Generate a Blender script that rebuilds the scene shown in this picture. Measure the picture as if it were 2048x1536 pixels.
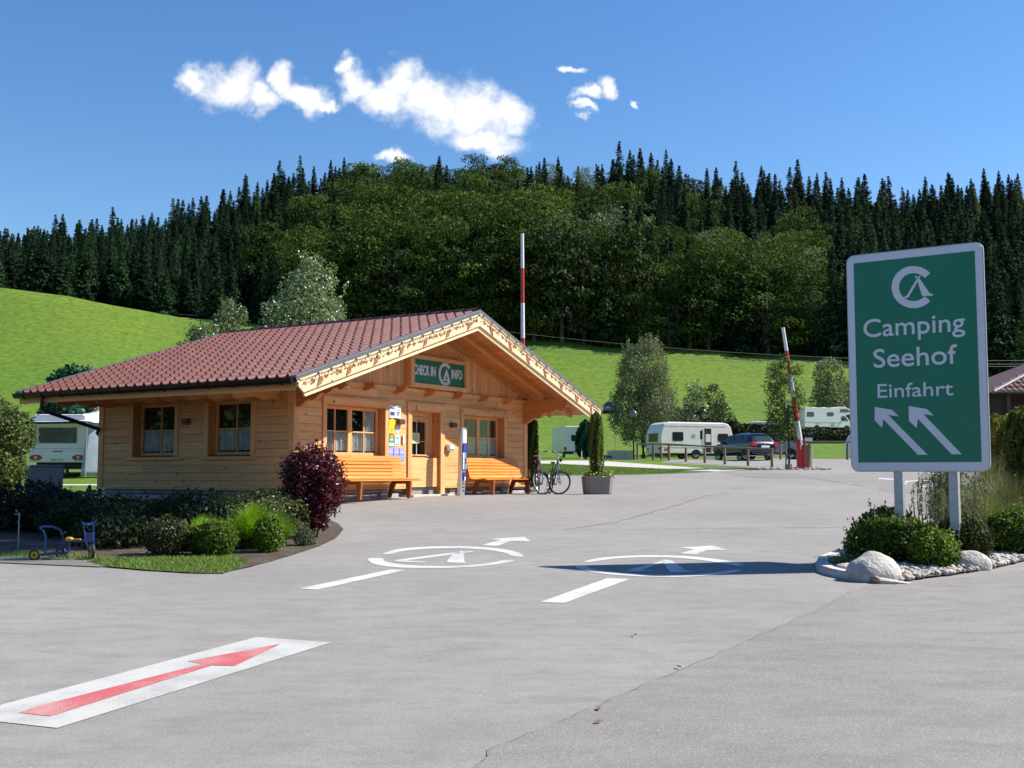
import bpy, bmesh, math, random
import numpy as np
from mathutils import Vector, Matrix, noise
from mathutils.geometry import tessellate_polygon
R = math.radians
random.seed(7); rng = np.random.default_rng(7)
S = bpy.context.scene
for o in list(bpy.data.objects): bpy.data.objects.remove(o)
COL = S.collection

# ------------------------------------------------------------------ camera, sky, sun, exposure
PITCH, FPX = R(4.545), 2241.4
cam = bpy.data.cameras.new('camera'); camo = bpy.data.objects.new('camera', cam); COL.objects.link(camo)
camo.location = (0, 0, 1.6); camo.rotation_euler = (R(90) + PITCH, 0, 0)
cam.sensor_width = 36; cam.lens = FPX / 2048 * 36; cam.clip_end = 5000; cam.clip_start = .05
S.camera = camo
SUN_H = Vector((.985, .17)).normalized(); SUN_EL = R(43.5)
sun = bpy.data.lights.new('sun', 'SUN'); suno = bpy.data.objects.new('sun', sun); COL.objects.link(suno)
sdir = Vector((SUN_H.x * math.cos(SUN_EL), SUN_H.y * math.cos(SUN_EL), math.sin(SUN_EL)))
suno.rotation_euler = sdir.to_track_quat('Z', 'Y').to_euler(); suno.location = (0, 0, 60)
sun.energy = 5.0; sun.angle = R(.53); sun.color = (1, .955, .87)
S.view_settings.view_transform = 'Standard'; S.view_settings.look = 'None'
S.view_settings.exposure = 0.82; S.view_settings.gamma = 1
try: S.view_settings.use_curve_mapping = False
except Exception: pass

def ray(px, py):
    x = (px - 1024) / FPX; z = -(py - 768) / FPX
    return Vector((x, math.cos(PITCH) - z * math.sin(PITCH), math.sin(PITCH) + z * math.cos(PITCH)))

class NT:                                   # tiny node helper
    def __init__(s, tree): s.t = tree; s.n = tree.nodes; s.l = tree.links
    def add(s, typ, **kw):
        n = s.n.new(typ)
        for k, v in kw.items():
            if k == 'inp':
                for i, val in v.items():
                    if hasattr(val, 'is_linked') or isinstance(val, bpy.types.NodeSocket): s.l.new(val, n.inputs[i])
                    else: n.inputs[i].default_value = val
            else: setattr(n, k, v)
        return n
    def math(s, op, a, b=0.0, c=None, clamp=False):
        n = s.n.new('ShaderNodeMath'); n.operation = op; n.use_clamp = clamp
        for i, v in enumerate((a, b, c)):
            if v is None: continue
            if isinstance(v, bpy.types.NodeSocket): s.l.new(v, n.inputs[i])
            else: n.inputs[i].default_value = v
        return n.outputs[0]
    def ramp(s, fac, stops, interp='LINEAR'):
        n = s.n.new('ShaderNodeValToRGB'); n.color_ramp.interpolation = interp
        e = n.color_ramp.elements
        while len(e) < len(stops): e.new(.5)
        for i, (p, c) in enumerate(stops):
            e[i].position = p; e[i].color = (*c, 1) if len(c) == 3 else c
        s.l.new(fac, n.inputs[0]); return n.outputs[0]
    def mix(s, fac, a, b, blend='MIX'):
        n = s.n.new('ShaderNodeMix'); n.data_type = 'RGBA'; n.blend_type = blend; n.clamp_factor = True
        for i, v in ((0, fac), (6, a), (7, b)):
            if isinstance(v, bpy.types.NodeSocket): s.l.new(v, n.inputs[i])
            else: n.inputs[i].default_value = v if i == 0 else ((*v, 1) if len(v) == 3 else v)
        return n.outputs[2]

world = bpy.data.worlds.new('World'); S.world = world; world.use_nodes = True
w = NT(world.node_tree); w.n.clear()
sky = w.add('ShaderNodeTexSky', sky_type='NISHITA', sun_disc=False, sun_elevation=SUN_EL,
            sun_rotation=math.atan2(SUN_H.x, SUN_H.y), altitude=900, air_density=1.25, dust_density=.4, ozone_density=3.5)
hs = w.add('ShaderNodeHueSaturation', inp={0: .506, 1: 1.27, 2: 1.04, 4: sky.outputs[0]})
tc = w.add('ShaderNodeTexCoord'); sep = w.add('ShaderNodeSeparateXYZ', inp={0: tc.outputs['Generated']})
yy = w.math('MAXIMUM', sep.outputs[1], .05)
tt = w.math('DIVIDE', sep.outputs[0], yy); ee = w.math('DIVIDE', sep.outputs[2], yy)
def fbm(scale, detail, off, rough=.55):
    cx = w.add('ShaderNodeCombineXYZ', inp={0: tt, 1: ee, 2: off})
    return w.add('ShaderNodeTexNoise', inp={'Vector': cx.outputs[0], 'Scale': scale, 'Detail': detail, 'Roughness': rough}).outputs[0]
n1 = fbm(22, 6, 0, .6); n2 = fbm(22, 6, 5.3, .6); n3 = fbm(12, 8, 9.1, .62); n4 = fbm(60, 5, 3.3, .6)
tw = w.math('ADD', tt, w.math('MULTIPLY', w.math('SUBTRACT', n1, .5), .05))
ew = w.math('ADD', ee, w.math('MULTIPLY', w.math('SUBTRACT', n2, .5), .05))
fld = None
CL = [(392, 160, 40, 36, 0), (465, 168, 62, 54, 0), (520, 192, 34, 36, 0), (568, 162, 36, 36, 0), (600, 196, 62, 28, 12), (648, 205, 40, 12, 10),
      (694, 132, 22, 34, 0), (712, 172, 46, 36, 20), (768, 196, 56, 36, 10), (796, 158, 50, 50, 0), (852, 205, 92, 60, 20),
      (950, 225, 102, 72, 18), (1022, 222, 52, 44, 30), (968, 278, 92, 28, 4), (1212, 182, 28, 26, 0), (1168, 196, 36, 15, -15),
      (1158, 226, 26, 12, 20), (1140, 144, 26, 9, 8), (1276, 208, 12, 8, 0), (792, 312, 34, 13, -5)]
for (cx_, cy_, rx_, ry_, rot_) in CL:
    d = ray(cx_, cy_); ct, ce = d.x / d.y, d.z / d.y
    c_, s_ = math.cos(R(rot_)), math.sin(R(rot_))
    dx = w.math('SUBTRACT', tw, ct); dy = w.math('SUBTRACT', ce, ew)
    ax = w.math('DIVIDE', w.math('ADD', w.math('MULTIPLY', dx, c_), w.math('MULTIPLY', dy, s_)), rx_ / 2241)
    ay = w.math('DIVIDE', w.math('SUBTRACT', w.math('MULTIPLY', dy, c_), w.math('MULTIPLY', dx, s_)), ry_ / 2241)
    ln = w.math('SQRT', w.math('ADD', w.math('MULTIPLY', ax, ax), w.math('MULTIPLY', ay, ay)))
    f = w.math('MULTIPLY', w.math('SUBTRACT', 1.12, ln), 1.25)
    fld = f if fld is None else w.math('SMOOTH_MAX', fld, f, .25)
dens = w.math('ADD', fld, w.math('MULTIPLY', w.math('SUBTRACT', n4, .48), 1.0))
n5 = fbm(170, 4, 1.7, .65); dens = w.math('ADD', dens, w.math('MULTIPLY', w.math('SUBTRACT', n5, .5), .3))
dens = w.math('ADD', dens, w.math('MULTIPLY', w.math('SUBTRACT', n3, .5), 1.0))
dens = w.math('MULTIPLY', w.math('ADD', dens, .12), .72)
mask = w.ramp(dens, [(0, (0, 0, 0)), (.2, (.08, .08, .08)), (.46, (.5, .5, .5)), (.76, (1, 1, 1))], 'B_SPLINE')
front = w.math('GREATER_THAN', sep.outputs[1], .06)
mask = w.math('MULTIPLY', mask, front)
shade = w.math('ADD', w.math('MULTIPLY', n3, 1.6), w.math('MULTIPLY', n1, .8))
ccol = w.ramp(shade, [(.0, (4.2, 4.8, 6.0)), (.42, (5.0, 5.5, 6.3)), (.72, (6.9, 7.0, 7.1)), (1, (7.6, 7.6, 7.5))])
skyc = w.mix(mask, hs.outputs[0], ccol)
bg = w.add('ShaderNodeBackground', inp={0: skyc, 1: .087})
out = w.add('ShaderNodeOutputWorld', inp={0: bg.outputs[0]})

# ------------------------------------------------------------------ terrain heights
HP = [(-80, -2.4), (0, 0), (29, 1.0), (34.5, 1.0), (52, 1.8), (60, 2.3), (84, 2.66), (100, 3.0)]
def h0(y):
    if y <= HP[0][0]: return HP[0][1]
    for (a, b), (c, d) in zip(HP, HP[1:]):
        if y <= c: return b + (d - b) * (y - a) / (c - a)
    return HP[-1][1]
EDGE = [(-900, 575), (0, 575), (130, 590), (350, 638), (500, 655), (700, 676), (1080, 688), (1400, 703), (1700, 722), (2048, 745), (3000, 760)]
SKYL = [(-900, 500), (0, 462), (100, 446), (200, 434), (330, 416), (420, 398), (480, 384), (560, 352), (640, 352), (730, 345), (800, 338), (950, 320),
        (1050, 322), (1150, 346), (1240, 330), (1300, 322), (1400, 352), (1500, 360), (1600, 362), (1700, 370), (1800, 382), (1900, 372), (2048, 366), (3000, 380)]
THT = [(-900, 104), (300, 100), (480, 84), (560, 78), (700, 74), (900, 82), (1040, 82), (1200, 80), (3000, 84)]
def lerp(tab, x): return float(np.interp(x, [a for a, b in tab], [b for a, b in tab]))
def hz(x, y):
    if y <= 100: return h0(y)
    px = 1024 + FPX * x / y
    He = 1.6 + (946 - lerp(EDGE, px)) / FPX * 200
    if y <= 200:
        s = (y - 100) / 100
        return 3.0 + (He - 3.0) * s ** 1.8
    Hr = 1.6 + (946 - (lerp(SKYL, px) + lerp(THT, px))) / FPX * 430
    if y <= 430:
        s = (y - 200) / 230
        return He + (Hr - He) * (s * .75 + .25 * s * s)
    return Hr - (y - 430) * .12
def grd(px, py):
    d = ray(px, py); k = 2.0; prev = k
    while k < 900:
        if 1.6 + k * d.z <= hz(k * d.x, k * d.y):
            lo, hi = prev, k
            for _ in range(24):
                m = (lo + hi) / 2
                if 1.6 + m * d.z <= hz(m * d.x, m * d.y): hi = m
                else: lo = m
            return Vector((hi * d.x, hi * d.y, hz(hi * d.x, hi * d.y)))
        prev = k; k += max(.1, k * .01)
    return Vector((k * d.x, k * d.y, 0))
def at(px, py, Y):
    d = ray(px, py); k = Y / d.y
    return Vector((k * d.x, Y, 1.6 + k * d.z))

# ------------------------------------------------------------------ helpers
def tag(o, label=None, cat=None, group=None, kind=None):
    if label: o['label'] = label
    if cat: o['category'] = cat
    if group: o['group'] = group
    if kind: o['kind'] = kind
    return o
def empty(name, loc=(0, 0, 0), rz=0, label=None, cat=None, group=None):
    o = bpy.data.objects.new(name, None); COL.objects.link(o); o.empty_display_size = .2
    o.location = loc; o.rotation_euler = (0, 0, rz); return tag(o, label, cat, group)
def link(name, me, mats, parent=None):
    o = bpy.data.objects.new(name, me); COL.objects.link(o)
    if mats is not None:
        for m in (mats if isinstance(mats, (list, tuple)) else [mats]): me.materials.append(m)
    if parent is not None: o.parent = parent
    return o
def copy_tree(o, parent=None):
    c = o.copy(); COL.objects.link(c); c.parent = parent
    for ch in list(o.children): copy_tree(ch, c)
    return c
class MB:
    def __init__(s): s.v = []; s.f = []; s.m = []; s.mi = 0
    def add(s, vs, fs):
        b = len(s.v); s.v += [tuple(v) for v in vs]
        s.f += [tuple(b + i for i in f) for f in fs]; s.m += [s.mi] * len(fs); return s
    def box(s, x0, x1, y0, y1, z0, z1, mat=None):
        vs = [(x, y, z) for x in (x0, x1) for y in (y0, y1) for z in (z0, z1)]
        if mat is not None: vs = [mat @ Vector(v) for v in vs]
        return s.add(vs, [(0, 1, 3, 2), (4, 6, 7, 5), (0, 4, 5, 1), (2, 3, 7, 6), (0, 2, 6, 4), (1, 5, 7, 3)])
    def cbox(s, c, sx, sy, sz, mat=None):
        M = Matrix.Translation(c) @ (mat or Matrix())
        return s.box(-sx / 2, sx / 2, -sy / 2, sy / 2, -sz / 2, sz / 2, M)
    def prism(s, poly, axis, d0, d1):            # poly of 2D points, extruded along axis
        def mk(p, d): return {'x': (d, p[0], p[1]), 'y': (p[0], d, p[1]), 'z': (p[0], p[1], d)}[axis]
        n = len(poly); vs = [mk(p, d0) for p in poly] + [mk(p, d1) for p in poly]
        fs = [tuple(range(n)), tuple(range(2 * n - 1, n - 1, -1))] + [(i, i + n, (i + 1) % n + n, (i + 1) % n) for i in range(n)]
        return s.add(vs, fs)
    def tube(s, pts, r, n=8, cap=True):
        pts = [Vector(p) for p in pts]; rs = r if isinstance(r, (list, tuple)) else [r] * len(pts)
        b = len(s.v); up = Vector((0, 0, 1))
        for i, p in enumerate(pts):
            t = (pts[min(i + 1, len(pts) - 1)] - pts[max(i - 1, 0)])
            if t.length < 1e-9: t = Vector((0, 0, 1))
            t.normalize(); a = t.cross(up)
            if a.length < .05: a = t.cross(Vector((1, 0, 0)))
            a.normalize(); c = t.cross(a)
            for k in range(n):
                q = 2 * math.pi * k / n; s.v.append(tuple(p + (a * math.cos(q) + c * math.sin(q)) * rs[i]))
        fs = []
        for i in range(len(pts) - 1):
            for k in range(n):
                fs.append((b + i * n + k, b + i * n + (k + 1) % n, b + (i + 1) * n + (k + 1) % n, b + (i + 1) * n + k))
        if cap: fs.append(tuple(b + k for k in range(n - 1, -1, -1))); fs.append(tuple(b + (len(pts) - 1) * n + k for k in range(n)))
        s.f += fs; s.m += [s.mi] * len(fs); return s
    def torus(s, c, ax, R_, r, n=32, m=8):
        ax = Vector(ax).normalized(); a = ax.cross(Vector((0, 0, 1)))
        if a.length < .05: a = ax.cross(Vector((1, 0, 0)))
        a.normalize(); d = ax.cross(a); b = len(s.v); c = Vector(c); fs = []
        for i in range(n):
            q = 2 * math.pi * i / n; rd = a * math.cos(q) + d * math.sin(q)
            for k in range(m):
                p = 2 * math.pi * k / m; s.v.append(tuple(c + rd * (R_ + r * math.cos(p)) + ax * r * math.sin(p)))
        for i in range(n):
            for k in range(m):
                fs.append((b + i * m + k, b + i * m + (k + 1) % m, b + ((i + 1) % n) * m + (k + 1) % m, b + ((i + 1) % n) * m + k))
        s.f += fs; s.m += [s.mi] * len(fs); return s
    def sphere(s, c, rx, ry=None, rz=None, n=12, m=8):
        ry = ry or rx; rz = rz or rx; b = len(s.v); fs = []
        for j in range(m + 1):
            th = math.pi * j / m
            for i in range(n):
                ph = 2 * math.pi * i / n
                s.v.append((c[0] + rx * math.sin(th) * math.cos(ph), c[1] + ry * math.sin(th) * math.sin(ph), c[2] + rz * math.cos(th)))
        for j in range(m):
            for i in range(n):
                fs.append((b + j * n + i, b + (j + 1) * n + i, b + (j + 1) * n + (i + 1) % n, b + j * n + (i + 1) % n))
        s.f += fs; s.m += [s.mi] * len(fs); return s
    def mesh(s, name, smooth=False, bevel=0, seg=2):
        me = bpy.data.meshes.new(name); me.from_pydata(s.v, [], s.f)
        if any(s.m): me.polygons.foreach_set('material_index', s.m)
        bm = bmesh.new(); bm.from_mesh(me); bmesh.ops.remove_doubles(bm, verts=bm.verts, dist=1e-6)
        bmesh.ops.recalc_face_normals(bm, faces=bm.faces)
        if bevel:
            ed = [e for e in bm.edges if len(e.link_faces) == 2 and e.calc_face_angle(0) > R(35)]
            bmesh.ops.bevel(bm, geom=ed, offset=bevel, segments=seg, affect='EDGES', clamp_overlap=True, profile=.6)
        bm.to_mesh(me); bm.free()
        if smooth:
            me.polygons.foreach_set('use_smooth', [True] * len(me.polygons))
            if hasattr(me, 'set_sharp_from_angle'): me.set_sharp_from_angle(angle=R(40))
        me.update(); return me
    def build(s, name, mats, parent=None, smooth=False, bevel=0, seg=2):
        return link(name, s.mesh(name, smooth, bevel, seg), mats, parent)

# ------------------------------------------------------------------ materials
MATS = {}
def mat(name, col, rough=.6, metal=0, spec=.5, nscale=0, namt=.15, bump=0, bscale=None, ncol=None, coat=0, emit=None, objvar=0):
    if name in MATS: return MATS[name]
    m = bpy.data.materials.new(name); m.use_nodes = True; t = NT(m.node_tree)
    b = t.n['Principled BSDF']; b.inputs['Roughness'].default_value = rough; b.inputs['Metallic'].default_value = metal
    b.inputs['Specular IOR Level'].default_value = spec; b.inputs['Coat Weight'].default_value = coat
    b.inputs['Coat Roughness'].default_value = .04
    c = None
    if nscale:
        g = t.add('ShaderNodeTexCoord'); nz = t.add('ShaderNodeTexNoise', inp={'Vector': g.outputs['Object'], 'Scale': nscale, 'Detail': 6, 'Roughness': .6})
        d = ncol or tuple(x * (1 - namt * 2) for x in col)
        c = t.mix(t.ramp(nz.outputs[0], [(.3, (0, 0, 0)), (.7, (1, 1, 1))]), d, col if ncol else tuple(min(1, x * (1 + namt * .5)) for x in col))
    if objvar:
        oi = t.add('ShaderNodeObjectInfo'); v = t.math('ADD', t.math('MULTIPLY', oi.outputs['Random'], objvar), 1 - objvar / 2)
        c = t.add('ShaderNodeVectorMath', operation='SCALE', inp={0: c if c else (*col,), 'Scale': v}).outputs[0]
    if c is not None: t.l.new(c, b.inputs['Base Color'])
    else: b.inputs['Base Color'].default_value = (*col, 1)
    if bump:
        g = t.add('ShaderNodeTexCoord'); nz = t.add('ShaderNodeTexNoise', inp={'Vector': g.outputs['Object'], 'Scale': bscale or nscale * 4 or 40, 'Detail': 5})
        bp = t.add('ShaderNodeBump', inp={'Strength': bump, 'Distance': .02, 'Height': nz.outputs[0]}); t.l.new(bp.outputs[0], b.inputs['Normal'])
    if emit: b.inputs['Emission Color'].default_value = (*emit, 1); b.inputs['Emission Strength'].default_value = 1
    MATS[name] = m; return m
def wood(name, axis, light, dark, knot=(.11, .042, .016), knots=.36, rough=.55, gscale=1):
    if name in MATS: return MATS[name]
    m = bpy.data.materials.new(name); m.use_nodes = True; t = NT(m.node_tree); b = t.n['Principled BSDF']
    g = t.add('ShaderNodeTexCoord'); oi = t.add('ShaderNodeObjectInfo')
    off = t.add('ShaderNodeVectorMath', operation='SCALE', inp={0: (13.7, 5.1, 9.3), 'Scale': oi.outputs['Random']})
    pos = t.add('ShaderNodeVectorMath', operation='ADD', inp={0: g.outputs['Object'], 1: off.outputs[0]}).outputs[0]
    sc = [16 * gscale] * 3; sc['xyz'.index(axis)] = 1.1 * gscale
    mp = t.add('ShaderNodeMapping', inp={'Vector': pos, 'Scale': sc})
    n = t.add('ShaderNodeTexNoise', inp={'Vector': mp.outputs[0], 'Scale': 1, 'Detail': 6, 'Roughness': .62, 'Distortion': .6})
    c = t.ramp(n.outputs[0], [(.28, dark), (.5, tuple((a + d) / 2 for a, d in zip(light, dark))), (.72, light)])
    n2_ = t.add('ShaderNodeTexNoise', inp={'Vector': pos, 'Scale': .8, 'Detail': 2})
    c = t.mix(t.math('MULTIPLY', n2_.outputs[0], .5), c, tuple(x * f for x, f in zip(light, (1.06, .93, .8))), 'MULTIPLY')
    v = t.math('ADD', t.math('MULTIPLY', oi.outputs['Random'], .22), .87)
    c = t.add('ShaderNodeVectorMath', operation='SCALE', inp={0: c, 'Scale': v}).outputs[0]
    sk = [5.2] * 3; sk['xyz'.index(axis)] = 3.6
    mk = t.add('ShaderNodeMapping', inp={'Vector': pos, 'Scale': sk})
    vo = t.add('ShaderNodeTexVoronoi', inp={'Vector': mk.outputs[0], 'Scale': 1, 'Randomness': 1})
    sel = t.math('LESS_THAN', t.add('ShaderNodeSeparateColor', inp={0: vo.outputs['Color']}).outputs[0], knots)
    kf = t.ramp(vo.outputs['Distance'], [(.0, (1, 1, 1)), (.10, (.85, .85, .85)), (.19, (0, 0, 0))])
    c = t.mix(t.math('MULTIPLY', kf, sel), c, knot)
    t.l.new(c, b.inputs['Base Color']); b.inputs['Roughness'].default_value = rough
    b.inputs['Specular IOR Level'].default_value = .35
    bp = t.add('ShaderNodeBump', inp={'Strength': .25, 'Distance': .004, 'Height': n.outputs[0]}); t.l.new(bp.outputs[0], b.inputs['Normal'])
    MATS[name] = m; return m
def leafmat(name, cols, transl=.35, rough=.5, spec=.4):
    if name in MATS: return MATS[name]
    m = bpy.data.materials.new(name); m.use_nodes = True; t = NT(m.node_tree); t.n.clear()
    a = t.add('ShaderNodeAttribute', attribute_name='rnd'); oi = t.add('ShaderNodeObjectInfo')
    k = len(cols); c = t.ramp(a.outputs['Fac'], [(i / max(1, k - 1), col) for i, col in enumerate(cols)])
    v = t.math('ADD', t.math('MULTIPLY', oi.outputs['Random'], 1.0), .45)
    c = t.add('ShaderNodeVectorMath', operation='SCALE', inp={0: c, 'Scale': v}).outputs[0]
    p = t.add('ShaderNodeBsdfPrincipled', inp={'Base Color': c, 'Roughness': rough, 'Specular IOR Level': spec})
    tr = t.add('ShaderNodeBsdfTranslucent', inp={0: t.mix(1.0, c, (1.15, 1.25, .55), 'MULTIPLY')})
    mx = t.add('ShaderNodeMixShader', inp={0: transl, 1: p.outputs[0], 2: tr.outputs[0]})
    t.add('ShaderNodeOutputMaterial', inp={0: mx.outputs[0]}); MATS[name] = m; return m

PINE, PINE_D = (.87, .54, .26), (.69, .36, .135)
WX = wood('pine_along_front', 'x', PINE, PINE_D); WY = wood('pine_along_side', 'y', PINE, PINE_D); WZ = wood('pine_upright', 'z', PINE, PINE_D)
WB = wood('pine_fascia', 'x', (.90, .74, .50), (.80, .58, .33), knots=.16)
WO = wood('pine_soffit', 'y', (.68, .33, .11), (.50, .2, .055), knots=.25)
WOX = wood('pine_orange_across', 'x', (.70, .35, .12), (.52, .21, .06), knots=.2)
BENCHM = wood('bench_larch', 'x', (.84, .36, .05), (.66, .22, .025), knots=.12, rough=.4)
BENCHL = wood('bench_leg_wood', 'z', (.42, .14, .04), (.26, .08, .025), knots=.1)
GREYW = wood('weathered_wood', 'x', (.30, .25, .2), (.17, .14, .11), knots=.1, rough=.8)
GREYZ = wood('weathered_post', 'z', (.32, .27, .21), (.17, .14, .11), knots=.1, rough=.8)
TILEM = mat('clay_tile', (.15, .045, .030), .36, spec=.5, nscale=3.5, namt=.26, bump=.1, bscale=60, objvar=.28)
RIDGEM = mat('ridge_tile_brown', (.11, .03, .026), .4, nscale=8, namt=.15)
GUTTER = mat('painted_gutter', (.024, .017, .016), .3, metal=.2, nscale=5, namt=.3)
FLASH = mat('flashing_metal', (.24, .22, .22), .42, metal=.55, nscale=6, namt=.12)
DARK = mat('dark_interior', (.02, .016, .013), .9)
STONE = mat('plinth_stone', (.42, .42, .40), .85, nscale=14, namt=.28, bump=.6, bscale=30, objvar=.4)
CONC = mat('concrete', (.30, .27, .24), .9, nscale=22, namt=.22, bump=.5, bscale=90)
BLACK = mat('black_rubber', (.015, .015, .016), .6, nscale=30, namt=.1)
CHROME = mat('chrome', (.7, .7, .72), .18, metal=1)
ALU = mat('brushed_aluminium', (.55, .57, .60), .38, metal=.75, nscale=12, namt=.06)
GALV = mat('galvanised_steel', (.42, .45, .46), .45, metal=.45, nscale=15, namt=.1)
WHITE = mat('white_paint', (.84, .79, .75), .35, nscale=4, namt=.04, coat=.2)
CREAM = mat('caravan_cream', (.84, .76, .67), .38, nscale=2.5, namt=.05, coat=.15)
TENT = mat('tent_canvas', (.70, .73, .80), .7, nscale=3, namt=.06, bump=.2, bscale=8)
TENTG = mat('tent_side_canvas', (.42, .47, .54), .7, nscale=3, namt=.1, bump=.3, bscale=5)
DGLASS = mat('tinted_glass', (.025, .03, .035), .06, spec=.8)
REDP = mat('red_paint', (.55, .03, .03), .4, nscale=8, namt=.1)
REDL = mat('tail_light_red', (.5, .015, .02), .15, coat=.5)
WPOLE = mat('pole_white', (.75, .75, .74), .4, nscale=9, namt=.05)
SIGNG = mat('sign_green', (.0, .16, .085), .35, nscale=1.2, namt=.03)
SIGNW = mat('sign_silver', (.62, .64, .70), .4, nscale=3, namt=.03)
BLKM = mat('black_metal', (.012, .012, .013), .4, metal=.3, nscale=10, namt=.1)
BARK = mat('bark', (.12, .085, .06), .9, nscale=12, namt=.3, bump=.8, bscale=25)
BARKL = mat('bark_pale', (.26, .24, .2), .85, nscale=14, namt=.3, bump=.5, bscale=25)
def glassmat():
    m = bpy.data.materials.new('window_glass'); m.use_nodes = True; t = NT(m.node_tree); t.n.clear()
    fr = t.add('ShaderNodeLayerWeight', inp={0: .5}); f = t.math('MULTIPLY_ADD', t.math('POWER', fr.outputs['Facing'], 3.5), .9, .05, clamp=True)
    tr = t.add('ShaderNodeBsdfTransparent', inp={0: (.93, .95, .94, 1)}); gl = t.add('ShaderNodeBsdfGlossy', inp={0: (.9, .92, .95, 1), 'Roughness': .015})
    mx = t.add('ShaderNodeMixShader', inp={0: f, 1: tr.outputs[0], 2: gl.outputs[0]})
    t.add('ShaderNodeOutputMaterial', inp={0: mx.outputs[0]}); return m
GLASS = glassmat()
def curtainmat():
    m = bpy.data.materials.new('lace_curtain'); m.use_nodes = True; t = NT(m.node_tree); t.n.clear()
    g = t.add('ShaderNodeTexCoord'); nz = t.add('ShaderNodeTexNoise', inp={'Vector': g.outputs['Object'], 'Scale': 38, 'Detail': 3})
    a = t.ramp(nz.outputs[0], [(.38, (.55, .55, .55)), (.52, (1, 1, 1))])
    d = t.add('ShaderNodeBsdfDiffuse', inp={0: (.88, .89, .88, 1)}); tl = t.add('ShaderNodeBsdfTranslucent', inp={0: (.7, .72, .72, 1)})
    m1 = t.add('ShaderNodeMixShader', inp={0: .35, 1: d.outputs[0], 2: tl.outputs[0]}); tr = t.add('ShaderNodeBsdfTransparent')
    mx = t.add('ShaderNodeMixShader', inp={0: a, 1: tr.outputs[0], 2: m1.outputs[0]})
    t.add('ShaderNodeOutputMaterial', inp={0: mx.outputs[0]}); return m
CURT = curtainmat()

def groundmat(name, stops, s1, s2, bump=.4, rough=.9, dist=.03, big=None):
    m = bpy.data.materials.new(name); m.use_nodes = True; t = NT(m.node_tree); b = t.n['Principled BSDF']
    g = t.add('ShaderNodeTexCoord').outputs['Object']
    a = t.add('ShaderNodeTexNoise', inp={'Vector': g, 'Scale': s1, 'Detail': 8, 'Roughness': .65}).outputs[0]
    c = t.add('ShaderNodeTexNoise', inp={'Vector': g, 'Scale': s2, 'Detail': 6, 'Roughness': .7}).outputs[0]
    f = t.math('ADD', t.math('MULTIPLY', a, .5), t.math('MULTIPLY', c, .5))
    col = t.ramp(f, stops)
    if big:
        z = t.add('ShaderNodeTexNoise', inp={'Vector': g, 'Scale': big[0], 'Detail': 4}).outputs[0]
        col = t.mix(t.ramp(z, [(.35, (0, 0, 0)), (.65, (1, 1, 1))]), col, t.mix(1.0, col, big[1], 'MULTIPLY'))
    t.l.new(col, b.inputs['Base Color']); b.inputs['Roughness'].default_value = rough; b.inputs['Specular IOR Level'].default_value = .2
    bp = t.add('ShaderNodeBump', inp={'Strength': bump, 'Distance': dist, 'Height': c}); t.l.new(bp.outputs[0], b.inputs['Normal'])
    MATS[name] = m; return m
GRASS = groundmat('meadow_grass', [(.38, (.040, .090, .009)), (.5, (.085, .158, .015)), (.62, (.140, .21, .028))], 1.1, 11, .7, dist=.06, big=(.05, (1.22, 1.06, .9)))
LAWN = groundmat('lawn', [(.35, (.04, .10, .008)), (.65, (.10, .19, .02))], 3, 40, .8, dist=.04)
SOIL = groundmat('bed_soil', [(.32, (.045, .032, .024)), (.52, (.11, .082, .062)), (.68, (.26, .21, .17))], 5, 70, 1, dist=.03)
GRAVELM = groundmat('fine_gravel', [(.3, (.09, .085, .075)), (.7, (.34, .32, .28))], 20, 150, 1, dist=.02)
CONCP = groundmat('path_concrete', [(.3, (.40, .38, .34)), (.7, (.52, .49, .44))], 4, 80, .3, dist=.01)
def asphalt(name, lo, hi, spk, coarse):
    m = bpy.data.materials.new(name); m.use_nodes = True; t = NT(m.node_tree); b = t.n['Principled BSDF']
    g = t.add('ShaderNodeTexCoord').outputs['Object']
    big = t.add('ShaderNodeTexNoise', inp={'Vector': g, 'Scale': .35, 'Detail': 7, 'Roughness': .6}).outputs[0]
    mid = t.add('ShaderNodeTexNoise', inp={'Vector': t.add('ShaderNodeMapping', inp={'Vector': g, 'Scale': (1, 2.2, 1), 'Rotation': (0, 0, -.5)}).outputs[0], 'Scale': 2.2, 'Detail': 6, 'Roughness': .7}).outputs[0]
    fine = t.add('ShaderNodeTexNoise', inp={'Vector': g, 'Scale': coarse, 'Detail': 4, 'Roughness': .8}).outputs[0]
    vo = t.add('ShaderNodeTexVoronoi', inp={'Vector': g, 'Scale': coarse * 1.3})
    c = t.ramp(big, [(.3, lo), (.7, hi)])
    c = t.mix(t.ramp(mid, [(.42, (0, 0, 0)), (.66, (.65, .65, .65))]), c, tuple(x * .80 for x in lo))
    c = t.mix(t.ramp(fine, [(.36, (.6, .6, .6)), (.52, (0, 0, 0))]), c, tuple(x * .42 for x in lo))
    sel = t.math('LESS_THAN', t.add('ShaderNodeSeparateColor', inp={0: vo.outputs['Color']}).outputs[0], .2)
    c = t.mix(t.math('MULTIPLY', t.math('LESS_THAN', vo.outputs['Distance'], .4), t.math('MULTIPLY', sel, spk)), c, (.62, .58, .52))
    t.l.new(c, b.inputs['Base Color']); b.inputs['Roughness'].default_value = .88; b.inputs['Specular IOR Level'].default_value = .25
    bp = t.add('ShaderNodeBump', inp={'Strength': .5, 'Distance': .006, 'Height': fine}); t.l.new(bp.outputs[0], b.inputs['Normal'])
    MATS[name] = m; return m
ASPH = asphalt('asphalt_pale', (.245, .228, .212), (.315, .295, .274), .25, 95)
ASPHC = asphalt('asphalt_coarse', (.22, .205, .19), (.275, .257, .24), .3, 75)
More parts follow.
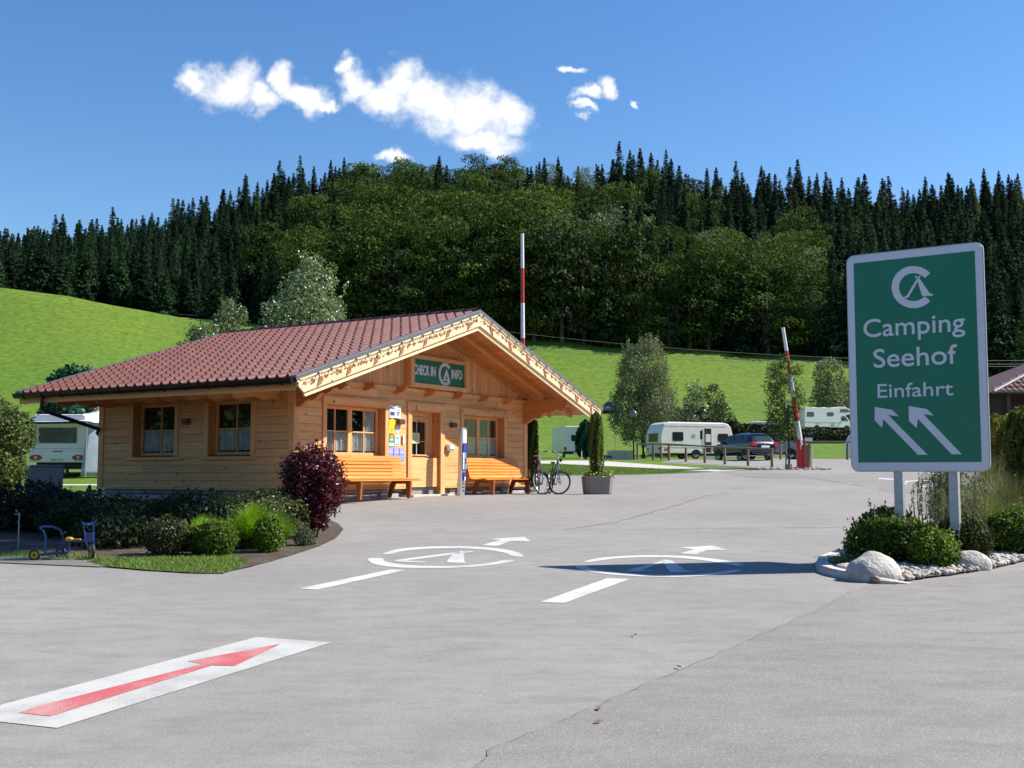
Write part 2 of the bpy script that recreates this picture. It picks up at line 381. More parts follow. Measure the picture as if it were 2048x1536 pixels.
def paint(name, col, under):
    m = bpy.data.materials.new(name); m.use_nodes = True; t = NT(m.node_tree); b = t.n['Principled BSDF']
    g = t.add('ShaderNodeTexCoord').outputs['Object']
    f = t.add('ShaderNodeTexNoise', inp={'Vector': g, 'Scale': 90, 'Detail': 5, 'Roughness': .8}).outputs[0]
    l = t.add('ShaderNodeTexNoise', inp={'Vector': g, 'Scale': 3, 'Detail': 3}).outputs[0]
    k = t.math('ADD', f, t.math('MULTIPLY', t.math('SUBTRACT', l, .5), .5))
    c = t.mix(t.ramp(k, [(.37, (.9, .9, .9)), (.52, (0, 0, 0))]), col, under)
    t.l.new(c, b.inputs['Base Color']); b.inputs['Roughness'].default_value = .7
    bp = t.add('ShaderNodeBump', inp={'Strength': .4, 'Distance': .004, 'Height': f}); t.l.new(bp.outputs[0], b.inputs['Normal']); return m
PAINTW = paint('road_paint_white', (.54, .53, .50), (.33, .32, .30)); PAINTP = paint('road_paint_panel', (.47, .46, .43), (.30, .29, .27)); PAINTR = paint('road_paint_red', (.44, .085, .09), (.48, .30, .28))

# ------------------------------------------------------------------ terrain and paved sheets
ys = [-80, -60, -40, -20, 0, 10, 20, 29, 34.5, 40, 46, 52, 56, 60, 66, 72, 78, 84, 88, 92, 96] + [100 + 4 * i for i in range(26)] + [204 + 8 * i for i in range(29)] + [440, 460, 500, 600, 800, 1200, 2500]
ts = [-2.5, -1.4, -.9, -.7] + [-.56 + .02 * i for i in range(57)] + [.7, .9, 1.4, 2.5]
vs, fs = [], []
for y in ys:
    for t_ in ts:
        x = t_ * max(y, 100) if y > 0 else t_ * 100
        vs.append((x, y, hz(x, y) + (0 if y < 102 else .5 * noise.noise(Vector((x * .06, y * .06, 0))) * min(1, (y - 100) / 30))))
nt = len(ts)
for j in range(len(ys) - 1):
    for i in range(nt - 1): fs.append((j * nt + i, j * nt + i + 1, (j + 1) * nt + i + 1, (j + 1) * nt + i))
me = bpy.data.meshes.new('ground'); me.from_pydata(vs, [], fs); me.polygons.foreach_set('use_smooth', [p.center[1] > 104 for p in me.polygons])
tag(link('ground', me, GRASS), kind='structure')
BRK = [y for y, _ in HP]
def sheet(name, poly, m, off, kind='structure', parent=None, thick=0):
    bm = bmesh.new(); vv = [bm.verts.new((p[0], p[1], 0)) for p in poly]
    for tri in tessellate_polygon([[Vector((p[0], p[1], 0)) for p in poly]]):
        a_, b_, c_ = (vv[i].co for i in tri)
        if abs((b_ - a_).cross(c_ - a_).z) < 1e-9: continue
        try: bm.faces.new([vv[i] for i in (tri if (b_ - a_).cross(c_ - a_).z > 0 else tri[::-1])])
        except ValueError: pass
    for yb in BRK:
        bmesh.ops.bisect_plane(bm, geom=bm.verts[:] + bm.edges[:] + bm.faces[:], plane_co=(0, yb, 0), plane_no=(0, 1, 0))
    for v_ in bm.verts: v_.co.z = h0(v_.co.y) + off
    if thick:
        ext = bmesh.ops.extrude_face_region(bm, geom=bm.faces[:])
        for v_ in [e for e in ext['geom'] if isinstance(e, bmesh.types.BMVert)]: v_.co.z += thick
    bmesh.ops.recalc_face_normals(bm, faces=bm.faces)
    me_ = bpy.data.meshes.new(name); bm.to_mesh(me_); bm.free()
    for p in me_.polygons:
        if not thick and p.normal.z < 0: p.flip()
    o = link(name, me_, m, parent)
    if kind: tag(o, kind=kind)
    return o
def smooth_poly(pts, it=2):
    for _ in range(it):
        q = []
        for a, b in zip(pts, pts[1:] + pts[:1]):
            q.append((a[0] * .75 + b[0] * .25, a[1] * .75 + b[1] * .25)); q.append((a[0] * .25 + b[0] * .75, a[1] * .25 + b[1] * .75))
        pts = q
    return pts
BEDEDGE = [(-60, 17.5), (-20, 15.6), (-9, 14.35), (-6.32, 13.97), (-4.92, 13.55), (-4.2, 13.13), (-3.6, 12.87), (-3.25, 12.86), (-3.02, 13.5), (-2.9, 14.6), (-2.72, 16.0), (-2.68, 17.4), (-2.8, 18.9), (-3.1, 20.2), (-3.6, 21.6), (-4.1, 23.0)]
AS = [(x - .12, y + .1) for x, y in BEDEDGE] + [(-4.6, 24.6), (-4.9, 25.3), (.5, 34.1), (.25, 36.2), (.3, 46.2), (2.4, 46.0), (4.8, 46.0), (7.2, 47.4), (9.2, 49.4)] + \
     [tuple(grd(*p)[:2]) for p in ((1500, 941), (1560, 939), (1640, 936), (1640, 918), (1725, 917), (1800, 916))] + [(40, 64), (60, 40), (60, -60), (-60, -60)]
sheet('asphalt', AS, ASPH, .004)
# the coarser road surface in the foreground, seam running diagonally
NR = [tuple(grd(*p)[:2]) for p in ((985, 1500), (1100, 1455), (1250, 1390), (1400, 1325), (1560, 1255), (1650, 1215), (1700, 1185))]
sheet('road', [(-2.2, 1.0)] + [(-.35, 4.5)] + NR[0:] + [(4.4, 12.3), (5.6, 12.9), (7.2, 14.4), (10, 17), (40, 30), (40, -40), (-10, -40)], ASPHC, .009)
def strip(name, pts, wd, m, off):
    L = [Vector((p[0], p[1])) for p in pts]; a, b = [], []
    for i, p in enumerate(L):
        t_ = (L[min(i + 1, len(L) - 1)] - L[max(i - 1, 0)]).normalized(); n_ = Vector((-t_.y, t_.x)) * wd / 2 * (1 + .35 * random.uniform(-1, 1))
        a.append(tuple(p + n_)); b.append(tuple(p - n_))
    return sheet(name, a + b[::-1], m, off)
SEAM = mat('asphalt_seam', (.19, .182, .172), .9, nscale=30, namt=.3)
SEAML = mat('seam_pale', (.40, .38, .35), .9, nscale=30, namt=.1)
def wob(pts, n=8, amp=.012):
    q = []
    for a, b in zip(pts, pts[1:]):
        for i in range(n):
            k = i / n; q.append((a[0] + (b[0] - a[0]) * k + random.gauss(0, amp), a[1] + (b[1] - a[1]) * k + random.gauss(0, amp)))
    return q + [pts[-1]]
strip('asphalt_seam', wob([(-.3, 4.6)] + NR + [(4.0, 12.1)]), .0045, SEAM, .013)
strip('asphalt_seam', wob([tuple(grd(*p)[:2]) for p in ((1130, 1060), (1230, 1045), (1320, 1020), (1390, 1000), (1480, 975))], amp=.03), .028, mat('asphalt_seam_faint', (.235, .222, .208), .9, nscale=30, namt=.2), .013)
strip('asphalt_seam', wob([tuple(grd(*p)[:2]) for p in ((1250, 951), (1440, 954), (1500, 956), (1620, 957), (1740, 975), (1850, 990), (1990, 992))], amp=.03), .07, SEAML, .013)
# darker resurfaced lane at the right
sheet('resurfaced_lane', [tuple(grd(*p)[:2]) for p in ((1440, 944), (1500, 955.5), (1620, 956), (1740, 974), (1850, 989), (1990, 991), (2048, 992), (2300, 990), (2200, 960), (2000, 950), (1720, 946), (1660, 950), (1590, 948))], ASPHC, .010)
# lawns, paths, parking
sheet('lawn', [tuple(grd(*p)[:2]) for p in ((1040, 927), (1120, 928), (1200, 932), (1290, 936), (1380, 941), (1428, 944), (1350, 947), (1250, 950), (1180, 951), (1040, 951))], LAWN, .014)
sheet('footpath', [tuple(grd(*p)[:2]) for p in ((1030, 922), (1160, 921.5), (1215, 923), (1300, 929), (1380, 935), (1500, 940), (1428, 943.5), (1380, 941), (1290, 936), (1200, 932), (1120, 928), (1030, 927))], CONCP, .012)
sheet('parking_lot', [tuple(grd(*p)[:2]) for p in ((1320, 926), (1400, 930), (1470, 934), (1540, 938), (1600, 938), (1640, 935), (1640, 918), (1560, 916), (1440, 919), (1330, 922))], ASPH, .010)
sheet('garden_path', [(-30, 38.2), (-4.5, 38.2), (-4.5, 39.0), (-30, 39.0)], CONCP, .012)
# planting bed, grass verge, gravel verge on the left
BED = [(-30, 17.2), (-9, 15.2), (-6.3, 14.9), (-5, 14.4), (-4.0, 13.8), (-3.35, 13.1), (-3.2, 13.4), (-3.02, 14.2), (-2.9, 14.9), (-2.74, 16.1), (-2.7, 17.4), (-2.82, 18.9), (-3.12, 20.2), (-3.62, 21.6), (-4.3, 24.2), (-4.9, 25.2), (-10.4, 28.6), (-12, 27.6), (-30, 30)]
sheet('planting_bed', BED, SOIL, .012)
sheet('gravel_verge', [(-20, 15.55), (-9, 14.3), (-6.3, 13.98), (-4.95, 13.56), (-4.6, 13.7), (-5.2, 14.3), (-6.3, 14.8), (-9, 15.1), (-20, 16.4)], GRAVELM, .016)

# ------------------------------------------------------------------ painted markings (polygons read off the photograph and laid on the ground)
def gp(pts, sc, ox, oy): return [tuple(grd(ox + x / sc, oy + y / sc)[:2]) for x, y in pts]
def marking(name, label, polys, m, off, cat='road marking', group=None):
    e = empty(name, label=label, cat=cat, group=group)
    for nm, pl in polys: sheet(nm, smooth_poly(pl, 1) if nm == 'arc' else pl, m, off, None, e)
    return e
s2 = (2.048, 560, 1000)
marking('camping_symbol', 'white circular tent symbol painted nearer the cabin, wholly sunlit', [
    ('arc', gp([(415, 223), (470, 205), (540, 196), (640, 191), (760, 191), (860, 196), (940, 207), (985, 220), (1005, 236), (952, 234), (925, 219), (860, 207), (760, 200), (640, 200), (540, 206), (490, 214), (450, 225)], *s2)),
    ('arc', gp([(360, 240), (361, 252), (385, 266), (440, 276), (520, 281), (640, 282), (760, 279), (860, 270), (930, 259), (970, 248), (915, 248), (880, 257), (800, 268), (700, 273), (600, 273), (510, 268), (450, 260), (422, 250), (425, 240)], *s2)),
    ('tent', gp([(465, 252), (480, 247), (690, 220), (738, 213), (738, 219), (700, 226), (520, 250), (605, 256), (590, 259), (480, 255)], *s2)),
    ('tent', gp([(738, 211), (750, 211), (752, 222), (756, 256), (774, 261), (690, 258), (683, 254), (705, 226)], *s2)),
    ('tent_pole', gp([(752, 215), (790, 211), (790, 214), (752, 219)], *s2)),
    ('arrow_head', gp([(825, 187), (905, 165), (845, 162), (1002, 153), (1027, 172), (945, 170), (888, 191)], *s2)),
    ('tail_line', gp([(75, 366), (455, 287), (515, 290), (155, 370)], *s2))], PAINTW, .008)
marking('camping_symbol', 'white circular tent symbol crossed by the shadow of the big sign', [
    ('arc', gp([(1235, 256), (1290, 242), (1380, 232), (1500, 228), (1620, 229), (1740, 238), (1830, 250), (1880, 261), (1907, 273), (1858, 272), (1800, 259), (1700, 245), (1600, 237), (1500, 236), (1400, 240), (1330, 247), (1280, 257)], *s2)),
    ('arc', gp([(1207, 270), (1215, 281), (1260, 295), (1340, 307), (1450, 315), (1580, 319), (1700, 316), (1800, 308), (1870, 299), (1902, 289), (1845, 289), (1800, 298), (1700, 307), (1580, 310), (1450, 305), (1350, 297), (1290, 288), (1262, 279), (1252, 270)], *s2)),
    ('tent', gp([(1415, 293), (1570, 250), (1582, 255), (1480, 289), (1530, 293), (1440, 296)], *s2)),
    ('tent', gp([(1568, 246), (1606, 250), (1660, 290), (1702, 298), (1598, 299), (1572, 262)], *s2)),
    ('arrow_head', gp([(1638, 221), (1698, 204), (1630, 197), (1772, 189), (1838, 208), (1748, 208), (1705, 225)], *s2)),
    ('tail_line', gp([(1066, 421), (1340, 323), (1434, 326), (1165, 425)], *s2))], PAINTW, .008)
s3 = (2.8444, 0, 1200)
mk_ = marking('road_arrow', 'pink red arrow on a long white painted panel in the foreground', [('white_panel', gp([(-252, 672), (0, 605), (1460, 216), (1888, 246), (325, 736), (0, 700)], *s3))], PAINTP, .008)
sheet('red_arrow', gp([(105, 650), (250, 605), (1150, 371), (1070, 356), (1597, 256), (1335, 383), (1205, 380), (283, 671)], *s3), PAINTR, .0105, None, mk_)
s4 = (4.571, 1600, 900)
marking('camping_symbol', 'far white tent symbol on the lane seen between the posts of the big sign', [
    ('tail_line', gp([(718, 259), (790, 261), (990, 282), (930, 284), (720, 269)], *s4)),
    ('arc', gp([(925, 300), (990, 284), (1100, 279), (1290, 279), (1400, 284), (1300, 290), (1110, 286), (1000, 292), (960, 308), (985, 320), (925, 324)], *s4)),
    ('tent', gp([(1140, 294), (1290, 300), (1300, 330), (1230, 332)], *s4)),
    ('arc', gp([(1050, 334), (1300, 336), (1390, 326), (1400, 332), (1290, 345), (1100, 340)], *s4))], PAINTW, .016)

# ================================================================== THE CABIN
TH = R(31.407); BO = Vector((-4.918, 25.196, 0)); BU = Vector((math.sin(TH), math.cos(TH), 0)); BV = Vector((-math.cos(TH), math.sin(TH), 0))
BROT = R(90) - TH
def loc(a, b, z): return BO + BU * a + BV * b + Vector((0, 0, z))
def wallpt(px, py, b=0.0):
    d = ray(px, py); c = Vector((0, 0, 1.6)); k = (BO + BV * b - c).dot(BV) / d.dot(BV); P = c + d * k; return ((P - BO).dot(BU), P.z)
W_, L_ = 10.25, 6.547; HALF = 6.852; CX = W_ / 2; OF, OR = 1.643, .913; ZE, ZR = 3.60, 5.79; SL = (ZR - ZE) / HALF
def ztop(a): return ZR - SL * abs(a - CX)
cab = empty('reception_cabin', (BO.x, BO.y, 0), BROT, 'pale pine reception cabin with red tiled roof and carved gable over its door', 'cabin')
# inner box (dark rooms) and window recess backs
m = MB(); m.box(.45, W_ - .45, .62, L_ - .45, .9, 3.6); m.build('interior', DARK, cab)
Z0 = 1.24
def plank_rows(z0, z1, h):
    n = round((z1 - z0) / h); hh = (z1 - z0) / n; return [(z0 + i * hh, z0 + (i + 1) * hh) for i in range(n)]
def planks_wall(length, z0, z1, h, openings, axis, place, m_, name='plank'):
    """rows of boards along a wall, cut at the openings and at random butt joints"""
    for zi, (a0, a1) in enumerate(plank_rows(z0, z1, h)):
        segs = [(0.0, length)]
        for (o0, o1, oz0, oz1) in openings:
            if a1 > oz0 + .03 and a0 < oz1 - .03:
                segs = [q for s0, s1 in segs for q in ((s0, min(s1, o0)), (max(s0, o1), s1)) if q[1] - q[0] > .02]
        out_ = []
        for s0, s1 in segs:
            while s1 - s0 > 4.2:
                c_ = s0 + random.uniform(1.8, 3.4); out_.append((s0, c_)); s0 = c_
            out_.append((s0, s1))
        for s0, s1 in out_:
            q = MB(); d = random.uniform(0, .0035)
            if axis == 'x': q.box(s0 + .0015, s1 - .0015, -.006 - d, .035, a0 + .003, a1 - .003)
            else: q.box(-.006 - d, .035, s0 + .0015, s1 - .0015, a0 + .003, a1 - .003)
            q.build(name, m_, place, bevel=.004, seg=1)
OPF = [(1.10, 3.30, 2.0, 3.2), (4.42, 5.70, 0, 3.2), (6.82, 8.95, 2.0, 3.2)]
wf = empty('front_wall'); wf.parent = cab
planks_wall(W_, Z0, 3.66, .1862, OPF, 'x', wf, WX)
OPS = [(1.27, 2.66, 2.0, 3.3), (3.80, 5.28, 2.0, 3.3)]
wsd = empty('side_wall'); wsd.parent = cab
planks_wall(L_, Z0, 3.62, .1862, OPS, 'y', wsd, WY)
m = MB(); m.box(W_ - .03, W_, 0.04, L_, Z0, 3.62); m.box(.03, W_ - .03, L_ - .03, L_, Z0, 3.62); m.box(.036, .05, .05, L_ - .04, Z0, 2.0); m.box(.05, W_ - .04, .036, .05, Z0, 2.0)
m.box(.036, .05, .05, L_ - .04, 3.3, 3.62); m.box(.05, W_ - .04, .036, .05, 3.22, 5.0 - 1.3)
m.build('wall_core', WX, cab)
for (p0, p1, wd) in ((0, 1.10, 0), (3.30, 4.42, 0), (5.70, 6.82, 0), (8.95, W_, 0)):
    q = MB(); q.box(max(p0, .05), min(p1, W_ - .04), .038, .07, 2.0, 3.25); q.build('wall_core', WX, cab)
for (p0, p1) in ((.05, 1.27), (2.66, 3.80), (5.28, L_ - .04)):
    q = MB(); q.box(.038, .07, p0, p1, 2.0, 3.3); q.build('wall_core', WY, cab)
# corner posts
for nm, (x0, x1, y0, y1) in dict(a=(-.03, .15, -.035, -.008), b=(-.035, -.0095, -.0075, .15), c=(W_ - .15, W_ + .03, -.035, -.008), d=(-.035, -.0095, L_ - .15, L_ + .03), e=(W_, W_ + .03, -.0075, .15), f=(0, .16, L_ + .002, L_ + .03)).items():
    q = MB(); q.box(x0, x1, y0, y1, Z0 - .02, 3.64); q.build('corner_board', WZ, cab, bevel=.004, seg=1)
for (x0, x1, y0, y1, wm) in ((-.05, 4.25, -.05, -.007, WX), (5.9, W_ + .05, -.05, -.007, WX), (-.05, -.007, -.004, L_ + .05, WY)):
    q = MB(); q.box(x0, x1, y0, y1, Z0 - .04, Z0 - .001); q.build('drip_board', wm, cab, bevel=.004, seg=1)
# stone plinth
pl = MB(); pl.box(.12, W_ - .12, .11, L_ - .1, .2, Z0 - .005); plo = pl.build('plinth', CONC, cab)
for z0_, z1_, side in ((1.1, Z0 - .045, 'f'), (.93, 1.09, 'f'), (1.1, Z0 - .045, 's'), (.95, 1.09, 's'), (.78, .94, 's'), (.62, .77, 's')):
    p = .05; lim = W_ if side == 'f' else L_
    while p < lim - .1:
        wd = min(random.uniform(.24, .5), lim - .05 - p); d = random.uniform(.0, .03)
        if not (side == 'f' and p + wd > 4.3 and p < 5.85):
            q = MB()
            if side == 'f': q.box(p + .006, p + wd - .006, .03 - d, .115, z0_ + .004, z1_ - .004)
            else: q.box(.03 - d, .115, p + .006, p + wd - .006, z0_ + .004, z1_ - .004)
            q.build('plinth_stone', STONE, plo, bevel=.012, seg=1)
        p += wd

def window(name, a0, a1, z0, z1, side, sashes, recess):
    """recessed wooden window: reveal, casing, sashes with 2x2 panes, curtains.  side 'f' front wall or 's' side wall"""
    e = empty(name); e.parent = cab
    mx, mz = (WX if side == 'f' else WY), WZ
    def bx(nm, p0, p1, d0, d1, q0, q1, mt, par=e, bev=.004):
        q = MB()
        if side == 'f': q.box(p0, p1, d0, d1, q0, q1)
        else: q.box(d0, d1, p0, p1, q0, q1)
        return q.build(nm, mt, par, bevel=bev, seg=1)
    # reveal
    r = MB()
    def rb(p0, p1, q0, q1):
        if side == 'f': r.box(p0, p1, -.02, recess + .12, q0, q1)
        else: r.box(-.02, recess + .12, p0, p1, q0, q1)
    rb(a0 - .03, a0, z0, z1); rb(a1, a1 + .03, z0, z1); rb(a0 - .03, a1 + .03, z1, z1 + .03); rb(a0 - .03, a1 + .03, z0 - .03, z0)
    r.build('reveal', WOX if side == 'f' else WO, e)
    bx('casing', a0 - .13, a0 - .004, -.045, -.0095, z0 - .02, z1 + .02, mz); bx('casing', a1 + .004, a1 + .13, -.045, -.0095, z0 - .02, z1 + .02, mz)
    bx('head_board', a0 - .15, a1 + .15, -.06, -.0095, z1 + .022, z1 + .17, mx); bx('drip_cap', a0 - .18, a1 + .18, -.09, -.0095, z1 + .173, z1 + .2, mx)
    bx('sill', a0 - .18, a1 + .18, -.085, -.0095, z0 - .085, z0 - .022, mx)
    bx('metal_sill', a0 + .01, a1 - .01, .0, recess - .03, z0 + .001, z0 + .018, GUTTER, e, .002)
    wS = (a1 - a0 - .02) / sashes
    for i in range(sashes):
        s0 = a0 + .01 + i * wS; s1 = s0 + wS - .004; fw = .07; b0, b1 = recess - .02, recess + .035
        so = empty('sash'); so.parent = e
        f = MB()
        def fb(p0, p1, q0, q1, d0=b0, d1=b1):
            if side == 'f': f.box(p0, p1, d0, d1, q0, q1)
            else: f.box(d0, d1, p0, p1, q0, q1)
        q0, q1 = z0 + .03, z1 - .004
        fb(s0, s0 + fw, q0, q1); fb(s1 - fw, s1, q0, q1); fb(s0 + fw, s1 - fw, q0, q0 + fw); fb(s0 + fw, s1 - fw, q1 - fw, q1)
        mid = (s0 + s1) / 2; zm = z0 + (z1 - z0) * .50
        fb(mid - .014, mid + .014, q0 + fw, q1 - fw, b0 + .008, b1 - .008)
        fb(s0 + fw, mid - .0145, zm - .014, zm + .014, b0 + .008, b1 - .008); fb(mid + .0145, s1 - fw, zm - .014, zm + .014, b0 + .008, b1 - .008)
        fo = f.build('sash_frame', mz, e)
        fo['label'] = 'pine sash frame with crossing glazing bars'
        for (u0, u1) in ((s0 + fw, mid - .014), (mid + .014, s1 - fw)):
            for (v0, v1) in ((q0 + fw, zm - .014), (zm + .014, q1 - fw)):
                bx('pane', u0, u1, recess + .005, recess + .009, v0, v1, GLASS, fo, 0)
        bpy.data.objects.remove(so)
        # curtain: gathered cloth over the lower half, narrow drape at the top side
        def cloth(u0, u1, v0, v1, amp, k):
            n = 60; vs_, fs_ = [], []
            for j in range(n + 1):
                u = u0 + (u1 - u0) * j / n; d = recess + .07 + amp * math.sin(j / n * k * 2 * math.pi + random.uniform(-.2, .2)) + amp * .4 * math.sin(j * 1.7)
                for v in (v0 + .012 * abs(math.sin(j / n * k * 2 * math.pi * .5)), v1):
                    vs_.append((u, d, v) if side == 'f' else (d, u, v))
            for j in range(n): fs_.append((2 * j, 2 * j + 1, 2 * j + 3, 2 * j + 2))
            c_ = MB(); c_.add(vs_, fs_); return c_.build('curtain', CURT, e, smooth=True)
        cloth(s0 + fw * .7, s1 - fw * .7, q0 + fw + .03, zm + random.uniform(-.01, .02), .028, 6)
        if side == 'f' and i == 1 and a0 < 3: cloth(s1 - .42, s1 - fw, zm, q1 - .02, .02, 3)
        if side == 's': cloth(s0 + fw, s0 + .34, zm, q1 - .02, .02, 2.5)
    return e
window('window', 1.10, 3.30, 2.0, 3.2, 'f', 2, .20)
window('window', 6.82, 8.95, 2.0, 3.2, 'f', 2, .20)
window('window', 1.27, 2.66, 2.0, 3.3, 's', 1, .22)
window('window', 3.80, 5.28, 2.0, 3.3, 's', 1, .22)
# door
dr = empty('door'); dr.parent = cab
a0, a1, z0, z1, rc = 4.42, 5.70, 1.05, 3.2, .28
m = MB(); m.box(a0 - .03, a0, -.02, rc + .1, 1.0, z1); m.box(a1, a1 + .03, -.02, rc + .1, 1.0, z1); m.box(a0 - .03, a1 + .03, -.02, rc + .1, z1, z1 + .03); m.build('reveal', WOX, dr)
for x0, x1, y0, q0, q1 in ((a0 - .17, a0 - .004, -.05, 1.0, z1 + .03), (a1 + .004, a1 + .2, -.05, 1.0, z1 + .03)):
    q = MB(); q.box(x0, x1, y0, -.0095, q0, q1); q.build('casing', WZ, dr, bevel=.004, seg=1)
q = MB(); q.box(a0 - .19, a1 + .22, -.06, -.0095, z1 + .032, z1 + .19); q.box(a0 - .23, a1 + .26, -.09, -.0095, z1 + .192, z1 + .22); q.build('head_board', WX, dr, bevel=.004, seg=1)
m = MB(); f0, f1 = rc - .03, rc + .05
m.box(a0, a0 + .11, f0, f1, z0, z1); m.box(a1 - .11, a1, f0, f1, z0, z1); m.box(a0 + .11, a1 - .11, f0, f1, z1 - .1, z1)
m.build('frame', WZ, dr, bevel=.004, seg=1)
l0, l1 = a0 + .115, a1 - .115
m = MB(); m.box(l0, l0 + .13, f0 + .015, f1 - .01, z0 + .01, z1 - .11); m.box(l1 - .13, l1, f0 + .015, f1 - .01, z0 + .01, z1 - .11)
m.build('stile', WZ, dr, bevel=.003, seg=1)
m = MB()
for q0, q1 in ((z0 + .01, z0 + .24), (z0 + .82, z0 + 1.02), (z1 - .25, z1 - .11)): m.box(l0 + .131, l1 - .131, f0 + .017, f1 - .012, q0, q1)
m.box(l0 + .131, l1 - .131, f0 - .01, f0 + .016, z0 + 1.0, z0 + 1.04); m.box(l0 + .131, l1 - .131, f0 - .01, f0 + .016, z0 + .22, z0 + .26)
m.build('rail', WX, dr, bevel=.003, seg=1)
m = MB(); m.box(l0 + .125, l1 - .125, f0 + .035, f1 - .02, z0 + .24, z0 + .83); m.build('door_panel', WZ, dr)
m = MB(); m.box(l0 + .13, l1 - .13, f0 + .04, f0 + .046, z0 + 1.02, z1 - .25); m.build('glass', GLASS, dr)
m = MB(); c_ = (l0 + l1) / 2
m.box(c_ - .008, c_ + .008, f0 + .03, f0 + .039, z0 + 1.02, z1 - .25)
for q in (z0 + 1.38, ): m.box(l0 + .13, c_ - .009, f0 + .03, f0 + .039, q, q + .014); m.box(c_ + .009, l1 - .13, f0 + .03, f0 + .039, q, q + .014)
m.build('glazing_bar', WPOLE, dr)
m = MB(); m.tube([(l1 - .07, f0 - .05, z0 + 1.0), (l1 - .2, f0 - .05, z0 + 1.0)], .011); m.tube([(l1 - .07, f0 + .02, z0 + 1.0), (l1 - .07, f0 - .055, z0 + 1.0)], .012); m.cbox((l1 - .07, f0 + .008, z0 + .96), .04, .012, .22)
m.build('handle', ALU, dr, smooth=True)
m = MB(); m.box(a0 - .25, a1 + .35, -.28, .3, .9, 1.045); m.build('doorstep', mat('pale_stone', (.52, .5, .46), .8, nscale=10, namt=.12, bump=.2, bscale=50), cab, bevel=.008)
m = MB(); m.box(l0, l1, f1 + .1, f1 + .12, z0, z1); m.build('dark_room', DARK, dr)
# ---- gable wall: upright boards, beam, brackets, scalloped strip
gw = empty('gable_wall'); gw.parent = cab
x = .1
while x < W_ - .12:
    wd = min(.142, W_ - .1 - x); zt = min(ztop(x), ztop(x + wd)) - .21; q = MB()
    if zt > 3.84:
        q.box(x + .0025, x + wd - .0025, .0 - random.uniform(0, .004), .03, 3.80, zt); q.build('gable_board', WZ, gw, bevel=.004, seg=1)
    x += wd
m = MB(); m.prism([(.05, 3.66), (W_ - .05, 3.66), (W_ - .05, ztop(W_ - .05) - .2), (CX, ztop(CX) - .2), (.05, ztop(.05) - .2)], 'y', .032, .06); m.build('gable_core', WZ, gw)
m = MB(); m.box(.1, W_ - .1, -.07, -.0085, 3.70, 3.79); m.build('wall_beam', WX, cab, bevel=.006)
m = MB()
n = 96; x0 = .2; dx = (W_ - .4) / n
poly = [(x0, 3.698)]
for i in range(n):
    poly += [(x0 + i * dx + dx * .15, 3.655), (x0 + i * dx + dx * .5, 3.638), (x0 + i * dx + dx * .85, 3.655), (x0 + (i + 1) * dx, 3.672)]
poly += [(W_ - .2, 3.698)]
b = 0
for i in range(len(poly) - 1):
    (u0, v0), (u1, v1) = poly[i], poly[i + 1]
    if abs(u1 - u0) > 1e-4: m.prism([(u0, 3.699), (u1, 3.699), (u1, v1), (u0, v0)], 'y', -.03, -.0095)
m.build('scalloped_strip', WX, cab)
for xb in (2.5, 3.76, 5.04, 6.34, 7.66, 8.95):
    q = MB(); q.prism([(-.36, 3.79), (-.36, 3.72), (-.30, 3.655), (-.22, 3.63), (-.0095, 3.60), (-.0095, 3.79)], 'x', xb - .055, xb + .055)
    # cut round the beam: set 3 mm proud on every side
    q.v = [(vx, vy, vz + .004) for vx, vy, vz in q.v]; q.build('joist_end', WOX, cab, bevel=.006)
# ---- purlins and carved corbels
def corbel(x0, x1, top, sgn=1):
    prof = [(.0, top), (-1.40, top), (-1.43, top - .06), (-1.38, top - .11), (-1.28, top - .12), (-1.22, top - .07), (-1.12, top - .075), (-1.02, top - .15), (-.9, top - .2), (-.8, top - .17), (-.72, top - .19), (-.6, top - .29), (-.5, top - .33), (-.4, top - .3), (-.3, top - .34), (-.16, top - .44), (0, top - .47)]
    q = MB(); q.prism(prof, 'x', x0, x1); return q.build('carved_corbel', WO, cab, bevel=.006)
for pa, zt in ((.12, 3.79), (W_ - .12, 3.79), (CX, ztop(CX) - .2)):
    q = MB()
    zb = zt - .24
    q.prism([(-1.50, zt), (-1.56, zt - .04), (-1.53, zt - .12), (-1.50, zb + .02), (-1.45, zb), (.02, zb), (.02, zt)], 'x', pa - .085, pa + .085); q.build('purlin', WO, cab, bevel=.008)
    if pa != CX: corbel(pa - .075, pa + .075, zb - .002)
corb = MB(); zt = ztop(CX) - .445
corb.prism([(0, zt), (-.8, zt), (-.82, zt - .06), (-.7, zt - .1), (-.6, zt - .07), (-.5, zt - .14), (-.36, zt - .2), (-.25, zt - .18), (0, zt - .36)], 'x', CX - .07, CX + .07); corb.build('carved_corbel', WO, cab, bevel=.006)
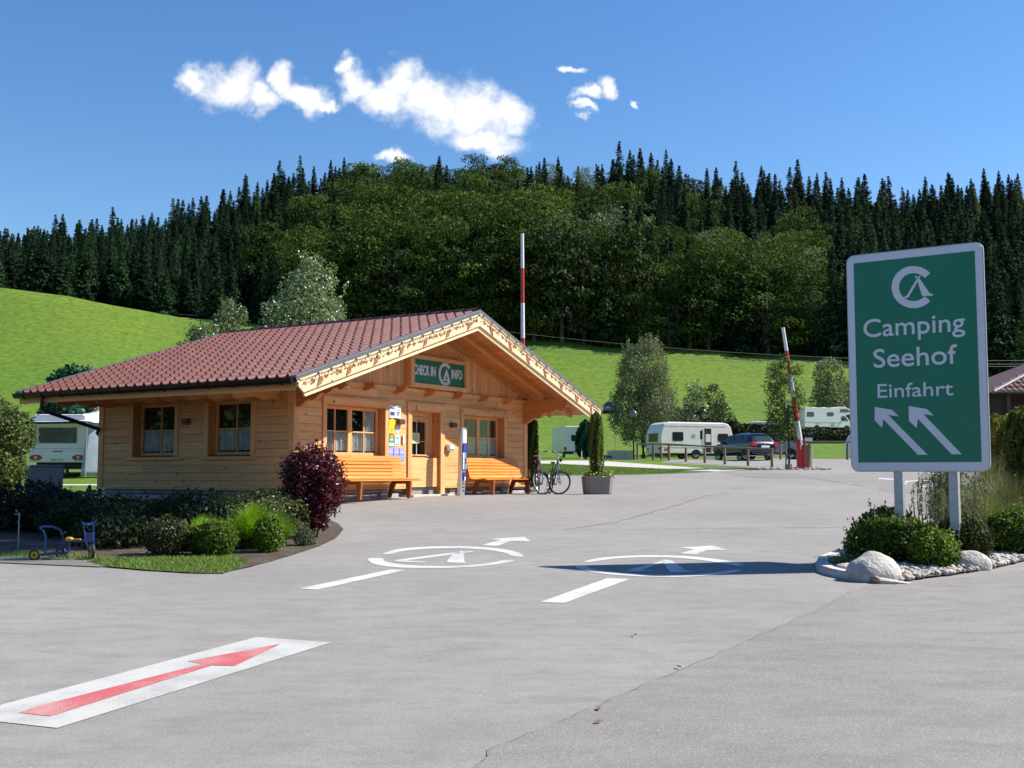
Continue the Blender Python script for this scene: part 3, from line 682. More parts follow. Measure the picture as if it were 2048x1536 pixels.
# purlins' far ends past the rear gable and rafters under the eaves
for pa in (.12, W_ - .12, CX):
    zt = 3.79 if pa != CX else ztop(CX) - .2
    q = MB(); q.box(pa - .085, pa + .085, L_, L_ + .75, zt - .24, zt); q.build('purlin', WO, cab)
def slopebox(name, s, t0, t1, b0, b1, dz0, dz1, mt, par=cab, bev=0):   # s=-1 left slope, +1 right; t along slope from ridge (horizontal distance), dz below roof top plane
    q = MB(); vs_ = []
    for t_ in (t0, t1):
        for b_ in (b0, b1):
            for dz in (dz0, dz1): vs_.append((CX + s * t_, b_, ZR - SL * t_ + dz))
    q.add(vs_, [(0, 1, 3, 2), (4, 6, 7, 5), (0, 4, 5, 1), (2, 3, 7, 6), (0, 2, 6, 4), (1, 5, 7, 3)])
    return q.build(name, mt, par, bevel=bev, seg=1)
for s in (-1, 1):
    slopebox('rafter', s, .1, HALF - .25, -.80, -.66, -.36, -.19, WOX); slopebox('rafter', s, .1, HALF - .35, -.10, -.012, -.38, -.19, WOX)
    slopebox('rafter', s, .1, HALF - .25, L_ + .04, L_ + .18, -.36, -.19, WOX)
# carved rafter feet under the side eave
for i in range(9):
    b_ = .35 + i * .73
    q = MB(); q.prism([(-1.55, 3.30), (-1.50, 3.24), (-1.3, 3.22), (-1.05, 3.27), (-.8, 3.29), (-.55, 3.22), (-.3, 3.28), (-.04, 3.26), (-.04, 3.72), (-1.60, 3.44)], 'y', b_, b_ + .09)
    q.v = [(vx, vy, min(vz, ztop(vx) - .2)) for vx, vy, vz in q.v]; q.build('rafter_foot', WO, cab)
# soffit boards on both slopes
rf = empty('roof'); rf.parent = cab
nb = 36
for s in (-1, 1):
    for i in range(nb):
        t0 = .0 + (HALF - .03) * i / nb; t1 = (HALF - .03) * (i + 1) / nb
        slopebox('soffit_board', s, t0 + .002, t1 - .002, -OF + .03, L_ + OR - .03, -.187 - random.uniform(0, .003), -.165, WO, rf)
    slopebox('roof_deck', s, .0, HALF - .02, -OF + .03, L_ + OR - .03, -.163, -.075, FLASH if s > 9 else GUTTER, rf)
# tiles
NCOL, NROW = 31, 18
SLEN = math.hypot(HALF, ZR - ZE); CW = (OF + L_ + OR - .16) / NCOL; RL = SLEN / NROW
def tile_mesh():
    prof = [(0, .012), (.13, .006), (.34, .004), (.56, .01), (.62, .03), (.70, .064), (.79, .080), (.88, .064), (.96, .03), (1.03, .012)]
    ln = RL * 1.12; vs_, fs_ = [], []
    for j, (yy_, lift) in enumerate(((-.0, .036), (ln, .0))):
        for (u, h_) in prof: vs_.append((u * CW, yy_, h_ * 1.1 + lift))
    n = len(prof)
    for (u, h_) in prof: vs_.append((u * CW, 0.0, h_ * .4 + .002))
    for i in range(n - 1): fs_.append((i, i + 1, n + i + 1, n + i)); fs_.append((2 * n + i, 2 * n + i + 1, i + 1, i))
    q = MB(); q.add(vs_, fs_); me_ = q.mesh('roof_tile', smooth=True); me_.materials.append(TILEM); return me_
TM = tile_mesh(); ang = math.atan(SL)
def tile_mat(s, col, row):
    t = HALF + .06 - (row * RL) * math.cos(ang)
    b_ = -OF + .10 + col * CW
    if s < 0:   # x along +b?, y up the slope; viewer's left slope: local x = -b direction
        X = Vector((0, -1, 0)); Y = Vector((math.cos(ang), 0, math.sin(ang))); b_ += CW
    else:
        X = Vector((0, 1, 0)); Y = Vector((-math.cos(ang), 0, math.sin(ang)))
    Z = X.cross(Y); O = Vector((CX + s * t, b_, ZR - SL * t - .062))
    return Matrix(((X.x, Y.x, Z.x, O.x), (X.y, Y.y, Z.y, O.y), (X.z, Y.z, Z.z, O.z), (0, 0, 0, 1)))
tiles = [(c_, r_) for c_ in range(NCOL) for r_ in range(NROW)]
near = sorted(tiles, key=lambda q: (loc(CX - (HALF - q[1] * RL), -OF + q[0] * CW, 4) - Vector((0, 0, 1.6))).length)
base_t = rf
for (c_, r_) in near[:300]:
    o = bpy.data.objects.new('roof_tile', TM); COL.objects.link(o); o.parent = rf
    M = tile_mat(-1, c_, r_) @ Matrix.Translation((random.gauss(0, .002), random.gauss(0, .004), 0)) @ Matrix.Rotation(random.gauss(0, .004), 4, 'Z'); o.matrix_local = M
def join_tiles(lst, s, name):
    tv = np.array([v_.co[:] for v_ in TM.vertices]); tf = [tuple(p.vertices) for p in TM.polygons]; q = MB()
    for (c_, r_) in lst:
        M = np.array(tile_mat(s, c_, r_) @ Matrix.Translation((random.gauss(0, .002), random.gauss(0, .004), 0)))
        q.add([tuple(v_) for v_ in (tv @ M[:3, :3].T + M[:3, 3])], tf)
    me_ = bpy.data.meshes.new(name); me_.from_pydata(q.v, [], q.f); me_.polygons.foreach_set('use_smooth', [True] * len(q.f))
    if hasattr(me_, 'set_sharp_from_angle'): me_.set_sharp_from_angle(angle=R(40))
    o = link(name, me_, TILEM, rf); o['kind'] = 'stuff'; return o
join_tiles(near[300:], -1, 'roof_tiles_further_up'); join_tiles(tiles, 1, 'roof_tiles_far_slope')
# ridge tiles
nr = 24; rl = (OF + L_ + OR) / nr
for i in range(nr):
    b0 = -OF + i * rl; q = MB(); vs_, fs_ = [], []
    for j, (b_, rr) in enumerate(((b0, .118), (b0 + .03, .105), (b0 + rl + .02, .09))):
        for k in range(9):
            th = math.pi * (k / 8); vs_.append((CX + 1.25 * rr * math.cos(th), b_, ZR - .03 + rr * math.sin(th)))
    for j in range(2):
        for k in range(8): fs_.append((j * 9 + k, j * 9 + k + 1, j * 9 + k + 10, j * 9 + k + 9))
    q.add(vs_, fs_); o = q.build('ridge_tile', RIDGEM, rf, smooth=True)
# verge flashing + bargeboards front and rear
for s in (-1, 1):
    slopebox('verge_flashing', s, 0, HALF + .06, -OF - .05, -OF + .17, -.04, .012, FLASH, cab, .004)
    slopebox('verge_flashing', s, 0, HALF + .06, L_ + OR - .17, L_ + OR + .05, -.04, .03, FLASH, cab, .004)
    slopebox('verge_flashing', s, 0, HALF + .06, -OF - .052, -OF - .047, -.085, -.042, FLASH, cab)
def bargeboard(s, b0, b1, d0, d1, tend, carve, mt, name='bargeboard', par=cab):
    # d0/d1: below roof plane (top,bottom). carved lower end profile
    top = [(0, d0), (tend, d0)]
    end = ([(tend, d0 - .10), (tend - .05, d0 - .13), (tend - .03, d0 - .18), (tend - .09, d0 - .25), (tend - .2, d1)] if carve else [(tend - .06, d1 + .02), (tend - .1, d1)])
    pr = top + end + [(0, d1)]
    q = MB(); poly_ = [(CX + s * t_, ZR - SL * t_ + dz) for t_, dz in pr]; q.prism(poly_, 'y', b0, b1)
    return q.build(name, mt, par, bevel=.005, seg=1)
for s in (-1, 1):
    bargeboard(s, -OF - .03, -OF + .02, -.045, -.41, HALF - .0, True, WB)
    bargeboard(s, -OF + .022, -OF + .075, -.2, -.52, HALF - .22, False, WB, 'lower_bargeboard')
    bargeboard(s, -OF - .052, -OF - .032, -.088, -.135, HALF - .02, False, WB, 'verge_trim')
    bargeboard(s, L_ + OR - .02, L_ + OR + .03, -.045, -.36, HALF, True, WB)
# brown carved wedges on the bargeboards
WEDGE = mat('brown_carving_and_shadow', (.36, .15, .07), .6, nscale=18, namt=.3)  # colours the wedges and the modelled bulb shadows
for s in (-1, 1):
    for i in range(7):
        t_ = .62 + i * .94; q = MB(); zc = ZR - SL * t_
        pts = [(.0, -.395), (.14 * s, -.355 - SL * .0), (.17 * s, -.26), (.2 * s, -.22), (.11 * s, -.2), (.05 * s, -.25)]
        pts = [(CX + s * t_ - x_, zc + SL * abs(x_) * (1) + z_) for x_, z_ in pts]
        q.prism(pts, 'y', -OF - .046, -OF - .0305); q.build('carved_wedge', WEDGE, cab)
# leaf-like shadows of the light bulbs, modelled as thin brown shapes on the bargeboard
def ornament(s, t_, k):
    q = MB(); zc = ZR - SL * t_
    for j in range(7):
        u = random.uniform(-.17, .17); v = -.235 + random.uniform(-.045, .04); r_ = random.uniform(.012, .03); n_ = 6
        q.prism([(CX + s * (t_ + u) + r_ * 1.4 * math.cos(2 * math.pi * i / n_ + j), zc - SL * u + v + r_ * math.sin(2 * math.pi * i / n_ + j)) for i in range(n_)], 'y', -OF - .041, -OF - .0305)
    q.prism([(CX + s * (t_ - .2), zc + SL * .2 - .222), (CX + s * (t_ + .2), zc - SL * .2 - .228), (CX + s * (t_ + .2), zc - SL * .2 - .238), (CX + s * (t_ - .2), zc + SL * .2 - .236)], 'y', -OF - .038, -OF - .0306)
    q.build('vine_carving', WEDGE, cab)
for s in (-1, 1):
    for i in range(15): ornament(s, .3 + i * .445, i)
# ---- eave of the side wall: fascia with scallops, gutter, brackets, downpipe
m = MB(); xe = CX - HALF
m.box(xe + .012, xe + .04, -OF + .02, L_ + OR - .05, ZE - .25, ZE - .085); m.build('eave_fascia', WY, cab)
m = MB(); n = 88; db = (OF + L_ + OR - .1) / n
for i in range(n):
    b_ = -OF + .04 + i * db
    for (u0, v0, u1, v1) in ((0, .0, .2, -.03), (.2, -.03, .5, -.045), (.5, -.045, .8, -.03), (.8, -.03, 1, 0)):
        m.add([(xe + .01, b_ + u0 * db, ZE - .249), (xe + .01, b_ + u1 * db, ZE - .249), (xe + .01, b_ + u1 * db, ZE - .265 + v1), (xe + .01, b_ + u0 * db, ZE - .265 + v0),
               (xe + .03, b_ + u0 * db, ZE - .249), (xe + .03, b_ + u1 * db, ZE - .249), (xe + .03, b_ + u1 * db, ZE - .265 + v1), (xe + .03, b_ + u0 * db, ZE - .265 + v0)],
              [(0, 1, 2, 3), (7, 6, 5, 4), (3, 2, 6, 7), (0, 4, 5, 1)])
m.build('scalloped_fascia', WY, cab)
def gutter(x_, sgn, name='gutter'):
    q = MB(); pr = []
    for k in range(13): th = math.pi * k / 12; pr.append((x_ + .098 * math.cos(th), ZE - .07 - .115 * math.sin(th) * 1.0))
    inn = [(x_ + .09 * math.cos(math.pi * k / 12), ZE - .07 - .105 * math.sin(math.pi * k / 12)) for k in range(12, -1, -1)]
    ring = pr + inn; n_ = len(ring); b0, b1 = -OF + .0, L_ + OR - .02
    vs_ = [(p[0], b0, p[1]) for p in ring] + [(p[0], b1, p[1]) for p in ring]
    fs_ = [(i, (i + 1) % n_, (i + 1) % n_ + n_, i + n_) for i in range(n_)]
    q.add(vs_, fs_); q.prism(pr, 'y', b0 - .004, b0); q.prism(pr, 'y', b1, b1 + .004)
    q.tube([(x_ - sgn * .098, b0, ZE - .066), (x_ - sgn * .098, b1, ZE - .066)], .011, 6)
    return q.build(name, GUTTER, cab, smooth=True)
g1 = gutter(xe - .09, 1); gutter(CX + HALF + .09, -1)
for i in range(13):
    b_ = -OF + .3 + i * .7; q = MB()
    q.tube([(xe + .01, b_, ZE - .08), (xe - .0, b_, ZE - .15), (xe - .05, b_, ZE - .185), (xe - .12, b_, ZE - .195), (xe - .175, b_, ZE - .15), (xe - .195, b_, ZE - .06)], .009, 5); q.build('gutter_bracket', GUTTER, cab)
m = MB(); yb = L_ + OR - 1.05
m.tube([(xe - .09, yb, ZE - .17), (xe - .09, yb, ZE - .42), (xe - .04, yb - .02, ZE - .5), (-.10, L_ - .05, ZE - .88), (-.02, L_ + .09, ZE - .97), (.12, L_ + .12, ZE - 1.1), (.12, L_ + .12, 1.0)], .048, 10); m.build('downpipe', GUTTER, cab, smooth=True)
# ---- string of lights along the front bargeboards
lt = empty('string_lights', (BO.x, BO.y, 0), BROT, 'green cable of small lamps strung along the front bargeboards of the cabin', 'string lights')
CABLE = mat('green_cable', (.015, .06, .035), .5); BULB = mat('lamp_clear', (.8, .78, .7), .15, spec=.8)
for s in (-1, 1):
    pts = []; sp = .41; nn = int((HALF - .15) / sp)
    for i in range(nn):
        for k in range(4):
            t_ = .1 + (i + k / 4) * sp; sag = -.03 * math.sin(math.pi * k / 4)
            pts.append((CX + s * t_, -OF - .075, ZR - SL * t_ - .10 + sag))
    q = MB(); q.tube(pts, .006, 4); q.build('cable', CABLE, lt)
    for i in range(nn):
        t_ = .1 + i * sp; c_ = Vector((CX + s * t_, -OF - .085, ZR - SL * t_ - .105)); q = MB()
        q.tube([c_ + Vector((0, .03, .02)), c_ + Vector((0, -.012, -.03))], .017, 6); q.build('lamp_holder', CABLE, lt)
        q = MB(); q.sphere(c_ + Vector((s * .012, -.03, -.055)), .021, .021, .032, 8, 6); q.build('bulb', BULB, lt, smooth=True)

# ================================================================== lettering helpers
def text_mesh(txt, name, mt, bold=0.0, space=1.0):
    cu = bpy.data.curves.new(name, 'FONT'); cu.body = txt; cu.offset = bold; cu.space_character = space; cu.resolution_u = 6; cu.extrude = 0.0
    o = bpy.data.objects.new(name, cu); COL.objects.link(o); bpy.context.view_layer.update()
    dg = bpy.context.evaluated_depsgraph_get(); me_ = bpy.data.meshes.new_from_object(o.evaluated_get(dg)); bpy.data.objects.remove(o)
    return me_
def flat_to(me_, fn, name, mt, parent, thick=.003, nrm=Vector((0, -1, 0))):
    """map unit-space (u,v) mesh through fn -> local 3D, give it a small thickness"""
    bm = bmesh.new(); bm.from_mesh(me_)
    for v_ in bm.verts: v_.co = Vector(fn(v_.co.x, v_.co.y))
    ext = bmesh.ops.extrude_face_region(bm, geom=bm.faces[:])
    for v_ in [e for e in ext['geom'] if isinstance(e, bmesh.types.BMVert)]: v_.co += nrm * thick
    bmesh.ops.recalc_face_normals(bm, faces=bm.faces)
    out_ = bpy.data.meshes.new(name); bm.to_mesh(out_); bm.free(); return link(name, out_, mt, parent)
def fit_text(txt, u0, u1, v0, v1, cap, fn, name, mt, parent, bold=.0, base_only=None, nrm=Vector((0, -1, 0)), thick=.003):
    """text scaled so its width fills u0..u1 and the cap height of `cap` fills v0..v1"""
    me_ = text_mesh(txt, name, mt); ref = text_mesh(cap, name, mt)
    xs = [v_.co.x for v_ in me_.vertices]; ry = [v_.co.y for v_ in ref.vertices]
    x0, x1, y0, y1 = min(xs), max(xs), min(ry), max(ry)
    for v_ in me_.vertices: v_.co = Vector((u0 + (v_.co.x - x0) / (x1 - x0) * (u1 - u0), v0 + (v_.co.y - y0) / (y1 - y0) * (v1 - v0), 0))
    if not bold: return flat_to(me_, fn, name, mt, parent, thick, nrm)
    bm = bmesh.new(); bw = bold * (v1 - v0)
    for k, (du, dv) in enumerate(((0, 0), (-bw, 0), (bw, 0), (0, bw), (0, -bw))):
        n0 = len(bm.verts); bm.from_mesh(me_); bm.verts.ensure_lookup_table()
        for v_ in bm.verts[n0:]: v_.co = Vector(fn(v_.co.x + du, v_.co.y + dv)) + nrm * (thick + .0005 * k)
    bmesh.ops.recalc_face_normals(bm, faces=bm.faces); out_ = bpy.data.meshes.new(name); bm.to_mesh(out_); bm.free(); return link(name, out_, mt, parent)
def ring_mesh(cx_, cy_, r0, r1, a0, a1, ys=1.0, n=40):
    A = [R(a0 + (a1 - a0) * i / n) for i in range(n + 1)]; q = MB(); q.add([(cx_ + r * math.cos(a), cy_ + ys * r * math.sin(a), 0) for a in A for r in (r0, r1)], [(2 * i, 2 * i + 1, 2 * i + 3, 2 * i + 2) for i in range(n)]); return q.mesh('ring')
def poly_mesh(pts):
    bm = bmesh.new(); vv = [bm.verts.new((p[0], p[1], 0)) for p in pts]
    for tri in tessellate_polygon([[Vector((p[0], p[1], 0)) for p in pts]]): bm.faces.new([vv[i] for i in tri])
    bmesh.ops.recalc_face_normals(bm, faces=bm.faces)
    me_ = bpy.data.meshes.new('p'); bm.to_mesh(me_); bm.free(); return me_
def ring_poly(cx_, cy_, r0, r1, a0, a1, ys=1.0, n=40):
    A = [R(a0 + (a1 - a0) * i / n) for i in range(n + 1)]
    return [(cx_ + r1 * math.cos(a), cy_ + ys * r1 * math.sin(a)) for a in A] + [(cx_ + r0 * math.cos(a), cy_ + ys * r0 * math.sin(a)) for a in A[::-1]]

# ---- CHECK IN / INFO board
sg = empty('check_in_sign', (BO.x, BO.y, 0), BROT, 'green CHECK IN and INFO board in a pine frame under the gable', 'sign')
BB = -.14
def W2(px, py, b): a, z = wallpt(px, py, b); return a, z
m = MB(); m.box(4.30, 6.66, BB, -.03, 3.93, 4.56); m.build('panel', SIGNG, sg, bevel=.003)
for nm, (x0, x1, q0, q1) in dict(l=(4.13, 4.298, 3.82, 4.66), r=(6.662, 6.83, 3.82, 4.66), t=(4.30, 6.66, 4.562, 4.66), b=(4.30, 6.66, 3.82, 3.928)).items():
    q = MB(); q.box(x0, x1, BB - .07, -.012, q0, q1); q.build('frame_board', WZ if nm in 'lr' else WX, sg, bevel=.005)
def cs(u, v): return (u, BB - .001, v)
fit_text('CHECK', 4.33, 5.02, 4.16, 4.40, 'H', cs, 'lettering', SIGNW, sg, .06); fit_text('IN', 5.10, 5.30, 4.16, 4.40, 'H', cs, 'lettering', SIGNW, sg, .06); fit_text('INFO', 6.06, 6.56, 4.16, 4.40, 'H', cs, 'lettering', SIGNW, sg, .06)
flat_to(ring_mesh(5.76, 4.245, .22, .31, 42, 318), cs, 'emblem_ring', SIGNW, sg)
def cs2(u, v): return (u, BB - .0045, v)
flat_to(poly_mesh([(5.60, 4.095), (5.60, 4.075), (6.02, 4.075), (6.02, 4.095), (5.97, 4.10), (5.83, 4.40), (5.80, 4.40), (5.66, 4.10)]), cs2, 'emblem_tent', SIGNW, sg)
flat_to(poly_mesh([(5.76, 4.11), (5.86, 4.11), (5.81, 4.25)]), lambda u, v: (u, BB - .0078, v), 'emblem_opening', SIGNG, sg, .0015)

# ---- wall lamps, mail box, notices
LAMPM = mat('lamp_housing_brown', (.09, .045, .038), .5, nscale=20)
def wall_lamp(x, z, side, label):
    e = empty('wall_lamp', (BO.x, BO.y, 0), BROT, label, 'wall lamp', 'square brown wall lamps')
    q = MB()
    if side == 'f': q.box(x - .11, x + .11, -.13, -.03, z - .065, z + .065)
    else: q.box(-.13, -.03, x - .1, x + .1, z - .075, z + .075)
    q.build('housing', LAMPM, e, bevel=.006); q = MB()
    if side == 'f': q.box(x - .05, x + .05, -.03, -.012, z - .05, z + .05)
    else: q.box(-.03, -.012, x - .05, x + .05, z - .05, z + .05)
    q.build('wall_bracket', BLKM, e)
wall_lamp(6.26, 2.90, 'f', 'square brown lamp on the front wall right of the door')
wall_lamp(3.90, 2.90, 'f', 'square brown lamp half covered by the notices left of the door')
wall_lamp(3.37, 2.83, 's', 'square brown lamp on the shaded side wall between its two windows')
mb = empty('mail_box', (BO.x, BO.y, 0), BROT, 'small steel mail box on the wall right of the door', 'mail box')
q = MB(); q.box(5.92, 6.22, -.14, -.012, 2.2, 2.37); q.build('box', ALU, mb, bevel=.015)
q = MB(); q.box(5.98, 6.2, -.155, -.141, 2.25, 2.34); q.build('flap', WHITE, mb, bevel=.004)
POST = {}
def colmat(name, c, r=.45): return mat('print_' + name, c, r, nscale=0)
def poster(label, x0, x1, z0, z1, base, items, d=0, tilt=0):
    e = empty('notice', (BO.x, BO.y, 0), BROT, label, 'notice', 'notices on the wall left of the door')
    y = -.018 - d; q = MB(); q.box(x0, x1, y, y + .005, z0, z1); q.build('board', base, e)
    for (u0, u1, v0, v1, mt_) in items:
        q = MB(); q.box(x0 + u0 * (x1 - x0), x0 + u1 * (x1 - x0), y - .0035, y - .0005, z0 + v0 * (z1 - z0), z0 + v1 * (z1 - z0)); q.build('print', mt_, e)
    return e, y
Wm, Bm, Gm, Ym, Rm, Pm, Lm, Km = (colmat('white', (.78, .8, .8)), colmat('blue', (.03, .05, .30)), colmat('green', (.04, .35, .12)), colmat('yellow', (.85, .70, .0)), colmat('red', (.6, .04, .05)), colmat('violet', (.33, .27, .62)), colmat('light_blue', (.15, .42, .72)), colmat('dark_grey', (.12, .15, .16)))
e, y = poster('white notice with blue script and a dark blue field, top left of the group', 3.46, 3.68, 2.99, 3.31, Wm, [(.12, .9, .18, .48, Bm), (.3, .75, .36, .42, Lm)], .03)
fit_text('Plein', 3.48, 3.66, 3.20, 3.26, 'P', lambda u, v: (u, y - .001, v), 'script', Bm, e, .0)
e, y = poster('white notice with a dark rounded emblem, beside the blue script one', 3.70, 3.92, 2.99, 3.31, Wm, [(.3, .75, .8, .86, Gm)], .03)
flat_to(ring_mesh(3.81, 3.13, .05, .068, 0, 360, 1.25), lambda u, v: (u, y - .001, v), 'emblem', Km, e)
flat_to(ring_mesh(3.81, 3.12, .004, .03, 0, 360, 1.2), lambda u, v: (u, y - .001, v), 'emblem', Km, e)
e = empty('notice', (BO.x, BO.y, 0), BROT, 'yellow pointed notice below the white ones', 'notice', 'notices on the wall left of the door')
q = MB(); q.prism([(3.46, 2.60), (3.68, 2.60), (3.68, 2.80), (3.75, 2.86), (3.70, 2.90), (3.66, 2.92), (3.58, 2.98), (3.48, 2.90)], 'y', -.03, -.022); q.build('board', Ym, e)
for z_, w_ in ((2.86, .07), (2.72, .1), (2.69, .12), (2.66, .1), (2.63, .12)):
    q = MB(); q.box(3.57 - w_ / 2, 3.57 + w_ / 2, -.034, -.0305, z_, z_ + .012); q.build('print', Km, e)
poster('green sticker with a red field and white lettering', 3.46, 3.70, 2.26, 2.58, Gm, [(.2, .8, .6, .98, Rm), (.1, .9, .18, .3, Wm), (.1, .9, .06, .13, Wm), (.3, .75, .5, .66, Wm), (.35, .7, .76, .86, Wm)])
poster('pale sheet with a light blue drawing beside the green sticker', 3.74, 3.93, 2.28, 2.56, Wm, [(.15, .8, .62, .86, Lm), (.2, .9, .3, .38, Lm), (.15, .8, .12, .2, Km)])
poster('small white card with a dark left edge next to the door', 4.02, 4.13, 2.34, 2.56, Wm, [(0, .18, 0, 1, Km)], .02)
poster('triangular corner of a white sheet above the pale drawing', 3.75, 3.88, 2.62, 2.78, Wm, [(.3, .9, .2, .6, Lm)], .002)
for i, nm in enumerate(('left', 'middle', 'right')):
    x0 = 3.45 + i * .235
    poster('violet and blue price sheet, %s one of the lowest row of three' % nm, x0, x0 + .215, 1.92, 2.24, Pm, [(.08, .92, .72, .92, colmat('lilac', (.45, .35, .7))), (.08, .92, .63, .68, Wm), (.08, .92, .28, .34, colmat('lilac', (.45, .35, .7))), (.0, 1, .0, .2, Lm), (.15, .85, .08, .13, Wm), (.08, .92, .48, .56, Lm)])
e = empty('note', (BO.x, BO.y, 0), BROT, 'yellow paper note taped on the glass of the door', 'note')
q = MB(); q.box(4.80, 5.16, .262, .266, 2.38, 2.66); q.build('paper', colmat('pale_yellow', (.62, .66, .30)), e)
for k in range(4):
    q = MB(); q.box(4.86, 5.1 - .05 * (k % 2), .258, .2615, 2.6 - k * .04, 2.607 - k * .04); q.build('print', Km, e)

# ---- leaflet stand (leaning metal slab with pockets)
st = empty('leaflet_stand', tuple(loc(5.82, -.62, 1.0)), BROT, 'slim silver leaflet stand leaning in front of the right window', 'leaflet stand')
prof = [(-.14, 0), (-.02, 0), (.22, .9), (.30, 1.80), (.24, 1.86), (.16, 1.84), (.02, .9)]
q = MB(); q.prism([(-.12, 0), (.10, 0), (.13, .2), (.20, 1.72), (.19, 1.80), (-.02, 1.80), (-.04, 1.72), (-.09, .3)], 'y', -.05, .05); q.build('body', ALU, st, bevel=.012)
def sp_(nm, u0, u1, z0, z1, mt_, d=.0):
    q = MB(); q.box(u0, u1, -.062 - d, -.0515, z0, z1); return q.build(nm, mt_, st, bevel=.002, seg=1)
sp_('poster', .02, .175, 1.40, 1.74, Wm); sp_('map', .0, .16, 1.10, 1.38, Bm, .02)
random.seed(3)
for k in range(9):
    z_ = .72 + (k // 3) * .15; sp_('leaflet', -.02 + (k % 3) * .058, .03 + (k % 3) * .058, z_ - .02, z_ + .12, [Wm, Km, Lm, Wm, Bm, Km, Wm, Lm, Km][k], .025 + .004 * (k % 2))
sp_('leaflet', .01, .1, .42, .62, Bm, .02); sp_('leaflet', .04, .09, .40, .5, Wm, .028)
for k in range(3): sp_('vent_slot', -.01, .075, .12 + k * .09, .15 + k * .09, BLKM, -.007)

# ---- benches
def make_bench(label):
    e = empty('bench', label=label, cat='bench', group='orange slatted benches by the cabin wall'); Lb = 2.75
    path = [(.0, .44, 0), (.07, .47, .35), (.15, .462, .2), (.23, .452, .1), (.31, .445, 0), (.39, .445, -.12), (.47, .462, -.45), (.52, .52, -1.1), (.55, .60, -1.25), (.575, .685, -1.3), (.60, .77, -1.3), (.625, .855, -1.3), (.65, .935, -1.25), (.665, 1.0, -1.3)]
    for (y_, z_, an) in path:
        q = MB(); q.cbox((Lb / 2, y_, z_ - .0), Lb, .068, .028, Matrix.Rotation(-an, 4, 'X')); q.build('slat', BENCHM, e, bevel=.006)
    for x_ in (.42, Lb - .42):
        q = MB(); q.prism([(-.0, 0), (.085, 0), (.13, .30), (.13, .425), (.0, .425), (-.02, .40)], 'x', x_ - .035, x_ + .035); q.build('leg', BENCHL, e, bevel=.005)
        q = MB(); q.prism([(.62, 0), (.70, 0), (.60, .38), (.55, .425), (.43, .425)], 'x', x_ - .035, x_ + .035); q.build('leg', BENCHL, e, bevel=.005)
        q = MB(); q.prism([(.05, .12), (.62, .12), (.62, .165), (.05, .165)], 'x', x_ - .018, x_ + .018); q.build('stretcher', BENCHL, e)
        q = MB(); q.prism([(.02, .35), (.5, .35), (.62, .5), (.71, 1.0), (.685, 1.0), (.56, .56), (.47, .435), (.02, .425)], 'x', x_ - .028, x_ + .028); q.build('side_frame', BENCHL, e)
    return e
b1 = make_bench('orange slatted bench left of the cabin door, beside the red-leaved shrub'); b1.location = loc(1.02, -.80, .985); b1.rotation_euler = (0, 0, BROT)
b2 = copy_tree(b1); b2['label'] = 'orange slatted bench right of the cabin door, partly shaded on its back'; b2.location = loc(6.75, -.80, .985)

# ================================================================== THE BIG SIGN
BL, BR = at(1703.5, 941.8, 14.35), at(1979, 941.8, 13.42)
sv = (BR - BL); sw = Vector((sv.x, sv.y, 0)).length; rot = math.atan2(sv.y, sv.x); rr_ = 13.42 / 14.35
ZB = 1.628; SH = at(1965, 484, 13.42).z - ZB
big = empty('entrance_sign', (BL.x, BL.y, 0), rot, 'big green Camping Seehof sign with two white arrows on twin posts', 'sign')
def rrect(x0, x1, z0, z1, r_, n=6):
    p = []
    for cx_, cz, a_ in ((x1 - r_, z0 + r_, -90), (x1 - r_, z1 - r_, 0), (x0 + r_, z1 - r_, 90), (x0 + r_, z0 + r_, 180)):
        p += [(cx_ + r_ * math.cos(R(a_ + 90 * i / n)), cz + r_ * math.sin(R(a_ + 90 * i / n))) for i in range(n + 1)]
    return p
q = MB(); q.prism(rrect(0, sw, ZB, ZB + SH, .09), 'y', 0, .035); q.build('board', SIGNW, big, bevel=.008)
q = MB(); q.prism(rrect(-.012, sw + .012, ZB - .012, ZB + SH + .012, .10), 'y', .012, .05); q.build('rim', GALV, big, bevel=.004)
m1 = .088
q = MB(); q.box(m1, sw - m1 * .95, -.003, .001, ZB + .105, ZB + SH - .098); q.build('green_field', SIGNG, big)
def sg_(x_, y_):
    top = 158 - .1162 * (x_ - 345); le = 318 + 34 * (y_ - 170) / 1310; ri = 1122 + 43 * (y_ - 80) / 1400
    f = (x_ - le) / (ri - le); u = f / (rr_ + (1 - rr_) * f); v = 1 - (y_ - top) / (1481 - top)
    return (u * sw, -.0035, ZB + v * SH)
def sp2(u, v): return (u * sw, -.0035, ZB + v * SH)
def px_poly(nm, pts, mt_=SIGNW):
    flat_to(poly_mesh([(x_, -y_) for x_, y_ in pts]), lambda u, v: sg_(u, -v), nm, mt_, big, .0022)
flat_to(ring_mesh(717, -350, 87, 131, 41, 319), lambda u, v: sg_(u, -v), 'emblem_ring', SIGNW, big, .0022)
px_poly('emblem_tent', [(660, 417), (664, 408), (676, 403), (737, 296), (747, 304), (690, 408), (685, 417)])
px_poly('emblem_tent', [(737, 303), (752, 296), (812, 388), (832, 394), (830, 404), (768, 406)])
px_poly('emblem_tent', [(724, 284), (731, 278), (743, 294), (736, 300)]); px_poly('emblem_tent', [(752, 275), (760, 280), (750, 296), (741, 297)])
px_poly('arrow', [(487, 1090), (590, 1108), (630, 1148), (567, 1140), (800, 1383), (743, 1383), (538, 1165), (531, 1218), (488, 1172)])
px_poly('arrow', [(688, 1085), (795, 1103), (837, 1143), (775, 1135), (1002, 1380), (943, 1380), (742, 1162), (735, 1220), (690, 1175)])
def uf(f): return f / (rr_ + (1 - rr_) * f)
N_ = Vector((0, -1, 0))
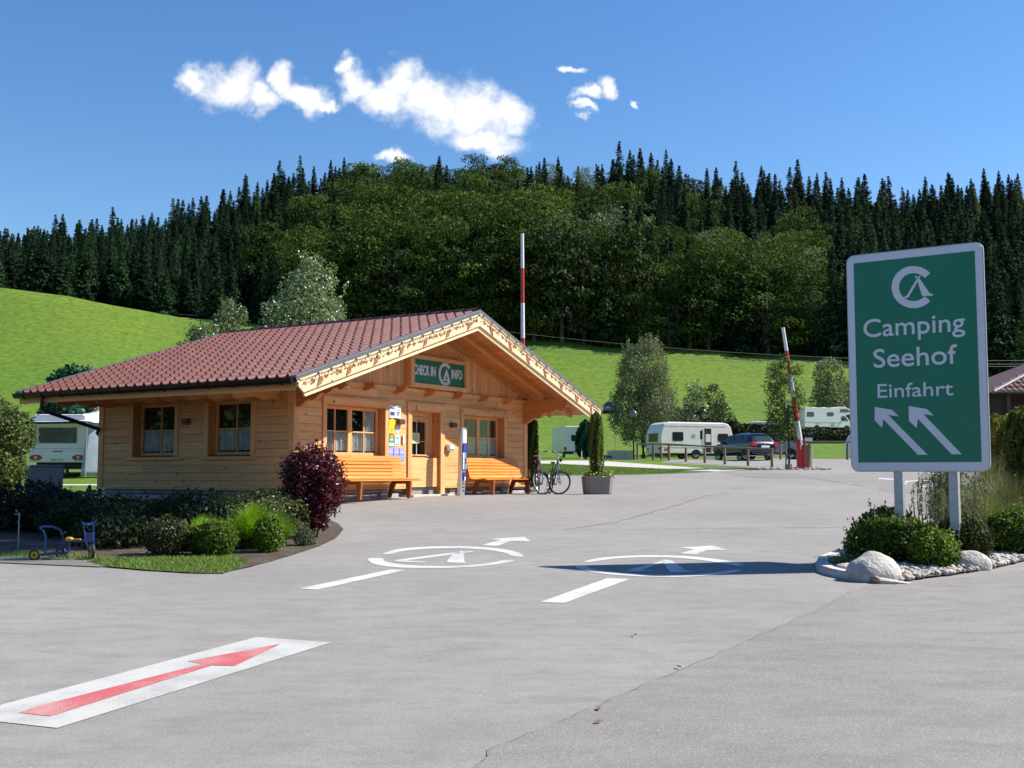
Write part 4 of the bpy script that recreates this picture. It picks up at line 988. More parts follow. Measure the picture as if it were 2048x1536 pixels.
fit_text('Camping', uf(.113), uf(.856), 1 - .386, 1 - .304, 'C', sp2, 'lettering', SIGNW, big, .016, thick=.0022)
fit_text('Seehof', uf(.181), uf(.792), 1 - .529, 1 - .444, 'S', sp2, 'lettering', SIGNW, big, .016, thick=.0022)
fit_text('Einfahrt', uf(.204), uf(.755), 1 - .667, 1 - .606, 'E', sp2, 'lettering', SIGNW, big, .014, thick=.0022)
for f_ in (.325, .725):
    u = uf(f_) * sw; q = MB(); q.box(u - .055, u + .055, .06, .17, .2, ZB + SH - .25); q.build('post', GALV, big, bevel=.006)
    for z_ in (ZB + .35, ZB + SH - .6):
        q = MB(); q.box(u - .09, u + .09, .049, .062, z_, z_ + .05); q.build('clamp', GALV, big)

# ================================================================== PLANTS
def unit(a): return a / np.maximum(np.linalg.norm(a, axis=1, keepdims=True), 1e-9)
def leaf_mesh(name, P, N, size, asp=.5, jit=.6, axis=None, mt=None, rnd=None):
    n = len(P); N = unit(N + rng.normal(0, jit, (n, 3)))
    A = rng.normal(0, 1, (n, 3)) if axis is None else axis + rng.normal(0, .25, (n, 3))
    A = unit(A - N * (A * N).sum(1, keepdims=True)); B = np.cross(N, A)
    s = (size * rng.uniform(.65, 1.3, n) if np.isscalar(size) else size)[:, None]
    V = np.empty((n, 4, 3)); V[:, 0] = P; V[:, 1] = P + A * s * .5 + B * s * asp * .5; V[:, 2] = P + A * s + N * s * .08; V[:, 3] = P + A * s * .5 - B * s * asp * .5
    me_ = bpy.data.meshes.new(name); me_.vertices.add(4 * n); me_.vertices.foreach_set('co', V.ravel())
    me_.loops.add(4 * n); me_.loops.foreach_set('vertex_index', np.arange(4 * n, dtype=np.int32)); me_.polygons.add(n)
    me_.polygons.foreach_set('loop_start', np.arange(0, 4 * n, 4, dtype=np.int32)); me_.update(calc_edges=True)
    at_ = me_.attributes.new('rnd', 'FLOAT', 'POINT'); r_ = rng.uniform(0, 1, n) if rnd is None else rnd
    at_.data.foreach_set('value', np.repeat(r_, 4))
    if mt: me_.materials.append(mt)
    return me_
def blob_pts(blobs, dens, inner=.72, low=-.6):
    """points on the skins of ellipsoids, not buried in the others"""
    Ps, Ns, Bs = [], [], []
    C = np.array([b[0] for b in blobs]); Rr = np.array([b[1] for b in blobs])
    for i, (c, r) in enumerate(blobs):
        r = np.array(r); n = int(dens * (r.prod() ** (2 / 3)) * 12.6)
        d = unit(rng.normal(0, 1, (n, 3))); d = d[d[:, 2] > low]; k = rng.uniform(inner, 1.06, (len(d), 1))
        p = np.array(c) + d * r * k; keep = np.ones(len(p), bool)
        for j in range(len(blobs)):
            if j != i: keep &= (((p - C[j]) / Rr[j]) ** 2).sum(1) > .5
        Ps.append(p[keep]); Ns.append(unit(d / r)[keep]); Bs.append(np.full(keep.sum(), rng.uniform(0, 1)))
    return np.concatenate(Ps), np.concatenate(Ns), np.concatenate(Bs)
def crown_blobs(h0_, h1_, rad, n, rs, shape=lambda f: math.sin(math.pi * (.12 + .8 * f)) ** .7):
    out_ = []
    for i in range(n):
        f = (i + .5) / n; z = h0_ + (h1_ - h0_) * f; r = rad * shape(f); a = i * 2.399 + random.uniform(-.4, .4); q = random.uniform(.35, .8) * r
        s = rs * random.uniform(.75, 1.25) * (.65 + .5 * shape(f))
        out_.append(((q * math.cos(a), q * math.sin(a), z), (s, s, s * random.uniform(.7, 1.0))))
    return out_
def limbs(mb, base, top, r0, targets, n=6, lf=.35):
    base, top = Vector(base), Vector(top); pts = [base.lerp(top, k / 5) + Vector((random.gauss(0, .03), random.gauss(0, .03), 0)) * (top - base).length * .25 * (k > 0) for k in range(6)]
    mb.tube(pts, [r0 * (1 - .15 * k) * (1.25 if k == 0 else 1) for k in range(6)], 8)
    for t in targets:
        t = Vector(t); f = random.uniform(lf, .98); s = base.lerp(top, f); md = s.lerp(t, .5) + Vector((0, 0, .12 * (t - s).length))
        mb.tube([s, md, t], [r0 * .42 * (1.1 - .4 * f), r0 * .25, r0 * .07], 5)
LSP = leafmat('spruce_needles', [(.006, .018, .010), (.013, .034, .015), (.030, .058, .020)], .12, .8, .08)
LBE = leafmat('beech_leaves', [(.012, .028, .008), (.042, .073, .015), (.115, .152, .032)], .22, .75, .08)
LAS = leafmat('ash_leaves', [(.045, .070, .040), (.105, .14, .085), (.20, .235, .15)], .3, .7, .12)
LLA = leafmat('larch_needles', [(.035, .06, .028), (.06, .095, .04), (.09, .12, .05)], .2, .8, .08)
def spruce(name, H, rad, mt, lev=44, per=8, sc=1.25, base=.06, ragged=.15):
    P, N, A, Sz = [], [], [], []
    for l in range(lev):
        f = (l + random.random() * .9) / lev; z = H * (base + (1 - base) * f)
        rr = rad * (1 - f) ** .9 * random.uniform(1 - ragged * .5, 1 + ragged * .3) + .10
        for k in range(per):
            a = random.uniform(0, 2 * math.pi); L = rr * random.uniform(.55, 1.18); nseg = max(2, int(L / .55))
            d = Vector((math.cos(a), math.sin(a), 0)); side = Vector((-d.y, d.x, 0))
            for s in range(nseg):
                g = (s + .5) / nseg; droop = -.35 * L * g * g + .12 * L * g ** 3 * 2 + (.3 * L * g if f > .8 else 0)
                if g > .3:
                    P.append((Vector((0, 0, z + droop + .1)) + d * L * g + side * random.uniform(-.25, .25))[:]); N.append((d.x + random.gauss(0, .5), d.y + random.gauss(0, .5), .2)); A.append((d.x * .3, d.y * .3, -1)); Sz.append(random.uniform(.6, 1.1) * sc * (.25 + .75 * (1 - f) ** .7))
                for w_ in (-1, 0, 1):
                    p = Vector((0, 0, z + droop + random.uniform(-.3, .3))) + d * L * g + side * w_ * (.28 * L * (1 - g) * .5 + .05)
                    P.append(p[:]); N.append((d.x * .8 + random.gauss(0, .4), d.y * .8 + random.gauss(0, .4), .6)); A.append((d + side * w_ * .8 + Vector((0, 0, -.55)))[:]); Sz.append(random.uniform(.6, 1.2) * sc * (.28 + .72 * (1 - f) ** .7))
    for k in range(20):
        a = random.uniform(0, 6.28); g = random.random(); P.append((.12 * math.cos(a) * g, .12 * math.sin(a) * g, H * (.985 - .12 * g))); N.append((math.cos(a), math.sin(a), .3)); A.append((math.cos(a) * g, math.sin(a) * g, 1 - 1.1 * g)); Sz.append(.2 + .3 * g)
    me_ = leaf_mesh(name, np.array(P), np.array(N), np.array(Sz), .5, .25, np.array(A), mt)
    q = MB(); q.tube([(0, 0, -1), (0, 0, H * .5), (0, 0, H * .97)], [rad * .07 + .08, rad * .045 + .04, .03], 6)
    return merge(me_, q, BARK)
def merge(lm, mb, bm_):
    """append the woody mesh to a leaf mesh as second material"""
    b = bmesh.new(); b.from_mesh(lm); lay = b.verts.layers.float.get('rnd'); t = mb.mesh('t', True); nf = len(b.faces); b.from_mesh(t)
    b.faces.ensure_lookup_table()
    for f in b.faces[nf:]: f.material_index = 1
    b.to_mesh(lm); b.free(); bpy.data.meshes.remove(t); lm.materials.append(bm_); return lm
def broad(name, H, rad, mt, nb=22, dens=3.0, leaf=.55, inner=.7, stem=.09, rs=.46, flat=.62):
    bl = [(c, (r[0], r[1], r[2] * flat)) for c, r in crown_blobs(H * stem, H * .94, rad, nb, rad * rs)]; P, N, B_ = blob_pts(bl, dens, inner)
    N = unit(N + np.array([0, 0, .35])); me_ = leaf_mesh(name, P, N, leaf, .7, .55, None, mt, np.clip(B_ * .5 + rng.uniform(0, .5, len(P)), 0, 1))
    q = MB(); limbs(q, (0, 0, -1), (0, 0, H * .75), rad * .07, [b[0] for b in bl[::3]]); return merge(me_, q, BARK)
random.seed(11)
SPR = [spruce('spruce_tree', 22, 4.9, LSP), spruce('spruce_tree', 23, 4.2, LSP, 46), spruce('spruce_tree', 20, 5.0, LSP, 40), spruce('spruce_tree', 23, 4.7, LSP, 38, 7, ragged=.5),
       spruce('larch_tree', 22, 3.6, LLA, 38, 7, 1.05, .15, .4)]
BRD = [broad('beech_tree', 20, 6.4, LBE, 19, 3.4, .62), broad('beech_tree', 18, 7.4, LBE, 17, 3.2, .66), broad('beech_tree', 22, 5.6, LBE, 20, 3.4, .58), broad('ash_tree', 18, 4.6, LAS, 17, 3.2, .5), broad('ash_tree', 15, 3.9, LAS, 14, 3.4, .5)]
# ---- the forest on the hillside
def noise2(x, y): return noise.noise(Vector((x * .02, y * .02, 3.1)))
cands = []
y = 197.0
while y < 452:
    stepx = (4.6 if y < 290 else 5.4) + (y - 200) * .008
    x = -.53 * y
    while x < .53 * y:
        px_, py_ = x + random.uniform(-2, 2), y + random.uniform(-2, 2); ip = 1024 + FPX * px_ / py_
        ys_ = float(np.interp(ip, [0, 420, 560, 700, 900, 1200], [207, 207, 207, 206, 205, 199]))
        if py_ > ys_: cands.append((px_, py_, ip))
        x += stepx
    y += 5.6 + (y - 200) * .012
for i in range(60):   # nearer conifers on the right, behind the house
    px_ = random.uniform(58, 104); py_ = random.uniform(140, 200); ip = 1024 + FPX * px_ / py_
    if ip > 1950 and ip < 2330 and py_ > 160: cands.append((px_, py_, ip))
def kind_of(x, y, ip):
    row = (y - 200) / 230
    pb = np.interp(ip, [0, 300, 560, 700, 1180, 1300, 1500, 1750, 2048], [.02, .08, .25, .72, .66, .42, .32, .28, .22]) * (1.15 - .45 * row)
    if 1040 < ip < 1700 and row < .55: pb = max(pb, .66)
    if row > .9 and 690 < ip < 1070: pb = .86
    r_ = .5 + noise2(x * 3, y * 3) * .55 + random.uniform(-.16, .16)
    if r_ < pb:
        pa = .2 if ip < 1020 else .55
        if row < .08: pa *= .4
        return ('ash', 3 + random.randrange(2)) if random.random() < pa else ('beech', random.randrange(3))
    return ('larch', 4) if random.random() < (.04 if ip < 500 else .13) else ('spruce', random.randrange(4))
info = []
for (x, y, ip) in cands:
    k, v = kind_of(x, y, ip); s = random.triangular(.55, 1.22, .95)
    if k in ('beech', 'ash'): s = random.triangular(.5, 1.2, .85) * (1.2 if 600 < ip < 1250 else 1)
    s *= float(np.interp(y, [205, 340, 420], [np.interp(ip, [0, 560, 760], [.5, .62, 1]), np.interp(ip, [0, 560, 760], [.8, .85, 1]), .95]))
    if ip < 560 and y < 330 and random.random() < .15: s *= .7
    info.append((x, y, ip, k, v, s))
info.sort(key=lambda q: q[1])
# conspicuous trees standing above the skyline
SPEC = [(1243, 'spruce', 3, 1.18, 'tall ragged spruce, the highest on the skyline, above the right end of the gable'), (1338, 'larch', 4, 1.12, 'tall thin-topped larch on the skyline right of the highest spruce'),
        (592, 'larch', 4, 1.15, 'tall grey-green larch sticking out of the skyline left of the clouds'), (682, 'spruce', 1, 1.0, 'dark spruce, right one of a pointed pair on the skyline'), (655, 'spruce', 1, .98, 'dark spruce, left one of a pointed pair on the skyline'),
        (722, 'larch', 4, .95, 'loose pale larch just right of the pointed spruce pair'), (484, 'spruce', 3, 1.05, 'spruce with a clear pointed top on the left skyline'), (1090, 'spruce', 0, .98, 'pointed spruce on the skyline below the right end of the big cloud'),
        (1118, 'spruce', 1, .98, 'slim spruce next to the one below the big cloud'), (1480, 'spruce', 3, 1.08, 'spruce with one-sided branches on the right skyline'), (1440, 'spruce', 0, 1.0, 'broad spruce left of the one-sided one on the skyline'),
        (1532, 'spruce', 2, 1.15, 'dense cone-shaped spruce on the skyline between the barriers and the sign'), (1606, 'spruce', 0, 1.2, 'tallest sharp-pointed spruce on the skyline left of the sign'), (1645, 'spruce', 1, .95, 'narrow spruce right beside the sharp-pointed one'),
        (1985, 'spruce', 1, 1.05, 'dark spruce on the skyline above the right edge of the sign'), (2015, 'spruce', 1, 1.0, 'dark spruce nearest the right frame edge on the skyline'), (1912, 'spruce', 0, 1.05, 'spruce at the left end of the dark skyline group above the sign')]
TZ = lambda x, y: hz(x, y) - .6
spec_objs = []
for (ip, k, v, s, lab) in SPEC:
    y = 427 + random.uniform(-3, 3); x = (ip - 1024) / FPX * y; me_ = (SPR if k in ('spruce', 'larch') else BRD)[v]
    o = link(k + '_tree', me_, None); o.location = (x, y, TZ(x, y)); o.scale = (s * .95, s * .95, s * 1.02); o.rotation_euler.z = random.uniform(0, 6.28)
    tag(o, lab, 'tree', 'forest trees on the hillside')
ADJ = dict(spruce='dark conical spruce', larch='grey-green larch', beech='rounded beech', ash='pale grey ash')
def zone(ip):
    for lim, z_ in ((0, 'beyond the left frame edge'), (180, 'above the far left meadow'), (360, 'above the mid-left meadow'), (500, 'behind the slender silvery tree'), (700, 'behind the large silvery tree'), (860, 'above the roof middle'), (1040, 'above the cabin gable'),
                    (1200, 'right of the left barrier pole'), (1380, 'above the big grey willow'), (1560, 'left of the right barrier'), (1710, 'left of the big sign'), (1970, 'behind the big sign'), (2048, 'right of the sign')):
        if ip < lim: return z_
    return 'beyond the right frame edge'
for i in range(210):
    a_ = R(random.uniform(46, 318)); d_ = random.uniform(48, 85); x_, y_ = d_ * math.sin(a_), d_ * math.cos(a_)
    if y_ > 25 and x_ < 0: continue
    if i % 3: info.append((x_, y_, -5000, 'beech', random.randrange(3), random.uniform(.55, .8)))
    else: info.append((x_, y_, -5000, 'spruce', random.randrange(4), random.uniform(.5, .75)))
inv = [q for q in info if -10 < q[2] < 2060]
frontrows = inv[:215]; sky_ = [q for q in inv if q[1] > 412][:60]; indiv = set(map(id, frontrows)) | set(map(id, sky_)); rest = []
for q in info:
    x, y, ip, k, v, s = q
    if id(q) in indiv:
        me_ = (SPR if k in ('spruce', 'larch') else BRD)[v]; o = link(k + '_tree', me_, None)
        wf_ = 1.2 if y > 380 and k in ('spruce', 'larch') else 1; o.location = (x, y, TZ(x, y)); o.scale = (s * wf_, s * wf_, s * random.uniform(.92, 1.1)); o.rotation_euler.z = random.uniform(0, 6.28)
        rowname = 'at the forest edge' if y < 235 else ('on the skyline' if y > 412 else 'in the lower forest')
        tag(o, '%s %s, %s' % (ADJ[k], rowname, zone(ip)), 'tree', 'forest trees on the hillside')
    else: rest.append(q)
from collections import defaultdict
gr_ = defaultdict(list)
for o in list(COL.objects):
    if o.get('group') == 'forest trees on the hillside': gr_[o['label']].append(o)
ORD = 'first second third fourth fifth sixth seventh eighth ninth tenth eleventh twelfth thirteenth fourteenth fifteenth sixteenth seventeenth eighteenth nineteenth twentieth 21st 22nd 23rd 24th 25th 26th 27th 28th 29th 30th'.split()
for lb_, L in gr_.items():
    lb_ = lb_.replace('in the lower forest', 'inside the forest')
    if 1 < len(L) <= 30:
        for i, o in enumerate(sorted(L, key=lambda o: o.location.x / o.location.y)): o['label'] = lb_ + ', %s from left' % ORD[i]
def stuff_forest(name, kinds, protos, cname):
    col = bpy.data.collections.new(cname); COL.children.link(col)
    # first copy of every variant stands in the forest as a real tree of this collection
    for i, me_ in enumerate(protos):
        o = bpy.data.objects.new('%s_%02d' % (cname, i), me_); col.objects.link(o); x, y = -52 + 14 * i, 232 + 4 * i
        o.name = me_.name; o.location = (x, y, TZ(x, y)); tag(o, '%s inside the lower forest behind the cabin roof, %s from left' % (ADJ[me_.name.split('_')[0].split('.')[0]], ORD[i]), 'tree', 'forest trees on the hillside')
    order = sorted(range(len(protos)), key=lambda i: [ob for ob in col.objects if ob.data == protos[i]][0].name)
    L = [q for q in rest if q[3] in kinds]
    me_ = bpy.data.meshes.new(name); me_.from_pydata([(q[0], q[1], TZ(q[0], q[1])) for q in L], [], [])
    for nm, typ, vals in (('idx', 'INT', [order.index(q[4]) for q in L]), ('scl', 'FLOAT', [q[5] for q in L]), ('rot', 'FLOAT', [random.uniform(0, 6.28) for q in L])):
        a = me_.attributes.new(nm, typ, 'POINT'); a.data.foreach_set('value', vals)
    o = link(name, me_, None); o['kind'] = 'stuff'
    ng = bpy.data.node_groups.new(name, 'GeometryNodeTree'); ng.interface.new_socket('Geometry', in_out='INPUT', socket_type='NodeSocketGeometry'); ng.interface.new_socket('Geometry', in_out='OUTPUT', socket_type='NodeSocketGeometry')
    t = ng.nodes; gi = t.new('NodeGroupInput'); go = t.new('NodeGroupOutput'); ip_ = t.new('GeometryNodeInstanceOnPoints'); ci = t.new('GeometryNodeCollectionInfo')
    ci.inputs['Collection'].default_value = col; ci.inputs['Separate Children'].default_value = True; ci.inputs['Reset Children'].default_value = True
    def na(nm, dt):
        n_ = t.new('GeometryNodeInputNamedAttribute'); n_.data_type = dt; n_.inputs[0].default_value = nm; return n_.outputs[0]
    cx = t.new('ShaderNodeCombineXYZ'); l = ng.links.new
    l(gi.outputs[0], ip_.inputs['Points']); l(ci.outputs[0], ip_.inputs['Instance']); ip_.inputs['Pick Instance'].default_value = True
    l(na('idx', 'INT'), ip_.inputs['Instance Index']); l(na('rot', 'FLOAT'), cx.inputs[2]); l(cx.outputs[0], ip_.inputs['Rotation']); l(na('scl', 'FLOAT'), ip_.inputs['Scale']); l(ip_.outputs[0], go.inputs[0])
    md = o.modifiers.new('forest', 'NODES'); md.node_group = ng; return o
stuff_forest('conifer_forest', ('spruce', 'larch'), SPR, 'conifer'); stuff_forest('broadleaf_forest', ('beech', 'ash'), BRD, 'broadleaf')

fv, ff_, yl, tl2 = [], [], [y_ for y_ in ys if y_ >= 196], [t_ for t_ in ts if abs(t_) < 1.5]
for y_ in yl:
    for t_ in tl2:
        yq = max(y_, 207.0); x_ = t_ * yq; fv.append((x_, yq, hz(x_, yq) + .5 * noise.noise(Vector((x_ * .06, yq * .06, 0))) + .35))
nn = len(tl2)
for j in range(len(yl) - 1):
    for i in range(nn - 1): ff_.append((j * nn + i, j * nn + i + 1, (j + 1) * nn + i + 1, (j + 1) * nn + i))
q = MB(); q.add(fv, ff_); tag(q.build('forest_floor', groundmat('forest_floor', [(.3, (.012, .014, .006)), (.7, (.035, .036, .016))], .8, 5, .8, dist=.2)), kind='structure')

# ---- near trees
LSIL = leafmat('silver_leaves', [(.08, .11, .045), (.15, .19, .09), (.27, .31, .20)], .3, .4, .5)
LWIL = leafmat('willow_leaves', [(.045, .065, .03), (.11, .13, .06), (.24, .26, .16)], .25, .6, .25)
LYOU = leafmat('young_tree_leaves', [(.05, .09, .015), (.11, .17, .03), (.22, .28, .07)], .4, .45, .4)
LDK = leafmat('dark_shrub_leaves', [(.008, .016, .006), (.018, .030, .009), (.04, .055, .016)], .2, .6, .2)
LBOX = leafmat('boxwood_leaves', [(.026, .058, .008), (.10, .175, .022), (.32, .42, .06)], .4, .6, .2)
LMAP = leafmat('red_maple_leaves', [(.022, .004, .008), (.075, .010, .020), (.27, .045, .062)], .25, .4, .4)
LLIME = leafmat('lime_grass', [(.10, .20, .01), (.19, .34, .015), (.30, .46, .04)], .45, .5, .3)
LOLV = leafmat('olive_shrub_leaves', [(.05, .075, .02), (.10, .13, .035), (.17, .19, .06)], .3, .5, .3)
LTHU = leafmat('thuja_scales', [(.02, .035, .008), (.06, .085, .014), (.17, .19, .03)], .25, .6, .15)
LCYP = leafmat('blue_cypress', [(.008, .035, .02), (.015, .065, .035), (.03, .10, .05)], .2, .5, .3)
LGOLD = leafmat('golden_hedge', [(.05, .06, .01), (.14, .13, .015), (.34, .24, .03)], .3, .5, .3)
LGR = leafmat('grass_blades', [(.05, .10, .015), (.10, .18, .025), (.20, .26, .05)], .35, .5, .3)
LORN = leafmat('ornamental_grass', [(.10, .12, .05), (.18, .20, .09), (.30, .28, .16)], .3, .5, .3)
def tree(name, loc_, H, rad, mt, label, stem=.12, nb=26, dens=26, leaf=.16, asp=.45, up=.0, inner=.55, bark=BARKL, shoots=0, group=None, tr=None, shape=None, cat='tree', rs=.42, lf=.35):
    e = empty(name, loc_, random.uniform(0, 6), label, cat, group)
    bl = crown_blobs(H * stem, H * .93, rad, nb, rad * rs, *( [shape] if shape else []))
    if up: bl = [((c[0], c[1], c[2]), (r[0] * .8, r[1] * .8, r[2] * (1 + up))) for c, r in bl]
    P, N, B_ = blob_pts(bl, dens * 1.6, inner)
    if shoots:
        sp, sn = [], []
        for _ in range(shoots):
            c, r = random.choice(bl[len(bl) // 3:]); a = random.uniform(0, 6.28); p0 = Vector(c) + Vector((math.cos(a), math.sin(a), .6)) * r[0] * .6; d = Vector((math.cos(a) * .35, math.sin(a) * .35, 1)).normalized(); L = random.uniform(.5, 1.1) * rad * .5
            for k in range(26): sp.append((p0 + d * L * k / 26 + Vector((random.gauss(0, .05), random.gauss(0, .05), 0)))[:]); sn.append((random.gauss(0, 1), random.gauss(0, 1), .3))
        P = np.concatenate([P, np.array(sp)]); N = np.concatenate([N, np.array(sn)]); B_ = np.concatenate([B_, rng.uniform(.4, 1, len(sp))])
    lm = leaf_mesh('crown', P, N, leaf, asp, .7, None, mt, np.clip(B_ * .35 + rng.uniform(0, .65, len(P)), 0, 1)); link('crown', lm, None, e)
    q = MB(); limbs(q, (0, 0, -.1), (0, 0, H * .7), tr or H * .014, [b[0] for b in bl[::2]], lf=lf); q.build('trunk', bark, e, smooth=True); return e
def gz(px, Y): x = (px - 1024) / FPX * Y; return (x, Y, hz(x, Y))
def Ht(py, Y, z): return 1.6 + (946 - py) / FPX * Y - z
random.seed(21)
p = gz(618, 60); tree('poplar_tree', p, Ht(512, 60, p[2]), 2.6, LSIL, 'large silvery leaved tree behind the cabin roof', .1, 34, 46, .17, .6, .25, .4, shoots=40, shape=lambda f: (.55 + .6 * math.sin(math.pi * min(1, f * .95 + .12))) * (1 if f < .8 else .75))
p = gz(667, 58); tree('poplar_tree', (p[0], p[1], p[2]), Ht(612, 58, p[2]), 1.35, LSIL, 'low silvery tree showing right beside the large one behind the roof', .3, 14, 40, .16, .6, .1, .4)
p = gz(452, 66); tree('poplar_tree', p, Ht(580, 66, p[2]), 1.5, LSIL, 'slender silvery tree at the left end of the roof ridge', .1, 22, 44, .17, .6, .4, .4, shoots=20)
p = gz(392, 64); tree('poplar_tree', p, Ht(636, 64, p[2]), 1.9, LSIL, 'low silvery tree left of the slender one, half hidden by the roof', .2, 20, 40, .17, .6, .1, .4)
p = gz(1287, 87); tree('willow_tree', p, Ht(690, 87, p[2]), 3.0, LWIL, 'big grey-green willow left of the cream caravan', .2, 42, 52, .18, .4, .35, .4, shoots=70, tr=.2, bark=BARK, shape=lambda f: (.7 + .3 * math.sin(3 * f + .6) if f < .4 else 1.0 - .55 * (f - .4) / .6))
p = gz(1570, 52); yt = tree('young_ash_tree', p, Ht(712, 52, p[2]), 1.05, LYOU, 'slim young tree right behind the black lamp post beside the barrier', .26, 22, 85, .12, .5, .1, .35, tr=.05, shape=lambda f: math.sin(math.pi * (.1 + .75 * f)) ** .6)
p = gz(1660, 150); tree('willow_tree', p, Ht(722, 150, p[2]), 3.6, LWIL, 'grey-green tree behind the parked motorhome', .1, 26, 12, .34, .6, .2, shape=lambda f: 1.05 - .8 * f)
p = gz(1700, 152); tree('willow_tree', p, Ht(770, 152, p[2]), 2.8, LWIL, 'lower grey-green tree next to the left edge of the sign', .1, 20, 12, .34, .6, .1)
p = gz(1388, 108); tree('birch_tree', p, Ht(756, 108, p[2]), 1.35, LSIL, 'small pale leaved tree above the roof of the cream caravan', .25, 18, 22, .22, .6, .3)
p = gz(1424, 110); tree('willow_tree', p, Ht(760, 110, p[2]), 1.5, LWIL, 'small grey tree right beside the pale leaved one', .15, 18, 22, .22, .6, .2)
p = gz(1441, 105); tree('hazel_bush', p, Ht(796, 105, p[2]), 1.6, LYOU, 'bright green bush on the slope above the caravan roof', .05, 18, 20, .22, .7, cat='bush')
p = gz(1310, 95); tree('shrub', p, Ht(840, 95, p[2]), 1.2, LDK, 'dark shrub below the willow, left above the caravan roof', .0, 12, 22, .2, .7, cat='bush')
p = gz(138, 47); tree('walnut_bush', p, Ht(728, 47, p[2]), 1.15, LLA if 0 else LCYP, 'dark broad-leaved tree behind the left slope of the roof', .35, 20, 55, .22, .7, .0, .5)
p = gz(172, 48); tree('walnut_bush', p, Ht(722, 48, p[2]), .75, LLA if 0 else LAS, 'pale-lit smaller tree beside the dark one above the left roof slope', .45, 14, 60, .2, .7, .0, .5)
# unseen tree added to shade the planting bed, stem kept hair-thin
random.seed(5)
tree('tall_lime_tree', (13.5, 20.9, hz(13.5, 21)), 26.0, 3.3, LBE, 'tall tree added outside the picture, right of the sign, to shade the planting bed',   .80, 34, 11, .5, .8, .0, .3, tr=.03, bark=BARK, rs=.5, lf=.9)
tree('tall_lime_tree', (12.4, 26.4, hz(12.4, 26)), 25.0, 2.6, LBE, 'slimmer tall tree beside the shading one, outside the picture', .72, 16, 6, .6, .8, .0, .3, tr=.2, bark=BARK, rs=.5) if 0 else None

def bush(name, loc_, blobs, mt, label, dens=220, leaf=.05, asp=.6, jit=.7, group=None, inner=.82, cat='bush', core=True, axis=None, rot=0):
    e = empty(name, loc_, rot, label, cat, group); P, N, B_ = blob_pts(blobs, dens * 2.4, inner, -.9)
    P2, N2, B2 = blob_pts(blobs, dens * .8, .35, -.9); P = np.concatenate([P, P2 * np.array([.9, .9, .95])]); N = np.concatenate([N, N2]); B_ = np.concatenate([B_, B2 * .3])
    k_ = rng.choice(len(P), max(20, len(P) // 45)); sl_ = leaf * rng.uniform(1, 3.2, (len(k_), 1)); dr = unit(N[k_] + np.array([0, 0, .9]) + rng.normal(0, .35, (len(k_), 3)))
    for g_ in (.35, .6, .8, 1.0): P = np.concatenate([P, P[k_] * 1.0 + dr * sl_ * g_]); N = np.concatenate([N, rng.normal(0, 1, (len(k_), 3)) + dr * .4]); B_ = np.concatenate([B_, np.full(len(k_), 1.4)])
    P[:, 2] = np.maximum(P[:, 2], .01)
    ax = None if axis is None else np.tile(np.array(axis, float), (len(P), 1)) + N * .5
    link('foliage', leaf_mesh('foliage', P, N, leaf * 1.12, asp, jit, ax, mt, np.clip(B_ * .3 + rng.uniform(0, .7, len(P)) ** 1.3, 0, 1)), None, e)
    q = MB()
    for c, r in blobs: q.tube([(c[0] * .3, c[1] * .3, -.05), (c[0] * .7, c[1] * .7, c[2] * .5), (c[0], c[1], c[2])], [.018, .012, .005], 5)
    q.build('stems', BARK, e)
    return e
def G3(px, py): return grd(px, py)
random.seed(31)
# right island bushes (boxwood and privet), blobs in metres
def bl(*a): return [((x, y, z), (r, r2, r3)) for x, y, z, r, r2, r3 in a]
def addp(v, dx, dy): return (v[0] + dx, v[1] + dy, h0(v[1] + dy))
bush('boxwood_bush', (4.62, 13.8, h0(13.8)), bl((-.05, .1, .27, .44, .4, .29), (.36, .05, .24, .36, .36, .26), (-.3, -.1, .15, .26, .3, .18), (.16, .2, .36, .3, .26, .2)), LBOX, 'wide loose boxwood directly under the left post of the big sign', 900, .042, rot=0)
bush('dark_shrub', (4.86, 14.7, h0(14.7)), bl((0, 0, .36, .34, .3, .26), (.25, .1, .30, .25, .25, .22)), LDK, 'dark upright shrub behind the boxwood at the left sign post', 700, .05, axis=(0, 0, 1.3))
bush('boxwood_bush', (4.98, 13.42, h0(13.42)), bl((0, 0, .22, .28, .28, .25), (.14, .05, .18, .2, .22, .2)), LBOX, 'dark low bush right behind the large white boulder', 1100, .04)
bush('boxwood_bush', (5.56, 13.95, h0(14)), bl((0, 0, .28, .34, .32, .31)), LTHU, 'clipped round bush under the right post of the big sign', 2000, .035, jit=.5)
bush('privet_bush', (6.7, 15.0, h0(15)), bl((0, 0, .27, .40, .40, .32), (-.1, .05, .4, .24, .22, .18)), LBOX, 'round bush with yellow-green tips at the right frame edge', 1100, .042)
bush('ground_cover_plant', (4.0, 13.55, h0(13.5)), bl((0, 0, .06, .2, .16, .1)), LOLV, 'small olive tuft at the tip of the stone island', 900, .03)
